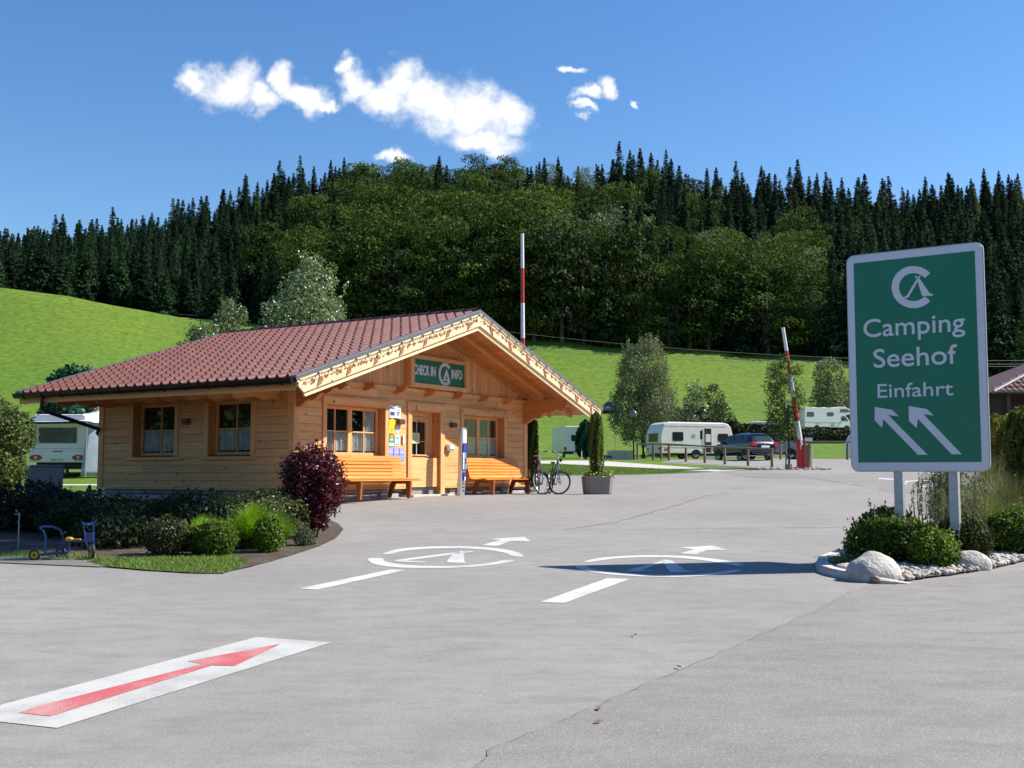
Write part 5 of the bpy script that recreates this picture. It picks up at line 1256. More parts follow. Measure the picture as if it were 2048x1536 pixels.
# weeping shrub behind the right post
def weeping(loc_, label):
    e = empty('weeping_willow_shrub', loc_, 0, label, 'bush'); P, N, A = [], [], []
    q = MB(); q.tube([(0, 0, 0), (.02, 0, .6), (0, 0, 1.05)], [.03, .025, .02], 6)
    for k in range(85):
        a = random.uniform(0, 6.28); r_ = random.uniform(.12, .52); top = random.uniform(.85, 1.12); pts = [(0, 0, top - .08)]
        pts += [(r_ * f * math.cos(a), r_ * f * math.sin(a), top + .1 * math.sin(f * 3.1) - .02) for f in (.35, .7, 1.0)]
        zz = top - .05; lo = random.uniform(.05, .4)
        while zz > lo: zz -= .1; pts.append((r_ * 1.03 * math.cos(a) + random.gauss(0, .01), r_ * 1.03 * math.sin(a) + random.gauss(0, .01), zz))
        q.tube(pts, .0035, 3, False)
        for i in range(len(pts) - 1):
            for _ in range(5): f = random.random(); P.append(tuple(pts[i][j] * (1 - f) + pts[i + 1][j] * f for j in range(3))); N.append((random.gauss(0, 1), random.gauss(0, 1), .2)); A.append((random.gauss(0, .4), random.gauss(0, .4), -1))
    link('foliage', leaf_mesh('foliage', np.array(P), np.array(N), .045, .35, .5, np.array(A), LWIL), None, e); q.build('branches', BARKL, e)
weeping((6.05, 15.6, h0(15.6)), 'weeping grey shrub with hanging twigs behind the right sign post')
def grass_clump(loc_, label, n, hgt, spread, mt, plumes=0, wd=.006, group=None, name='grass_clump', cat='grass', kind=None, rot=0):
    P = []; F = []; rn = []
    for i in range(n):
        a = random.uniform(0, 6.28); lean = random.uniform(.08, 1.0) * spread; hh = hgt * random.uniform(.55, 1.1) * (1 - .35 * (lean / spread) ** 2); b = Vector((random.gauss(0, .05 * spread * 2), random.gauss(0, .05 * spread * 2), 0))
        d = Vector((math.cos(a), math.sin(a), 0)); sd = Vector((-d.y, d.x, 0)) * wd; k0 = len(P)
        for k in range(5):
            f = k / 4; c = b + d * lean * f ** 1.7 + Vector((0, 0, hh * (f - .28 * (lean / spread) * f ** 3))); w_ = sd * (1 - f * .85)
            P += [(c + w_)[:], (c - w_)[:]]
        for k in range(4): F.append((k0 + 2 * k, k0 + 2 * k + 1, k0 + 2 * k + 3, k0 + 2 * k + 2))
        rn += [random.random()] * 10
    me_ = bpy.data.meshes.new(name); me_.from_pydata(P, [], F); at_ = me_.attributes.new('rnd', 'FLOAT', 'POINT'); at_.data.foreach_set('value', rn); me_.materials.append(mt)
    o = link(name, me_, None); o.location = loc_; tag(o, label, cat, group, kind); return o
ornG = 'ornamental grasses in the island bed'
grass_clump((7.0, 17.0, h0(17)), 'feathery green-brown grass clump behind the round bush at the right edge', 2600, .95, .95, LORN, wd=.004, group=ornG)
grass_clump((8.0, 18.2, h0(18)), 'tall feathery grass clump running out of the right frame edge', 2400, 1.0, .95, LORN, wd=.005, group=ornG)
grass_clump((7.45, 19.2, h0(19)), 'bright green grass clump between the weeping shrub and the feathery grass', 2200, 1.05, .7, LLIME if 0 else LGR, wd=.006, group=ornG)
grass_clump((9.5, 22.5, h0(22)), 'pale plumed grass below the golden column hedge', 1800, 1.25, .8, LORN, wd=.006, group=ornG)
# hedge columns at the right edge
def column(name, loc_, H, r_, mt, label, n=9000, leaf=.06, lobes=7, group=None, taper=.4, cat='shrub'):
    e = empty(name, loc_, random.uniform(0, 6), label, cat, group); P, N, B_ = [], [], []
    for i in range(n):
        f = random.random() ** .9; z = H * (.04 + .95 * f); a = random.uniform(0, 6.28)
        rr = r_ * (min(1, .62 + 2.2 * f) if f < .2 else 1) * (1 - taper * max(0, (f - .45) / .55) ** 1.8) * (1 + .13 * math.sin(lobes * a + 2.5 * math.sin(z * 2.0)) + .09 * noise.noise(Vector((math.cos(a) * 2, math.sin(a) * 2, z * 2.2)))) * random.uniform(.8, 1.05)
        if f > .93: rr *= max(.15, (1 - f) / .07)
        P.append((rr * math.cos(a), rr * math.sin(a), z)); N.append((math.cos(a), math.sin(a), .3)); B_.append(min(1, max(0, .35 + .35 * math.sin(lobes * a + 2.5 * math.sin(z * 2.0)) + random.gauss(0, .2))))
    A = np.tile(np.array([0, 0, 1.6]), (n, 1)) + np.array(N) * .5
    link('foliage', leaf_mesh('foliage', np.array(P), np.array(N), leaf, .55, .5, A, mt, np.array(B_)), None, e)
    q = MB(); q.tube([(0, 0, -.05), (0, 0, H * .9)], [r_ * .16, r_ * .05], 6); q.build('stem', BARK, e); return e
q_ = at(1992, 830, 30); column('golden_thuja', (q_.x, 30, h0(30)), q_.z - h0(30) + .0, .42, LGOLD, 'yellow-tipped column hedge plant right beside the sign edge', 9000, .07, 5)
q_ = at(2040, 815, 27); column('thuja_hedge', (q_.x + .05, 27, h0(27)), q_.z - h0(27), .42, LTHU, 'dark green column hedge plant at the right frame edge', 11000, .07, 6)
q_ = at(2090, 815, 26); column('thuja_hedge', (q_.x, 26.4, h0(26)), q_.z - h0(26), .45, LTHU, 'dark green column hedge plant just outside the right frame edge', 6000, .08, 6)
bush('shrub', (16.6, 37, h0(37)), bl((0, 0, 1.6, 1.0, .8, .8), (.9, .3, 1.5, .9, .8, .9), (1.8, 0, 1.3, 1, .8, .9)), LYOU, 'light green leafy shrubs below the neighbouring house roof', 60, .13)
# ---- island kerb, pebbles, boulders
ISL = [(3.76, 13.55), (3.70, 13.15), (3.72, 12.8), (3.82, 12.42), (4.0, 12.15), (4.35, 12.35), (4.95, 12.78), (5.7, 13.4), (6.5, 14.25), (7.4, 15.4), (9.2, 18), (12.5, 23), (20, 33), (20, 36), (16.3, 35.9), (13, 30), (10, 24), (7.3, 19.8), (5.3, 17.0), (4.35, 15.1), (4.0, 14.3)]
sheet('gravel_bed', ISL, GRAVELM, .03)
KERB = mat('kerb_concrete', (.56, .53, .48), .9, nscale=18, namt=.18, bump=.5, bscale=60)
kb = MB(); kp = [(4.5, 15.1), (4.16, 14.55), (3.86, 14.0), (3.70, 13.5), (3.62, 13.12), (3.65, 12.76), (3.76, 12.42), (3.98, 12.16), (4.25, 12.12)]
kp = [kp[0]] + [p_ for i in range(len(kp) - 1) for p_ in ((kp[i][0] * .5 + kp[i + 1][0] * .5, kp[i][1] * .5 + kp[i + 1][1] * .5), kp[i + 1])]
prof = [(-.075, -.05), (-.075, .06), (-.055, .09), (.055, .09), (.075, .075), (.075, -.05)]
vs, fs = [], []
for i, p_ in enumerate(kp):
    t_ = Vector(kp[min(i + 1, len(kp) - 1)]) - Vector(kp[max(i - 1, 0)]); t_.normalize(); n_ = Vector((-t_.y, t_.x))
    fade = 1 if i < len(kp) - 4 else (len(kp) - 1 - i) / 4 + .15
    for (u, z_) in prof: vs.append((p_[0] + n_.x * u, p_[1] + n_.y * u, h0(p_[1]) + (z_ * fade if z_ > 0 else z_)))
k = len(prof)
for i in range(len(kp) - 1):
    for j in range(k): fs.append((i * k + j, i * k + (j + 1) % k, (i + 1) * k + (j + 1) % k, (i + 1) * k + j))
fs += [tuple(range(k)), tuple(range((len(kp) - 1) * k, len(kp) * k))]
kb.add(vs, fs); tag(kb.build('kerb', KERB, smooth=True), kind='structure')
def ico(): bm = bmesh.new(); bmesh.ops.create_icosphere(bm, subdivisions=1, radius=1); v_ = [tuple(a.co) for a in bm.verts]; f_ = [tuple(x.index for x in f.verts) for f in bm.faces]; bm.free(); return np.array(v_), f_
IV, IF = ico()
PEB = mat('river_pebble', (.52, .49, .44), .75, nscale=2.2, namt=.0, ncol=(.24, .20, .17), bump=.2, bscale=20)
def pebbles(name, pts, s0, s1):
    q = MB()
    for (x, y, z) in pts:
        s = random.uniform(s0, s1); M = Matrix.Rotation(random.uniform(0, 6.28), 3, 'Z') @ Matrix.Rotation(random.gauss(0, .3), 3, 'X'); sc = np.array((s, s * random.uniform(.6, .95), s * random.uniform(.4, .65)))
        V_ = (IV * (1 + rng.normal(0, .07, (len(IV), 1))) * sc) @ np.array(M).T + np.array((x, y, z)); q.add([tuple(v_) for v_ in V_], IF)
    me_ = bpy.data.meshes.new(name); me_.from_pydata(q.v, [], q.f); me_.polygons.foreach_set('use_smooth', [True] * len(q.f)); o = link(name, me_, PEB); o['kind'] = 'stuff'; return o
def inpoly(x, y, P):
    c = False; j = len(P) - 1
    for i in range(len(P)):
        if (P[i][1] > y) != (P[j][1] > y) and x < (P[j][0] - P[i][0]) * (y - P[i][1]) / (P[j][1] - P[i][1]) + P[i][0]: c = not c
        j = i
    return c
pts = []
while len(pts) < 3400:
    x, y = random.uniform(3.4, 10), random.uniform(12, 20)
    if random.random() > min(1, 2.2 / max(.4, (y - 11.5))): continue
    if inpoly(x, y, ISL): pts.append((x, y, h0(y) + .035 + random.uniform(0, .02)))
pebbles('river_pebbles', pts, .028, .062)
WB_ = mat('white_boulder', (.54, .52, .48), .9, nscale=6, namt=.0, ncol=(.30, .27, .235), bump=1.0, bscale=26)
def boulder(loc_, dims, label, rot=0, seed=0, mt=WB_, amp=.12, group=None, name='boulder'):
    bm = bmesh.new(); bmesh.ops.create_icosphere(bm, subdivisions=4, radius=1)
    for v_ in bm.verts:
        p_ = v_.co.copy(); k = 1 + amp * noise.noise(p_ * 1.1 + Vector((seed, 0, 0))) * 2 + .03 * noise.noise(p_ * 4 + Vector((seed, 0, 0)))
        v_.co = Vector((p_.x * dims[0], p_.y * dims[1], max(-.35, p_.z) * dims[2])) * k
    me_ = bpy.data.meshes.new(name); bm.to_mesh(me_); bm.free(); me_.polygons.foreach_set('use_smooth', [True] * len(me_.polygons))
    o = link(name, me_, mt); o.location = loc_; o.rotation_euler.z = rot; return tag(o, label, 'boulder', group)
boulder((3.98, 12.42, h0(12.4) + .06), (.30, .24, .25), 'large rounded white boulder at the tip of the island below the sign', .25, 3.3)
boulder((5.42, 13.42, h0(13.3) + .05), (.23, .18, .17), 'smaller white boulder with a creased side between the two front bushes', -.2, 8.1)
boulder((3.78, 12.9, h0(12.9) + .04), (.12, .09, .09), 'fist-sized grey stone behind the large white boulder', 0, 5)
for i, (x, y, r_) in enumerate(((4.18, 12.28, .05), (4.33, 12.42, .06), (3.9, 12.14, .045), (5.0, 12.9, .05))):
    boulder((x, y, h0(y) + .04), (r_ * 1.3, r_, r_), ['reddish pebble against the right end of the large boulder', 'tan cobble just right of the large boulder', 'pale cobble in front of the large boulder', 'brown cobble left of the smaller boulder'][i], i, i * 2.2, mat('tan_stone', (.42, .30, .22), .8, nscale=9, namt=.2))
# ---- left bed
random.seed(41)
P0 = (-3.13, 17.6)
e = bush('red_maple', (P0[0], P0[1], h0(P0[1])), bl((0, 0, 1.12, .40, .36, .34), (-.22, .05, .98, .28, .3, .3), (.26, 0, .95, .26, .28, .34), (-.16, -.1, .70, .30, .26, .28), (.24, -.05, .62, .26, .24, .30), (.0, -.05, .46, .28, .24, .26), (.1, -.1, .28, .2, .2, .2)), LMAP, 'dark red leaved dwarf maple in front of the cabin corner', 560, .055, .5, .9, cat='shrub', inner=.45)
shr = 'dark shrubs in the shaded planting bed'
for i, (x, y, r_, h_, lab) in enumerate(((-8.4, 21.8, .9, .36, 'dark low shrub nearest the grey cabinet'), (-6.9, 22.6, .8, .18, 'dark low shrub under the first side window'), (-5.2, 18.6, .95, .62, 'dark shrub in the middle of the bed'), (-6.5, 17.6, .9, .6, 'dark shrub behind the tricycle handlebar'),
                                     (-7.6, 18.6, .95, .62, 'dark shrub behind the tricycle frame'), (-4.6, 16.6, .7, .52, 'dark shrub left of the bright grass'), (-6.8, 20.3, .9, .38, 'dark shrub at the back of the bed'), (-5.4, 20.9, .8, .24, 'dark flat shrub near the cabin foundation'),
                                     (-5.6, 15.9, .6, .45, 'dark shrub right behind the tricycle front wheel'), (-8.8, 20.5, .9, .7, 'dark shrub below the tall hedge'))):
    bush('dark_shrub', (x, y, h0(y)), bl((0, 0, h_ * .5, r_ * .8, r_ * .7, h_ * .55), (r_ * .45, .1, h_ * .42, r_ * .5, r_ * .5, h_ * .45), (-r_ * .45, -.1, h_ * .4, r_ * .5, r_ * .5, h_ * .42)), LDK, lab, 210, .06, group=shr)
bush('olive_shrub', (-3.75, 17.3, h0(17.3)), bl((0, 0, .5, .42, .35, .27), (-.45, -.2, .42, .38, .3, .27), (.34, -.1, .36, .3, .3, .25), (-.2, -.5, .3, .4, .3, .25), (.1, -.6, .34, .35, .3, .26)), LOLV, 'olive fine-leaved shrub left of the red maple', 420, .045, jit=1.0)
grass_clump((-3.4, 16.3, h0(16.3)), 'lime-green grass tuft between the olive shrub and the small right boxwood', 1800, .5, .45, LLIME, wd=.006)
grass_clump((-4.25, 15.6, h0(15.6)), 'lime-green grass tuft behind the clipped front boxwood', 1800, .48, .45, LLIME, wd=.006)
grass_clump((-3.62, 15.9, h0(15.9)), 'tallest lime-green grass clump in the sun in front of the olive shrub', 3600, .62, .6, LLIME, wd=.006)
bush('boxwood_bush', (-3.9, 14.9, h0(14.9)), bl((0, 0, .23, .27, .24, .24), (-.2, .05, .2, .2, .2, .2)), LBOX, 'clipped dark boxwood at the front of the planting bed', 1500, .035)
bush('boxwood_bush', (-3.3, 15.3, h0(15.3)), bl((0, 0, .25, .2, .2, .26)), LBOX, 'small dark boxwood right of the lime-green grass', 1500, .035)
bush('boxwood_bush', (-4.55, 14.95, h0(15)), bl((0, 0, .24, .3, .26, .26)), LOLV, 'loose olive shrub at the left end of the sunlit plants', 700, .045)
bush('lavender_plant', (-2.98, 16.2, h0(16.2)), bl((0, 0, .1, .14, .14, .16)), LAS, 'little grey-green plant at the foot of the red maple', 1200, .03, axis=(0, 0, 1))
q_ = at(22, 790, 22.3)
bush('beech_hedge', (q_.x - .6, 22.3, h0(22.3)), bl((.0, 0, 1.85, .75, .6, .52), (.55, .1, 1.6, .5, .5, .5), (-.9, 0, 1.8, .8, .6, .55), (.2, 0, 1.0, .7, .6, .6), (-.8, 0, .9, .8, .6, .7), (.1, .1, .4, .6, .55, .5)), LOLV, 'tall mixed hedge at the left frame edge beside the grey cabinet', 330, .06, cat='hedge')
# grass verge blades
def blades(name, poly, n, hgt, mt, wd=.004):
    xs = [p_[0] for p_ in poly]; ys_ = [p_[1] for p_ in poly]; P, F, rn = [], [], []; c = 0
    while c < n:
        x, y = random.uniform(min(xs), max(xs)), random.uniform(min(ys_), max(ys_))
        if not inpoly(x, y, poly): continue
        c += 1; a = random.uniform(0, 6.28); hh = hgt * random.uniform(.4, 1.2); d = Vector((math.cos(a), math.sin(a), 0)); sd = Vector((-d.y, d.x, 0)) * wd; b = Vector((x, y, h0(y) + .012)); k0 = len(P); m_ = b + d * hh * .2 + Vector((0, 0, hh * .6)); tp = b + d * hh * .5 + Vector((0, 0, hh))
        P += [(b + sd)[:], (b - sd)[:], (m_ - sd * .7)[:], (m_ + sd * .7)[:], tp[:]]; F += [(k0, k0 + 1, k0 + 2, k0 + 3), (k0 + 3, k0 + 2, k0 + 4)]; rn += [random.random()] * 5
    me_ = bpy.data.meshes.new(name); me_.from_pydata(P, [], F); at_ = me_.attributes.new('rnd', 'FLOAT', 'POINT'); at_.data.foreach_set('value', rn); me_.materials.append(mt); o = link(name, me_, None); o['kind'] = 'stuff'; return o
VG = [(-5.3, 14.1), (-4.9, 13.62), (-4.2, 13.2), (-3.6, 12.95), (-3.3, 12.95), (-3.25, 13.4), (-3.3, 14.2), (-3.6, 14.7), (-4.4, 14.6), (-5.2, 14.5)]
sheet('grass_verge', VG, groundmat('dry_verge', [(.38, (.10, .085, .055)), (.48, (.09, .11, .03)), (.62, (.10, .16, .02))], 2.5, 60, .8, dist=.02), .016); blades('verge_grass', VG, 6500, .04, LGR, .0035)
blades('verge_grass', [(-12, 15.4), (-6.4, 14.5), (-5.2, 14.2), (-5.2, 14.7), (-6.4, 15.1), (-12, 16.2)], 5000, .05, LGR, .0035)
blades('lawn_grass', [tuple(grd(*p)[:2]) for p in ((1050, 929), (1120, 930), (1200, 934), (1290, 938), (1380, 942), (1350, 946), (1250, 949), (1180, 950), (1050, 950))], 26000, .07, LGR, .008)
# pale foundation stones along the side wall, stones behind the cabinet
pts = [(BO + BU * random.uniform(-.75, -.1) + BV * random.uniform(-.1, 4.6)) for _ in range(260)]
pebbles('foundation_stones', [(p_.x, p_.y, h0(p_.y) + .03 + random.uniform(0, .1)) for p_ in pts], .05, .14)
pts = [(BO + BU * (W_ + random.uniform(.0, .5)) + BV * random.uniform(-.1, .9)) for _ in range(70)]
pebbles('corner_stones', [(p_.x, p_.y, h0(p_.y) + .03 + random.uniform(0, .12)) for p_ in pts], .05, .1)
GREYB = mat('grey_boulder', (.16, .16, .16), .9, nscale=4, namt=.2, bump=.6, bscale=14)
q_ = grd(158, 1000); boulder((q_.x, q_.y, q_.z + .08), (.22, .2, .16), 'grey rounded boulder on the lawn just right of the cabinet', 0, 2, GREYB); q_ = grd(186, 1000)
boulder((q_.x, q_.y, q_.z + .08), (.22, .2, .17), 'grey boulder closest to the cabin corner', 1, 4, GREYB); q_ = grd(172, 998); boulder((q_.x, q_.y + .2, q_.z + .12), (.08, .08, .22), 'grey pointed stone standing up between two boulders', .6, 7, GREYB)
q_ = grd(16, 1062); boulder((q_.x, q_.y, q_.z + .1), (.19, .15, .16), 'pale grey stone in the shade at the left frame edge', 0, 9, GREYB)
# ---- planter with yew column and flowers
pq = (2.42, 31.9, h0(31.9))
PL = empty('concrete_planter', pq, .15, 'octagonal exposed-aggregate planter with a yew column and small flowers', 'planter')
def octa(rx, ry, z, c=.28): return [(-rx, -ry * (1 - c), z), (-rx * (1 - c), -ry, z), (rx * (1 - c), -ry, z), (rx, -ry * (1 - c), z), (rx, ry * (1 - c), z), (rx * (1 - c), ry, z), (-rx * (1 - c), ry, z), (-rx, ry * (1 - c), z)]
q = MB(); rings = [octa(.345, .32, 0), octa(.365, .34, .03), octa(.40, .38, .46), octa(.41, .385, .50), octa(.36, .33, .50), octa(.35, .32, .40)]
vs = [v_ for r_ in rings for v_ in r_]; fs = [(i * 8 + j, i * 8 + (j + 1) % 8, (i + 1) * 8 + (j + 1) % 8, (i + 1) * 8 + j) for i in range(5) for j in range(8)] + [tuple(range(8)), tuple(range(40, 48))]
q.add(vs, fs); q.build('bowl', CONC, PL, bevel=.01)
column('yew_column', (pq[0] - .02, pq[1], pq[2] + .42), 1.92, .185, LTHU, 'narrow dark yew column growing in the concrete planter', 9000, .045, 5, taper=.25)
bush('flower_cushion', (pq[0], pq[1], pq[2] + .46), bl((-.22, -.1, .04, .2, .22, .13), (.05, -.15, .03, .22, .2, .13), (.25, -.05, .05, .22, .22, .14), (0, .15, .05, .3, .2, .12)), LOLV, 'trailing green and yellow flowers filling the planter rim', 900, .03, cat='flowers')
FLM = {n_: leafmat('petals_' + n_, [c, tuple(min(1, x * 1.2) for x in c)], .3) for n_, c in dict(yellow=(.75, .6, .05), white=(.75, .72, .65), purple=(.22, .06, .16)).items()}
P = np.array([(random.uniform(-.42, .45), random.uniform(-.38, .3), random.uniform(.02, .2)) for _ in range(170)])
for nm, sl in (('yellow', slice(0, 90)), ('white', slice(90, 130)), ('purple', slice(130, 170))):
    o = link('blossoms', leaf_mesh('blossoms', P[sl], np.tile([0, -.4, 1.], (len(P[sl]), 1)), .035, 1.0, .6, None, FLM[nm]), None); o.location = (pq[0], pq[1], pq[2] + .46); tag(o, '%s blossoms scattered over the planter flowers' % nm, 'flowers', 'blossoms in the planter')
# cypress at the right rear corner of the cabin, blue conifer, etc
column('cypress_column', (.56, 34.75, 1.0), 2.35, .24, LTHU, 'dark column cypress against the right corner of the cabin', 10000, .06, 6, taper=.15)
q_ = gz(1171, 74); column('blue_cypress', q_, 2.55, .62, LCYP, 'dense blue-green conifer beside the far white van', 9000, .13, 7, taper=.7)

# ================================================================== VEHICLES
def wheel(mb_parent, x, y, r_, w_, axis='y', name='wheel', rim=ALU):
    e = empty(name); e.parent = mb_parent; e.location = (x, y, r_)
    def tb(a, b, rr, n=20):
        q = MB(); q.tube([(0, a, 0), (0, b, 0)], rr, n); return q
    q = MB(); q.torus((0, 0, 0), (0, 1, 0), r_ - w_ * .34, w_ * .42, 22, 8); q.build('tyre', BLACK, e, smooth=True)
    q = tb(-w_ * .36, w_ * .36, r_ * .66); q.build('rim', rim, e, bevel=.01)
    q = MB()
    for k in range(5):
        a = k * 2 * math.pi / 5; M = Matrix.Rotation(a, 4, 'Y'); q.box(-.012, .012, -w_ * .40, w_ * .40, r_ * .18, r_ * .6, M)
    q.build('rim_gap', BLKM, e); return e
def panel(poly, y0, y1, nm, mt, par, bev=.012):
    q = MB(); q.prism(poly, 'y', y0, y1); return q.build(nm, mt, par, bevel=bev)
def rr2(x0, x1, z0, z1, r_): return rrect(x0, x1, z0, z1, r_, 4)
RUB = mat('window_rubber', (.03, .03, .03), .5)
def cwin(e, x0, x1, z0, z1, y, s=-1, mt=DGLASS, r_=.07):
    f = panel(rr2(x0, x1, z0, z1, r_), *sorted((y, y + s * .018)), 'window', mt, e, .006)
    q = panel(rr2(x0 - .03, x1 + .03, z0 - .03, z1 + .03, r_ + .03), *sorted((y, y + s * .008)), 'window_frame', RUB, f, .003); return f
def caravan(label, L, Hh, W=2.25, mt=CREAM, door=True, name='caravan'):
    """x along the length (door side at y=-W/2), floor .38 above ground"""
    e = empty(name, label=label, cat='caravan'); zb = .38
    prof = [(0.02, zb), (L - .35, zb), (L - .02, zb + .35), (L, zb + .75), (L - .10, zb + 1.1), (L - .30, Hh - .30), (L - .48, Hh - .10), (L - .75, Hh), (.55, Hh), (.30, Hh - .12), (.10, Hh - .55), (0, zb + 1.2), (0, zb + .2)]
    q = MB(); q.prism(prof, 'y', -W / 2, W / 2); q.build('body', mt, e, bevel=.07, seg=3)
    q = MB(); q.prism([(.6, Hh + .002), (L - .8, Hh + .002), (L - .9, Hh + .045), (.7, Hh + .045)], 'y', -W / 2 + .12, W / 2 - .12); q.build('roof_trim', WHITE, e, bevel=.01)
    for yy_ in (-W / 2 - .012, W / 2 - .003):
        q = MB(); q.box(.1, L - .25, yy_, yy_ + .015, zb + .42, zb + .445); q.build('rubbing_strip', GALV, e)
        q = MB(); q.box(.35, L - .7, yy_, yy_ + .015, Hh - .26, Hh - .245); q.build('rubbing_strip', GALV, e)
    q = MB(); q.tube([(L * .5 - .2, -W / 2 + .1, .3), (L * .5 - .2, W / 2 - .1, .3)], .05, 6); q.box(.3, L - .3, -.5, .5, .25, zb); q.tube([(L - .3, -.5, .42), (L + 1.2, 0, .42)], .04, 6); q.tube([(L - .3, .5, .42), (L + 1.2, 0, .42)], .04, 6); q.tube([(L + .85, 0, .0), (L + .85, 0, .75)], .03, 6); q.build('chassis', BLKM, e)
    for y in (-W / 2 + .1, W / 2 - .1):
        wheel(e, L * .47, y, .32, .2)
        q = MB(); a = [(L * .47 + .4 * math.cos(math.pi * k / 12), .30 + .38 * math.sin(math.pi * k / 12)) for k in range(13)]; q.prism(a, 'y', *sorted((y - .118 * (1 if y < 0 else -1), y - .112 * (1 if y < 0 else -1) - .0)) ); q.build('wheel_arch', BLKM, e)
    return e
# cream caravan with the open door
cv = caravan('cream caravan with its door open behind the wooden rail fence', 5.9, 2.55)
yw = -1.125
cwin(cv, .95, 1.75, 1.28, 1.86, yw); cwin(cv, 4.55, 5.35, 1.26, 1.78, yw, r_=.1)
q = MB(); q.box(3.42, 4.0, yw - .006, yw + .1, .48, 2.16); q.build('door_opening', DARK, cv)
for x0, x1, z0, z1 in ((3.36, 3.42, .45, 2.2), (4.0, 4.06, .45, 2.2), (3.42, 4.0, 2.16, 2.2)):
    q = MB(); q.box(x0, x1, yw - .02, yw + .02, z0, z1); q.build('door_frame', WHITE, cv)
q = MB(); q.box(3.55, 3.95, yw - .012, yw - .008, 1.2, 1.75); q.build('door_blind', CREAM, cv)
dd = empty('door'); dd.parent = cv; dd.location = (3.40, yw - .03, 0); dd.rotation_euler.z = R(172)
for z0, z1 in ((.48, 1.22), (1.24, 2.15)):
    q = MB(); q.box(0, .58, -.03, .0, z0, z1); q.build('door_leaf', WHITE, dd, bevel=.015)
q = MB(); q.prism(rr2(.12, .44, 1.4, 2.0, .04), 'y', .001, .012); q.build('door_window', DGLASS, dd)
q = MB(); q.box(3.3, 3.9, yw - .5, yw - .2, .0, .2); q.build('step', GALV, cv)
for k in range(4): q = MB(); q.box(2.45, 2.75, yw - .013, yw - .004, 1.5 + k * .07, 1.53 + k * .07); q.build('vent_slot', GALV, cv)
# rear face of caravan (x=0 side) : window, lights
def rear_face(e, W, zt=1.75, z0=1.2, w_=.75, lights=True, mt=DGLASS):
    q = MB(); q.prism([(-w_, z0), (w_, z0), (w_ - .03, zt), (-w_ + .03, zt)], 'x', -.02, .03); q.build('rear_window', mt, e, bevel=.01)
for (yq0, yq1, zq0, zq1, mt_, nm) in ((-.7, .7, 1.2, 1.8, DGLASS, 'rear_window'), (-1.0, -.72, .62, .8, REDL, 'tail_light'), (.72, 1.0, .62, .8, REDL, 'tail_light')):
    q = MB(); q.box(-.02, .03, yq0, yq1, zq0, zq1); q.build(nm, mt_, cv, bevel=.015)
q = MB(); q.box(.28, .55, yw - .014, yw - .003, .58, .72); q.build('side_marker', REDP, cv)
cv.location = (9.95, 79, h0(79)); cv.rotation_euler.z = R(20)
# motorhome up on the slope
mh = empty('motorhome', label='white alcove motorhome parked above the hedge left of the sign', cat='motorhome'); Hm = 3.0
prof = [(0, .55), (5.2, .55), (6.55, .55), (6.75, .75), (6.72, 1.0), (6.2, 1.35), (5.65, 2.0), (5.62, 2.05), (6.0, 2.1), (6.45, 2.2), (6.6, 2.4), (6.3, 2.75), (5.6, 3.05), (4.9, 3.08), (4.2, 2.92), (.2, 2.92), (.02, 2.75)]
q = MB(); q.prism(prof, 'y', -1.1, 1.1); q.build('body', WHITE, mh, bevel=.06, seg=2)
for x0, x1, z0, z1 in ((.35, 1.25, 1.85, 2.35), (3.1, 3.95, 1.95, 2.35)): cwin(mh, x0, x1, z0, z1, -1.1)
panel([(4.85, 2.42), (6.1, 2.42), (6.25, 2.55), (5.9, 2.78), (4.95, 2.78)], -1.118, -1.1, 'alcove_window', DGLASS, mh)
panel([(5.0, 1.42), (6.0, 1.35), (5.6, 1.92), (5.05, 1.92)], -1.118, -1.1, 'cab_window', DGLASS, mh)
q = MB(); q.add([(5.68, -1.0, 1.97), (5.68, 1.0, 1.97), (6.19, 1.0, 1.37), (6.19, -1.0, 1.37), (5.64, -1.0, 1.93), (5.64, 1.0, 1.93), (6.13, 1.0, 1.33), (6.13, -1.0, 1.33)], [(0, 1, 2, 3), (7, 6, 5, 4), (0, 3, 7, 4), (1, 5, 6, 2), (0, 4, 5, 1), (3, 2, 6, 7)])
q.v = [(a + .03, b, c + .02) for a, b, c in q.v]; q.build('windscreen', DGLASS, mh)
for x_ in (1.65, 5.75):
    for y_ in (-.95, .95):
        wheel(mh, x_, y_, .34, .2)
    a = [(x_ + .42 * math.cos(math.pi * k / 12), .42 + .40 * math.sin(math.pi * k / 12)) for k in range(13)]; q = MB(); q.prism(a, 'y', -1.112, -1.0); q.build('wheel_arch', BLKM, mh)
for x0, x1, z0, z1, mt_ in ((.1, 4.8, 1.15, 1.18, GALV), (2.2, 3.4, .5, .62, BLKM), (1.4, 2.3, 1.0, 1.02, GALV), (3.6, 4.1, .62, 1.1, GALV)):
    q = MB(); q.box(x0, x1, -1.115, -1.1, z0, z1); q.build('trim_strip' if z1 - z0 < .1 else 'locker_door', mt_, mh)
q = MB(); q.box(3.0, 3.5, -.3, .3, 2.92, 3.02); q.box(1.6, 2.1, -.3, .3, 2.92, 3.0); q.build('roof_hatch', WHITE, mh, bevel=.02)
q = MB(); q.box(5.2, 5.32, -1.3, -1.12, 1.4, 1.62); q.build('wing_mirror', BLKM, mh, bevel=.02)
c0 = gz(1600, 140); mh.location = (c0[0], c0[1], c0[2] - .05); mh.rotation_euler.z = R(17); mh.scale = (1.04,) * 3
c0 = at(1600, 864, 140); mh.location = c0
pz = hz(c0.x + 3.5, 140)
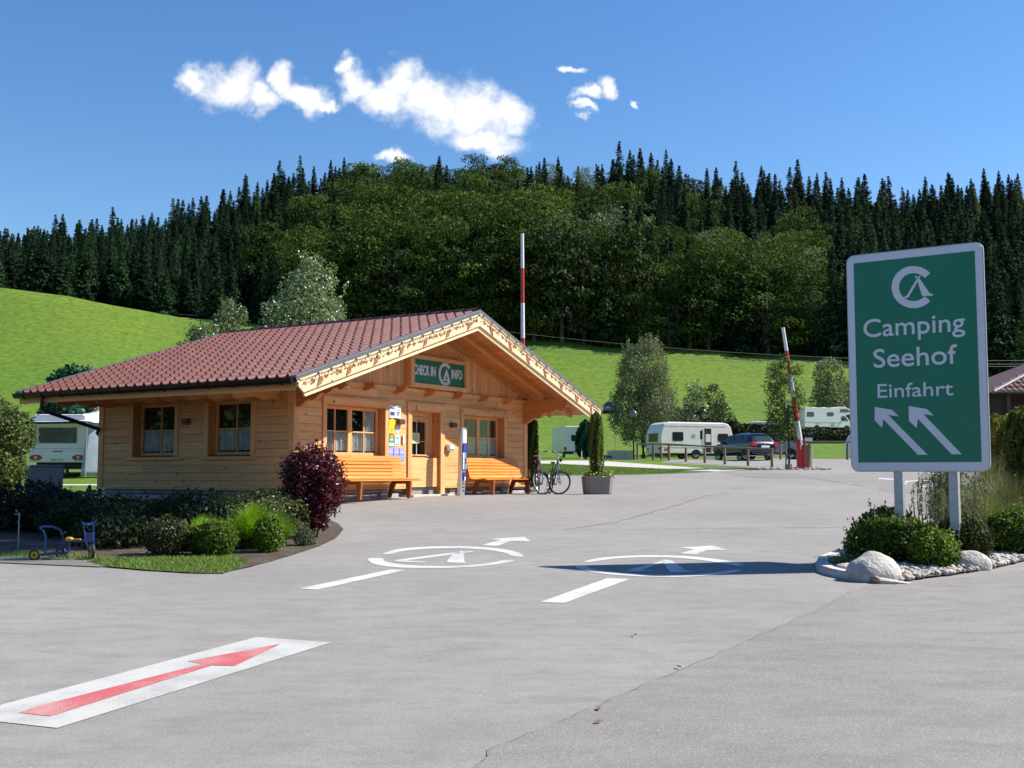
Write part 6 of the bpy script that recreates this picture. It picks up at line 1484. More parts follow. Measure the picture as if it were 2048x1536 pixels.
# white van rear by the blue conifer
vn = empty('motorhome', label='far white motorhome seen from behind, left of the blue-green conifer', cat='motorhome')
q = MB(); q.prism([(-1.1, .55), (1.1, .55), (1.12, 1.2), (1.06, 2.7), (.95, 2.82), (-.95, 2.82), (-1.06, 2.7), (-1.12, 1.2)], 'y', 0, 6); q.build('body', WHITE, vn, bevel=.06)
q = MB(); q.prism(rr2(-.42, .55, 1.5, 2.05, .08), 'y', -.02, 0); q.build('rear_window', DGLASS, vn); q = MB(); q.box(.04, .09, -.03, -.019, 1.5, 2.05); q.build('window_bar', WHITE, vn)
q = MB(); q.box(-1.12, 1.12, -.08, .1, .38, .62); q.build('bumper', BLKM, vn, bevel=.03)
for x_ in (-.95, .95):
    q = MB(); q.box(x_ - .1, x_ + .1, -.03, .02, .7, 1.0); q.build('tail_light', REDL, vn); wheel(vn, x_ * .9, 1.2, .33, .2).rotation_euler.z = R(90)
q = MB(); q.box(-.25, .25, -.1, -.078, .42, .54); q.build('number_plate', WHITE, vn)
c0 = at(1152, 917, 98); vn.location = (c0.x, 98, c0.z); vn.rotation_euler.z = R(8)
# ---- cars
def car(label, paint, L=4.0, W=1.66, Hc=1.50, name='parked_car'):
    e = empty(name, label=label, cat='car'); hw = W / 2
    st_ = [(0, .42, .80, .70), (.03, .34, .95, .86), (.12, .28, 1.02, .95), (.35, .27, 1.32, .98), (.55, .27, Hc - .06, 1), (.9, .27, Hc, 1), (1.5, .27, Hc + .01, 1), (2.1, .27, Hc - .03, 1), (2.45, .27, Hc - .16, 1), (2.75, .27, 1.12, .99), (2.98, .27, .99, .98), (3.3, .27, .96, .96), (3.65, .28, .86, .92), (3.88, .32, .76, .82), (4.0, .42, .62, .66)]
    vs_, fs_ = [], []
    for (x, zb, zt, k) in st_:
        bel = min(zt - .02, .92 if x > .1 else zt - .02); w_ = hw * k; tf = (zt - bel) / max(.01, Hc - .92); wt = w_ * (1 - .24 * min(1, max(0, tf)))
        half = [(0, zb), (w_ * .8, zb), (w_ * .97, zb + .12), (w_, .6 if zt > .7 else (zb + zt) / 2), (w_ * .985, bel), (w_ * .96 if tf < .1 else wt + (w_ - wt) * .55, bel + (zt - bel) * .45), (wt * .93, zt - .03), (wt * .6, zt), (0, zt + .008)]
        ring = half + [(-y, z) for y, z in half[-2:0:-1]]
        vs_ += [(x * L / 4, y, z) for y, z in ring]
    n_ = 16
    for i in range(len(st_) - 1):
        for j in range(n_): fs_.append((i * n_ + j, i * n_ + (j + 1) % n_, (i + 1) * n_ + (j + 1) % n_, (i + 1) * n_ + j))
    fs_ += [tuple(range(n_)), tuple(range((len(st_) - 1) * n_, len(st_) * n_))]
    q = MB(); q.add(vs_, fs_); o = q.build('body', paint, e, smooth=True); md = o.modifiers.new('sub', 'SUBSURF'); md.levels = md.render_levels = 1
    def sidew(z): return hw * (1 - .24 * max(0, min(1, (z - .92) / (Hc - .92))) * .93) + .004
    def sidegl(pts, s, nm='side_window'):
        q = MB(); o_ = [(x * L / 4, s * (sidew(z)), z) for x, z in pts]; i_ = [(x * L / 4, s * (sidew(z) - .05), z) for x, z in pts]; n = len(pts)
        q.add(o_ + i_, [tuple(range(n)), tuple(range(2 * n - 1, n - 1, -1))] + [(i, (i + 1) % n, (i + 1) % n + n, i + n) for i in range(n)]); q.build(nm, DGLASS, e)
    for s in (-1, 1):
        sidegl([(.42, .98), (.92, .96), (.98, 1.36), (.62, 1.36)], s); sidegl([(1.0, .96), (1.68, .95), (1.68, 1.38), (1.04, 1.38)], s); sidegl([(1.75, .95), (2.75, .95), (2.62, 1.08), (2.25, 1.34), (1.75, 1.38)], s)
        for x_ in (.72, 3.2):
            wheel(e, x_ * L / 4, s * (hw - .11), .305, .2)
            a = [(x_ * L / 4 + .36 * math.cos(math.pi * k / 12), .29 + .37 * math.sin(math.pi * k / 12)) for k in range(13)]; q = MB(); q.prism(a, 'y', *sorted((s * (hw - .3), s * (hw + .004)))); q.build('wheel_arch', BLKM, e)
        q = MB(); q.prism([(-.01, .78), (.28, .84), (.22, .98), (.02, 1.0)], 'y', *sorted((s * (hw * .70), s * (hw * .99)))); q.build('tail_light', REDL, e, bevel=.03)
        q = MB(); q.prism([(3.7 * L / 4, .6), (3.97 * L / 4, .58), (3.85 * L / 4, .76), (3.6 * L / 4, .82)], 'y', *sorted((s * (hw * .6), s * (hw * .93)))); q.build('headlight', WHITE, e, bevel=.02)
        q = MB(); q.box(2.55 * L / 4, 2.68 * L / 4, *sorted((s * hw, s * (hw + .17))), .95, 1.08); q.build('wing_mirror', paint, e, bevel=.03)
        q = MB(); q.box(1.2 * L / 4, 1.35 * L / 4, *sorted((s * (hw + .0), s * (hw + .02))), .82, .85); q.build('door_handle', paint, e)
    q = MB(); q.add([(.14, -.55, 1.0), (.14, .55, 1.0), (.50, .50, 1.38), (.50, -.50, 1.38), (.2, -.55, .98), (.2, .55, .98), (.56, .5, 1.36), (.56, -.5, 1.36)], [(0, 1, 2, 3), (7, 6, 5, 4), (0, 4, 5, 1), (2, 6, 7, 3), (1, 5, 6, 2), (0, 3, 7, 4)])
    q.v = [(a - .045, b, c + .03) for a, b, c in q.v]; q.build('rear_window', DGLASS, e)
    q = MB(); q.add([(2.98, -.62, .99), (2.98, .62, .99), (2.44, .52, 1.38), (2.44, -.52, 1.38), (2.9, -.62, .97), (2.9, .62, .97), (2.36, .52, 1.36), (2.36, -.52, 1.36)], [(3, 2, 1, 0), (4, 5, 6, 7), (1, 5, 4, 0), (3, 7, 6, 2), (2, 6, 5, 1), (4, 7, 3, 0)])
    q.v = [((a + .03) * L / 4, b, c + .03) for a, b, c in q.v]; q.build('windscreen', DGLASS, e)
    q = MB(); q.box(-.02, .04, -.26, .26, .70, .81); q.build('number_plate', WHITE, e); q = MB(); q.box(-.035, .2, -.74, .74, .36, .50); q.build('bumper', paint, e, bevel=.04)
    q = MB(); q.box(.36, .55, -.52, .52, 1.445, 1.475); q.build('rear_spoiler', paint, e, bevel=.01)
    q = MB(); q.sphere((-.02 + .06, 0, .9), .03, .035, .035, 8, 6); q.build('badge', CHROME, e)
    return e
NAVY = mat('navy_car_paint', (.006, .009, .026), .25, coat=1, nscale=3, namt=.05)
SILV = mat('silver_car_paint', (.30, .32, .36), .3, metal=.5, coat=.8, nscale=3, namt=.05)
TEAL = mat('blue_car_paint', (.06, .10, .20), .3, coat=.8, nscale=3, namt=.05)
c1 = car('dark blue hatchback seen from its left rear corner behind the rail fence', NAVY); q_ = gz(1530, 59.0); c1.location = (q_[0], q_[1], q_[2]); c1.rotation_euler.z = R(114); c1.scale = (1.0, 1.0, 1.0)
c2 = car('silver grey car half hidden behind the blue hatchback', SILV, Hc=1.4); q_ = gz(1563, 65); c2.location = (q_[0] - 2.3, q_[1] + 1.6, q_[2]); c2.rotation_euler.z = R(-20)
c3 = car('small dark blue car up on the slope beside the gable tip', TEAL); q_ = grd(1217, 826); c3.location = q_; c3.rotation_euler.z = R(75)
# white vehicle hidden behind the sign
wv = empty('delivery_van', label='white vehicle almost fully hidden behind the big sign', cat='van')
q = MB(); q.prism([(0, .35), (4.6, .35), (4.7, .8), (4.2, 1.05), (3.6, 1.75), (0.1, 1.78), (0, 1.6)], 'y', -.9, .9); q.build('body', WHITE, wv, bevel=.05)
q = MB(); q.box(-.22, 0.02, -.9, .9, .3, .42); q.build('bumper', WHITE, wv, bevel=.02); q = MB(); q.prism(rr2(.1, 1.1, 1.1, 1.5, .05), 'y', -.915, -.9); q.build('side_window', DGLASS, wv); q = MB(); q.prism(rr2(-.7, .7, 1.05, 1.5, .05), 'x', -.012, .0); q.build('rear_window', DGLASS, wv)
for x_ in (.9, 3.7):
    for y_ in (-.8, .8): wheel(wv, x_, y_, .31, .2)
q_ = at(1979, 941, 50.5); wv.location = (q_.x, 50.5, h0(50.5)); wv.rotation_euler.z = R(172)
# small white caravan at the right end of the fence
cs_ = caravan('small white caravan nose cut off by the left edge of the sign', 4.2, 2.2, 2.0, WHITE); q_ = gz(1691, 70); cs_.location = (q_[0] + .15, q_[1], h0(70) - .15); cs_.scale = (.8,) * 3
q = MB(); q.prism(rr2(.5, 1.3, 1.0, 1.55, .08), 'y', -1.02, -1.0); q.build('window', DGLASS, cs_)
# old caravan among the hedges
co = caravan('old cream caravan between the hedges left of the young tree', 4.6, 2.3, 2.1, CREAM); q_ = at(1500, 874, 118); co.scale = (.7,) * 3; co.location = (q_.x, q_.y, q_.z); co.rotation_euler.z = R(8); cwin(co, 1.0, 1.8, 1.2, 1.7, -1.05); cwin(co, 2.6, 3.4, 1.2, 1.7, -1.05)

# ---- caravan with awning at the left
lc = empty('caravan', label='white caravan seen from behind under a grey canvas cover, left of the cabin', cat='caravan'); Wc = 2.25
q_ = gz(117, 43.5); lc.location = (q_[0], q_[1], q_[2] + .05); lc.rotation_euler.z = R(-1)
q = MB(); q.prism([(-1.1, .62), (1.1, .62), (1.125, 1.0), (1.12, 1.9), (1.05, 2.35), (.95, 2.42), (-.95, 2.42), (-1.05, 2.35), (-1.12, 1.9), (-1.125, 1.0)], 'y', 0, 5.2); q.build('body', WHITE, lc, bevel=.06, seg=3)
q = MB(); q.box(-1.115, 1.115, -.05, .02, .55, .98); q.build('lower_rear_panel', WHITE, lc, bevel=.04)
q = MB(); q.prism(rr2(-.76, .73, 1.30, 1.90, .04), 'y', -.02, .0); rwn = q.build('rear_window', mat('curtained_glass', (.11, .12, .12), .12, nscale=16, namt=.35), lc); q = MB(); q.prism(rr2(-.80, .77, 1.26, 1.94, .05), 'y', -.012, .0); q.build('window_frame', ALU, rwn)
for s in (-1, 1):
    q = MB(); q.sphere((s * .83, -.045, .735), .26, .035, .115, 20, 8); tl = q.build('tail_light', REDL, lc, smooth=True)
    for z_ in (.69, .735, .78):
        q = MB(); q.box(s * .83 - .045, s * .83 + .045, -.085, -.07, z_ - .014, z_ + .014); q.build('reflector', WHITE, tl)
q = MB(); q.box(-.17, .2, -.07, -.052, 1.0 - .05, 1.0 - .01); q.build('brake_light', REDL, lc)
q = MB(); q.box(-.28, .28, -.066, -.052, .59, .71); npl = q.build('number_plate', WHITE, lc)
fit_text('MZG-6771', -.22, .25, .615, .685, 'M', lambda u, v: (u, -.067, v), 'plate_lettering', BLKM, npl, .01)
q = MB(); q.box(-1.12, 1.12, -.012, -.002, 1.085, 1.10); q.build('body_seam', GALV, lc)
q = MB(); q.box(-.9, .9, .2, 5, .3, .62); q.build('underbody', BLKM, lc)
for s in (-1, 1): wheel(lc, s * .98, 2.6, .32, .2).rotation_euler.z = R(90)
aw = empty('awning', tuple(lc.location), R(-1), 'pale grey canvas cover and side tent around the rear-facing caravan', 'awning')
def sag(nm, P, mt, nx=10, ny=8, s_=.05, par=aw):
    P = [Vector(p_) for p_ in P]; vs_, fs_ = [], []
    for i in range(nx + 1):
        for j in range(ny + 1):
            u, v = i / nx, j / ny; a = P[0].lerp(P[1], u); b = P[3].lerp(P[2], u); c = a.lerp(b, v); n_ = (P[1] - P[0]).cross(P[3] - P[0]).normalized()
            vs_.append((c + n_ * (-s_ * math.sin(math.pi * u) * math.sin(math.pi * v) + .012 * math.sin(9 * u + 4 * v)))[:])
    for i in range(nx):
        for j in range(ny): fs_.append((i * (ny + 1) + j, (i + 1) * (ny + 1) + j, (i + 1) * (ny + 1) + j + 1, i * (ny + 1) + j + 1))
    q = MB(); q.add(vs_, fs_); o = q.build(nm, mt, par, smooth=True); md = o.modifiers.new('thick', 'SOLIDIFY'); md.thickness = .012; return o
sag('roof_canvas', [(-1.45, -.35, 2.10), (1.25, -.35, 2.14), (1.25, 5.6, 3.05), (-1.45, 5.6, 2.95)], TENT)
sag('roof_canvas', [(1.26, -.35, 2.13), (1.75, -.2, 2.05), (2.6, 5.4, 2.75), (1.26, 5.6, 3.04)], TENT)
sag('front_valance', [(-1.45, -.36, 2.09), (1.25, -.36, 2.13), (1.25, -.37, 2.05), (-1.45, -.37, 2.01)], BLKM, 8, 1, .01)
sag('side_wall', [(1.27, -.3, 2.1), (2.3, .5, 1.98), (2.4, .45, .02), (1.05, -.35, .02)], TENTG, 10, 10, .04)
sag('side_wall', [(2.3, .5, 1.98), (3.6, 1.6, 2.2), (3.7, 1.6, .02), (2.4, .45, .02)], TENTG, 10, 10, .04)
q = MB(); q.tube([(1.26, -.36, 2.1), (1.24, -.36, 0)], .02, 6); q.tube([(2.3, .48, 2.0), (2.34, .44, 0)], .02, 6); q.tube([(-1.4, -.36, 2.06), (-1.4, -.36, 0)], .02, 6); q.build('poles', GALV, aw)
# ---- grey cabinet
CAB_ = mat('cabinet_grey_green', (.21, .22, .20), .6, nscale=5, namt=.12, bump=.12, bscale=60)
q_ = grd(92, 1011); gc = empty('electrical_cabinet', (q_.x, 25.2, h0(25.2) - .02), R(24), 'grey-green distribution cabinet in the shade left of the cabin', 'cabinet')
q = MB(); q.box(-.40, .40, 0, .30, .0, .14); q.build('base', CONC, gc); q = MB(); q.box(-.39, .39, 0.01, .30, .14, .90); q.build('housing', CAB_, gc, bevel=.006)
q = MB(); q.box(-.41, .41, -.02, .32, .901, .935); q.build('lid', CAB_, gc, bevel=.008); q = MB(); q.box(-.375, .375, -.002, .008, .17, .88); q.build('door', CAB_, gc, bevel=.003); q = MB(); q.box(.392, .396, .08, .2, .68, .84); q.build('sticker', WHITE, gc)
q = MB(); q.box(.30, .32, -.018, -.003, .48, .58); q.build('handle', BLKM, gc)

# ================================================================== BIKES
def bike(label, paint, steer, bag=True):
    """x forward, front hub at x=1.05"""
    e = empty('bicycle', label=label, cat='bicycle', group='bicycles parked at the cabin corner'); r_ = .34
    fr = MB(); head0, head1 = Vector((.83, 0, .86)), Vector((.79, 0, .98)); bb = Vector((.42, 0, .28)); seat = Vector((.27, 0, .78))
    for a, b, w_ in ((bb, seat, .016), (bb, head0, .019), (Vector((.33, 0, .62)), head1, .016), (bb, Vector((0, .05, r_)), .009), (bb, Vector((0, -.05, r_)), .009), (seat, Vector((0, .05, r_)), .008), (seat, Vector((0, -.05, r_)), .008), (head0, head1, .021)): fr.tube([a, b], w_, 8)
    fr.build('frame', paint, e, smooth=True)
    def wh(parent, c, nm='wheel'):
        w_ = empty(nm); w_.parent = parent; w_.location = c
        q = MB(); q.torus((0, 0, 0), (0, 1, 0), r_ - .02, .02, 36, 8); q.build('tyre', BLACK, w_, smooth=True); q = MB(); q.torus((0, 0, 0), (0, 1, 0), r_ - .045, .011, 36, 6); q.build('rim', ALU, w_, smooth=True)
        q = MB(); q.tube([(0, -.05, 0), (0, .05, 0)], .02, 8)
        for k in range(14): a = k * 2 * math.pi / 14; q.tube([(0, .02 * (-1) ** k, 0), ((r_ - .05) * math.cos(a), 0, (r_ - .05) * math.sin(a))], .0016, 3, False)
        q.build('spokes', CHROME, w_); return w_
    wh(e, (0, 0, r_))
    fk = empty('fork'); fk.parent = e; fk.location = head0; fk.rotation_euler = (0, R(-18), 0); fk2 = fk
    q = MB()
    for s in (-1, 1): q.tube([(0, s * .05, -.06), (.0, s * .055, -.32)], .018, 8); q.tube([(0, s * .055, -.30), (.02, s * .055, -.56)], .013, 8)
    q.tube([(0, -.06, -.05), (0, .06, -.05)], .02, 8); q.tube([(0, 0, -.05), (0, 0, .26)], .015, 8); q.build('fork_legs', ALU, fk, smooth=True)
    wh(fk, (.03, 0, -.57))
    q = MB(); q.tube([(-.03, -.31, .30), (.0, -.2, .30), (.03, -.08, .26), (.03, .08, .26), (0, .2, .30), (-.03, .31, .30)], .012, 8); q.tube([(0, 0, .24), (.04, 0, .27)], .018, 8); q.build('handlebar', ALU, fk, smooth=True)
    for s in (-1, 1): q = MB(); q.tube([(-.03, s * .31, .30), (-.01, s * .21, .30)], .018, 8); q.build('grip', BLACK, fk); q = MB(); q.tube([(.0, s * .2, .29), (.07, s * .27, .24)], .006, 5); q.build('brake_lever', BLKM, fk)
    q = MB(); q.tube([(.05, 0, .25), (.11, 0, .2), (.08, .02, .05), (.03, .04, -.2)], .004, 4, False); q.tube([(.05, .02, .25), (.13, .03, .15), (.02, 0, .0)], .004, 4, False); q.build('cables', BLKM, fk)
    q = MB(); q.box(.05, .11, -.035, .035, .06, .13); q.build('front_lamp', BLKM, fk, bevel=.01)
    q = MB()
    for k in range(10):
        a0_, a1_ = R(20 + k * 13), R(33 + k * 13); q.add([(.03 + .37 * math.cos(a), s * .028, -.57 + .37 * math.sin(a)) for a in (a0_, a1_) for s in (-1, 1)], [(0, 1, 3, 2)])
    o = q.build('mudguard', BLKM, fk); o.modifiers.new('t', 'SOLIDIFY').thickness = .004
    # steering: turn fork about its own axis
    fk.rotation_mode = 'QUATERNION'; from mathutils import Quaternion
    fk.rotation_quaternion = Quaternion((0, 1, 0), R(-18)) @ Quaternion((0, 0, 1), R(steer))
    q = MB(); q.sphere((.23, 0, .90), .14, .075, .03, 12, 6); q.tube([seat, (.24, 0, .9)], .013, 6); q.build('saddle', BLKM, e, smooth=True)
    q = MB(); q.tube([(.42, -.07, .28), (.42, .07, .28)], .02, 8); q.torus((.42, -.06, .28), (0, 1, 0), .09, .006, 20, 5); q.tube([(.42, -.08, .28), (.36, -.09, .12)], .01, 5); q.tube([(.42, .08, .28), (.48, .09, .44)], .01, 5); q.box(.31, .41, -.14, -.09, .10, .125); q.box(.43, .53, .09, .14, .44, .465); q.build('crank', BLKM, e)
    q = MB(); q.tube([(-.28, -.06, .72), (.22, -.06, .72)], .006, 5); q.tube([(-.28, .06, .72), (.22, .06, .72)], .006, 5); q.tube([(-.15, .06, .72), (0, .06, r_)], .005, 5); q.tube([(-.15, -.06, .72), (0, -.06, r_)], .005, 5); q.tube([(-.28, -.06, .72), (-.28, .06, .72)], .006, 5); q.build('luggage_rack', BLKM, e)
    if bag: q = MB(); q.box(-.25, .12, -.22, -.07, .38, .72); q.build('pannier', BLKM, e, bevel=.03); q = MB(); q.box(-.22, .05, -.08, .08, .725, .86); q.build('rack_bag', BLKM, e, bevel=.03)
    q = MB(); q.tube([(.15, -.05, .3), (.1, -.2, .01)], .008, 5); q.build('kickstand', ALU, e)
    return e
BK1 = mat('bike_silver_grey', (.22, .23, .25), .35, metal=.5); BK2 = mat('bike_black', (.03, .03, .035), .35)
def put_bike(e, front, head, z=1.0):
    h = Vector(head).normalized(); e.rotation_euler.z = math.atan2(h.y, h.x); e.location = Vector((front[0], front[1], z)) - Vector((h.x, h.y, 0)) * 1.03
k1 = bike('trekking bicycle with a black pannier nearest the bench', BK1, -52); put_bike(k1, (.86, 31.55), (.10, -1))
k2 = bike('black bicycle with curved handlebar between the other bicycle and the planter', BK2, 50, False); put_bike(k2, (1.31, 31.7), (.22, -1))
k1.rotation_euler.x = R(3); k2.rotation_euler.x = R(-3)

# ---- tricycle
TB = mat('trike_blue', (.010, .04, .19), .3, nscale=12, namt=.12, coat=.4); TY = mat('trike_yellow', (.62, .38, .02), .4, nscale=9, namt=.12)
q_ = grd(75, 1122); tr_ = empty('tricycle', (q_.x, q_.y, q_.z), R(2), 'blue toy tricycle with yellow wheels and seat on the shaded verge', 'tricycle')
def twheel(x, y, r_, rz=0):
    w_ = empty('wheel'); w_.parent = tr_; w_.location = (x, y, r_ + .005); w_.rotation_euler.z = rz
    q = MB(); q.torus((0, 0, 0), (0, 1, 0), r_ - .018, .02, 24, 8); q.build('tyre', BLACK, w_, smooth=True); q = MB(); q.tube([(0, -.018, 0), (0, .018, 0)], r_ - .024, 24); q.build('rim', TY, w_, bevel=.006); q = MB(); q.tube([(0, -.026, 0), (0, .026, 0)], .016, 10); q.build('hub', BLKM, w_)
twheel(-.03, -.02, .072); twheel(.18, .30, .072); twheel(.65, .06, .105, R(-55))
def tt_(nm, pts, r_=.013, mt=TB): q = MB(); q.tube(pts, r_, 8); return q.build(nm, mt, tr_, smooth=True)
tt_('axle', [(-.03, -.04, .077), (.18, .32, .077)]); tt_('lower_tube', [(.06, .1, .085), (.34, .1, .095), (.36, .1, .22)], .016); tt_('lower_tube', [(-.01, .02, .08), (.3, .03, .09)], .013)
tt_('back_hoop', [(.08, .02, .08), (.085, .02, .30), (.05, .02, .38), (.0, .04, .415), (.03, .1, .43), (.12, .16, .425), (.22, .16, .38), (.25, .16, .28), (.25, .16, .09)], .014)
tt_('seat_post', [(.28, .1, .1), (.27, .1, .33), (.3, .1, .36)]); tt_('seat_tube', [(.27, .1, .24), (.58, .08, .25)], .014)
q = MB(); q.sphere((.36, .08, .27), .055, .06, .028, 14, 6); q.box(.38, .5, .06, .1, .255, .275); q.build('seat', TY, tr_, smooth=True)
for s in (-1, 1): tt_('fork_leg', [(.655 + s * .03, .06 + s * .02, .11), (.62 + s * .045, .06 + s * .02, .28), (.60 + s * .055, .06 + s * .02, .46)], .011)
tt_('cross_bar', [(.54, .04, .45), (.66, .08, .455)], .011); tt_('handlebar', [(.60, .02, .455), (.66, .08, .47), (.695, .1, .52)], .012); tt_('handlebar', [(.56, .04, .45), (.54, .0, .49)], .012)
q = MB(); q.cbox((.615, .06, .29), .11, .03, .12); q.build('front_plate', TB, tr_, bevel=.01)
q_ = grd(10, 1105); gs = empty('garden_spigot', (q_.x, q_.y + .4, q_.z), 0, 'thin metal stake with a small tap at the left frame edge', 'stake')
q = MB(); q.tube([(0, 0, 0), (0, 0, .52)], .009, 6); q.build('stake', GALV, gs); q = MB(); q.tube([(-.06, 0, .5), (.0, 0, .5), (-.05, 0, .56)], .012, 6); q.build('tap', GALV, gs)

# ================================================================== BARRIERS, FENCE, LAMPS, WIRES
def pole_barrier(name, base, topv, label, n, first_red, w0=.075, w1=.05):
    e = empty(name, tuple(base), 0, label, 'barrier'); v_ = Vector(topv) - Vector(base)
    for i in range(n):
        f0, f1 = i / n, (i + 1) / n; q = MB(); q.tube([v_ * f0, v_ * f1], [w0 + (w1 - w0) * f0, w0 + (w1 - w0) * f1], 12); q.build('boom_section', REDP if (i % 2 == 0) == first_red else WPOLE, e, smooth=True)
    return e
b0 = Vector(gz(1601, 51.8)); tp = at(1566, 655, 51.8); base = b0 + Vector((0, 0, 1.1)); bar = pole_barrier('barrier', base, tp, 'raised red and white barrier boom leaning left beside the black lamp post', 5, False, .115, .075)
bh = empty('barrier_post', tuple(b0), R(10), 'red steel barrier housing with twin uprights at the parking entrance', 'barrier')
for x_ in (-.19, .06):
    q = MB(); q.box(x_, x_ + .13, -.1, .1, 0, 1.35); q.build('upright', REDP, bh, bevel=.02)
q = MB(); q.box(-.06, .06, -.07, .07, 0, .9); q.build('cabinet', REDP, bh, bevel=.01); q = MB(); q.tube([(-.22, 0, 1.15), (.22, 0, 1.15)], .05, 10); q.build('pivot', REDP, bh)
q = MB(); q.box(-.3, .3, -.22, .22, 0, .06); q.build('base_plate', CONC, bh)
lb = gz(1047, 38); ltp = at(1044.5, 467, 38); pole_barrier('barrier', (lb[0], lb[1], lb[2] + .2), ltp, 'tall raised red and white barrier boom behind the right slope of the cabin roof', 7, False, .085, .055)
lbh = empty('barrier_post', lb, 0, 'red barrier housing hidden behind the cabin', 'barrier'); q = MB(); q.box(-.2, .2, -.15, .15, 0, 1.1); q.build('housing', REDP, lbh, bevel=.02); q = MB(); q.tube([(0, -.25, .95), (0, .25, .95)], .06, 10); q.build('pivot', BLKM, lbh)
# stump beside the barrier
q_ = gz(1614, 53); q = MB(); q.tube([(q_[0] - .05, q_[1], q_[2] - .05), (q_[0] + .05, q_[1], q_[2] + 1.05)], [.24, .2], 14); tag(q.build('tree_stump', GREYZ, smooth=True), 'weathered grey wooden post stump right behind the red barrier housing', 'stump')
# fence
def fence(px, dpt, label, hgt=.86):
    pts = [Vector(gz(p_, d_)) for p_, d_ in zip(px, dpt)]; o_ = pts[0]; e = empty('rail_fence', tuple(o_), 0, label, 'fence')
    for i, p_ in enumerate(pts):
        q = MB(); l_ = p_ - o_; tz = random.gauss(0, .02); q.tube([(l_.x, l_.y, l_.z - .1), (l_.x + random.gauss(0, .015), l_.y, l_.z + hgt - .07 + tz)], [.07, .062], 10); q.build('post', GREYZ, e, smooth=True)
    for a, b in zip(pts, pts[1:]):
        q = MB(); q.tube([(a - o_) + Vector((-.06, 0, hgt)), (b - o_) + Vector((.06, 0, hgt + random.gauss(0, .008)))], [.048, .042], 8); q.build('rail', GREYW, e, smooth=True)
    return e
fence([1275, 1306, 1337, 1371, 1409, 1449, 1495, 1543], [62, 60.5, 59.3, 58, 56.8, 55.5, 54.2, 53.2], 'weathered rail fence in front of the caravan and the blue car')
fence([1275, 1322, 1441], [62, 66, 74], 'weathered rail fence running back towards the cream caravan')
fence([1560, 1618, 1693, 1790], [64, 63, 62.5, 62], 'weathered rail fence between the barrier and the big sign', 1.0)
# globe lamp
q_ = gz(1267, 61); gl = empty('globe_lamp', q_, 0, 'black lamp post with a round globe left of the willow', 'street lamp'); hh = Ht(828, 61, q_[2])
q = MB(); q.tube([(0, 0, 0), (0, 0, hh - .2)], [.045, .035], 10); q.build('post', BLKM, gl, smooth=True); q = MB(); q.sphere((0, 0, hh), .21, n=20, m=14)
GLB = mat('smoked_globe', (.10, .09, .10), .08, spec=.9, coat=1); q.build('globe', GLB, gl, smooth=True); q = MB(); q.tube([(0, 0, hh - .28), (0, 0, hh - .19)], [.05, .11], 10); q.build('collar', BLKM, gl); q = MB(); q.sphere((-.05, -.14, hh - .06), .05, n=8, m=6); q.build('light_bulb', CREAM, gl)
q_ = gz(1577, 51); bp_ = empty('lamp_post', q_, 0, 'slim black lamp post in front of the young tree', 'street lamp'); hh = Ht(810, 51, q_[2])
q = MB(); q.tube([(0, 0, 0), (0, 0, hh)], [.05, .04], 8); q.build('post', BLKM, bp_); q = MB(); q.cbox((0, 0, hh + .03), .26, .2, .09); q.build('lamp_head', GALV, bp_, bevel=.02)
q = MB(); q.tube([(0, 0, 0), (0, 0, .25)], .14, 8); q.build('base', GREYZ, bp_)
# stones at the foot of the barrier
pebbles('barrier_stones', [(gz(1580, 51)[0] + random.uniform(-1.6, 1.8), 51 + random.uniform(-.3, .9), h0(51.2) + .03) for _ in range(120)], .04, .11)
# small white sign on the fence
q_ = gz(1617, 64); sn = empty('small_sign', q_, 0, 'small white rectangular sign above the fence left of the big sign', 'sign'); z_ = Ht(880, 64, q_[2]); q = MB(); q.box(-.22, .22, 0, .02, z_ - .13, z_ + .13); q.build('board', WHITE, sn); q = MB(); q.tube([(0, .04, 0), (0, .04, z_)], .025, 6); q.build('post', GREYZ, sn)
# low wall panels and bits
q_ = gz(1240, 63); pw = empty('panel_fence', q_, R(2), 'low pale board screen left of the globe lamp', 'fence')
for i in range(3): q = MB(); q.box(-.72 + i * .49, -.72 + i * .49 + .475, 0, .04, .0, .52); q.build('board', mat('pale_panel', (.46, .42, .40), .8, nscale=6, namt=.12), pw)
q = MB()
for x_ in (-.75, -.23, .26, .74): q.tube([(x_, .06, 0), (x_, .06, 1.15 if x_ == -.23 else .6)], .02, 6)
q.tube([(-.75, .06, 1.2), (-.23, .06, 1.1)], .015, 6); q.build('frame', GALV, pw)
q_ = gz(1216, 61); cr_ = empty('handcart', q_, R(8), 'small dark blue handcart by the pale board screen', 'cart'); q = MB(); q.box(-.25, .2, -.12, .12, .12, .24); q.build('tray', TB, cr_, bevel=.01)
for x_ in (-.17, .12): q = MB(); q.torus((x_, -.14, .09), (0, 1, 0), .07, .02, 14, 6); q.build('wheel', BLACK, cr_)
q = MB(); q.tube([(.2, 0, .16), (.62, 0, .02)], .012, 5); q.build('handle', BLKM, cr_)
# post of white barrier rope, marker posts
q_ = gz(1163, 66); q = MB(); q.tube([(0, 0, 0), (0, 0, .5)], .03, 6); o = q.build('marker_post', WHITE); o.location = q_; tag(o, 'short white marker post before the blue-green conifer', 'post')
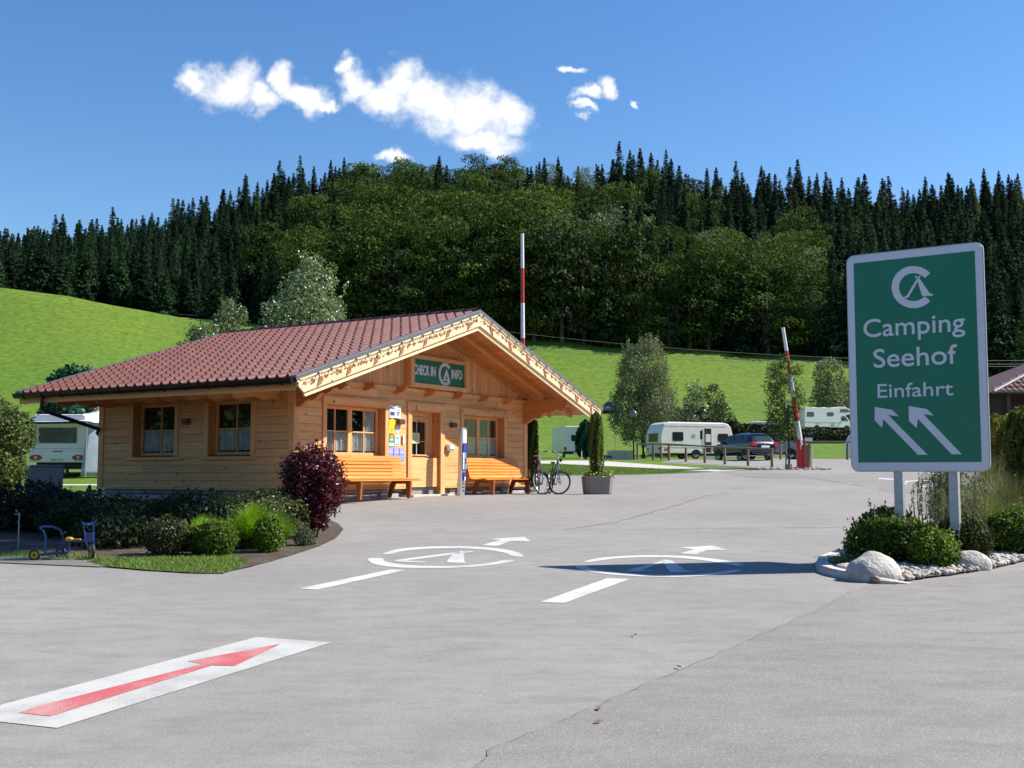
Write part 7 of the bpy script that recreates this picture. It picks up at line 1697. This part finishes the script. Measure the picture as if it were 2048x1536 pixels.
# hedges behind the caravan / below the motorhome
def hedge(p0, p1, hgt, wd, mt, label, n=9000, leaf=.2, bumps=.12):
    p0, p1 = Vector(p0), Vector(p1); e = empty('hedge', tuple(p0), 0, label, 'hedge', 'clipped hedges on the slope'); d = p1 - p0; s_ = Vector((-d.y, d.x, 0)).normalized(); P, N = [], []
    for _ in range(n):
        u = random.random(); th = random.uniform(-.3, math.pi + .3); r_ = random.uniform(.8, 1.05) * (1 + bumps * noise.noise(Vector((u * d.length * .8, th, 1))) * 2)
        c = d * u; P.append((c + s_ * math.cos(th) * wd * r_ + Vector((0, 0, hgt * (.45 + .55 * max(-.7, math.sin(th)) * r_))))[:]); N.append((s_ * math.cos(th) + Vector((0, 0, math.sin(th) + .2)))[:])
    link('foliage', leaf_mesh('foliage', np.array(P), np.array(N), leaf, .7, .6, None, mt), None, e); q = MB(); q.tube([Vector((0, 0, .3)), d + Vector((0, 0, .3))], min(wd, .3), 6); q.build('stems', BARK, e)
hedge(at(1330, 882, 102), at(1480, 882, 102), 1.7, .8, LDK, 'dark hedge row directly above the cream caravan roof', 7000)
hedge(at(1470, 886, 98), at(1600, 890, 98), 1.6, .9, LDK, 'dark hedge behind the young tree and the blue car', 6000)
hedge(at(1540, 888, 92), at(1800, 888, 92), 1.15, .8, LDK, 'long clipped hedge below the white motorhome', 12000, .16)
hedge(at(1300, 846, 112), at(1410, 850, 112), 1.5, .9, LOLV, 'brownish flowering hedge left of the small pale tree', 4500)
# goal-like white frame and mesh behind
q_ = at(1388, 838, 110); gf = empty('garden_trellis', tuple(q_), 0, 'white metal frame with dark netting between the small trees', 'frame')
q = MB(); q.tube([(-1.0, 0, 0), (-1.0, 0, 1.5), (1.0, 0, 1.4), (1.0, 0, 0)], .045, 6); q.tube([(1.0, 0, 1.2), (2.4, 0, 1.15)], .045, 6); q.build('frame', WPOLE, gf); q = MB(); q.box(-.95, .95, .05, .08, .3, 1.35); q.build('netting', mat('dark_netting', (.03, .05, .05), .8), gf)
# wires
WIRE = mat('wire_aluminium', (.2, .19, .18), .5, metal=.6)
def wire(p, label):
    pts = [at(px_, py_, 96) for px_, py_ in p]; L0, L1 = pts[0], pts[-1]; q = MB(); xs = np.array([v_.x for v_ in pts]); zs = np.array([v_.z for v_ in pts]); c = np.polyfit(xs, zs, 2)
    X = np.linspace(-3.2, 62, 60); q.tube([(x_, 96, float(np.polyval(c, x_))) for x_ in X], .014, 4, False); tag(q.build('overhead_wire', WIRE), label, 'wire', 'overhead wires'); return float(np.polyval(c, -3.2)), float(np.polyval(c, 62))
za = wire([(1019, 664), (1220, 685.5), (1480, 706), (1700, 716), (2040, 721)], 'topmost overhead wire crossing the dark forest edge')
zb_ = wire([(1062, 695), (1220, 707), (1480, 718), (1700, 724), (2040, 728.5)], 'middle overhead wire, just above the lowest one')
zc = wire([(1062, 699), (1220, 711), (1480, 723.6), (1700, 729), (2040, 733)], 'lowest of the three overhead wires')
for x_, k in ((-3.2, 0), (62, 1)):
    q = MB(); q.tube([(x_, 96.1, hz(x_, 96) - .5), (x_, 96.1, za[k] + .3)], [.16, .11], 10); o = q.build('utility_pole', BARK, smooth=True); tag(o, ['wooden pole hidden behind the cabin roof', 'wooden pole carrying the wires beyond the right frame edge'][k], 'pole')
    q = MB(); q.box(x_ - .05, x_ + .05, 95.9, 96.3, zc[k] - .1, zc[k] + .05); q.build('crossarm', BARK, o)
# neighbouring house at the right edge
hc = at(1988, 783, 58); RX, RY = hc.x, 58.0; ze = hc.z; hs_ = empty('neighbour_house', (RX, RY, 0), 0, 'dark wooden house with a brown tiled roof at the right frame edge', 'house')
tp_ = at(2048, 748, 58 + 2.5); rise = (tp_.z - ze) / (tp_.x - RX + .01)
q = MB(); q.box(1.0, 11, 1.4, 9, h0(58) - .5, ze + .3); q.build('wall', mat('dark_timber', (.05, .032, .02), .8, nscale=9, namt=.3), hs_)
Wd = 6.0; q = MB(); n_r = 15
q.add([(0, 0, ze - .02), (12, 0, ze - .02), (12, Wd, ze + Wd * .62 - .02), (Wd * .62 / rise if rise > .1 else 5, Wd, ze + Wd * .62 - .02)], [(0, 1, 2, 3)]); q.add([(0, 0, ze - .02), (Wd * .62 / max(.1, rise), Wd, ze + Wd * .62 - .02), (0, 2 * Wd, ze - .02)], [(0, 1, 2)]); rfh = q.build('roof', mat('brown_tile_old', (.14, .055, .04), .6, nscale=7, namt=.25), hs_)
HT = mat('brown_tile_old', (.14, .055, .04), .6, nscale=7, namt=.25)
xr = Wd * .62 / max(.1, rise)
tl_ = MB()
for r_ in range(n_r):
    v0 = r_ / n_r; y0_ = Wd * v0; z0_ = ze + Wd * .62 * v0; xs = xr * v0
    c_ = 0
    while xs + c_ * .32 < 8:
        x_ = xs + c_ * .32; c_ += 1
        tl_.add([(x_ + .02, y0_ - .05, z0_ + .03), (x_ + .30, y0_ - .05, z0_ + .03), (x_ + .30, y0_ + .42, z0_ + .255), (x_ + .02, y0_ + .42, z0_ + .255), (x_ + .02, y0_ - .05, z0_ - .02), (x_ + .30, y0_ - .05, z0_ - .02), (x_ + .16, y0_ - .05, z0_ + .085), (x_ + .16, y0_ + .42, z0_ + .31)], [(0, 6, 7, 3), (6, 1, 2, 7), (4, 5, 1, 6, 0)])
o = tl_.build('roof_tile', HT, rfh); o['kind'] = 'stuff'
q = MB(); q.tube([(-.05, -.05, ze + .0), (xr, Wd, ze + Wd * .62 + .12)], .11, 8); q.build('hip_ridge', FLASH, hs_); q = MB(); q.tube([(0, -.12, ze - .08), (12, -.12, ze - .08)], .09, 8); q.build('gutter', BLKM, hs_)
q = MB(); q.box(.8, .92, .2, .32, h0(58), ze - .02); q.box(2.6, 2.75, .2, .32, h0(58), ze - .02); q.build('veranda_post', BARK, hs_); q = MB(); q.box(2.2, 3.1, 1.37, 1.4, 3.4, 4.3); q.build('window', DGLASS, hs_)
# fallen leaves and small litter on the asphalt
LF = mat('dry_leaf', (.14, .08, .04), .8); random.seed(77)
for i, (px_, py_) in enumerate(((1268, 1273), (1363, 1341), (1197, 1426), (1061, 1026), (1188, 1452))):
    g_ = grd(px_, py_); q = MB(); q.add([(0, 0, .008), (.035, .012, .02), (.07, 0, .01), (.035, -.014, .014)], [(0, 1, 2, 3)]); o = q.build('fallen_leaf', LF); o.location = g_ + Vector((0, 0, .012)); o.rotation_euler.z = random.uniform(0, 6); o.modifiers.new('t', 'SOLIDIFY').thickness = .002
    tag(o, ['small dry leaf below the tail line of the right-hand tent symbol', 'dry leaf lying on the seam between the two asphalts', 'dry leaf near the lower middle of the asphalt', 'reddish dry leaf on the forecourt below the bicycles', 'dry leaf closest to the lower frame edge'][i], 'leaf')
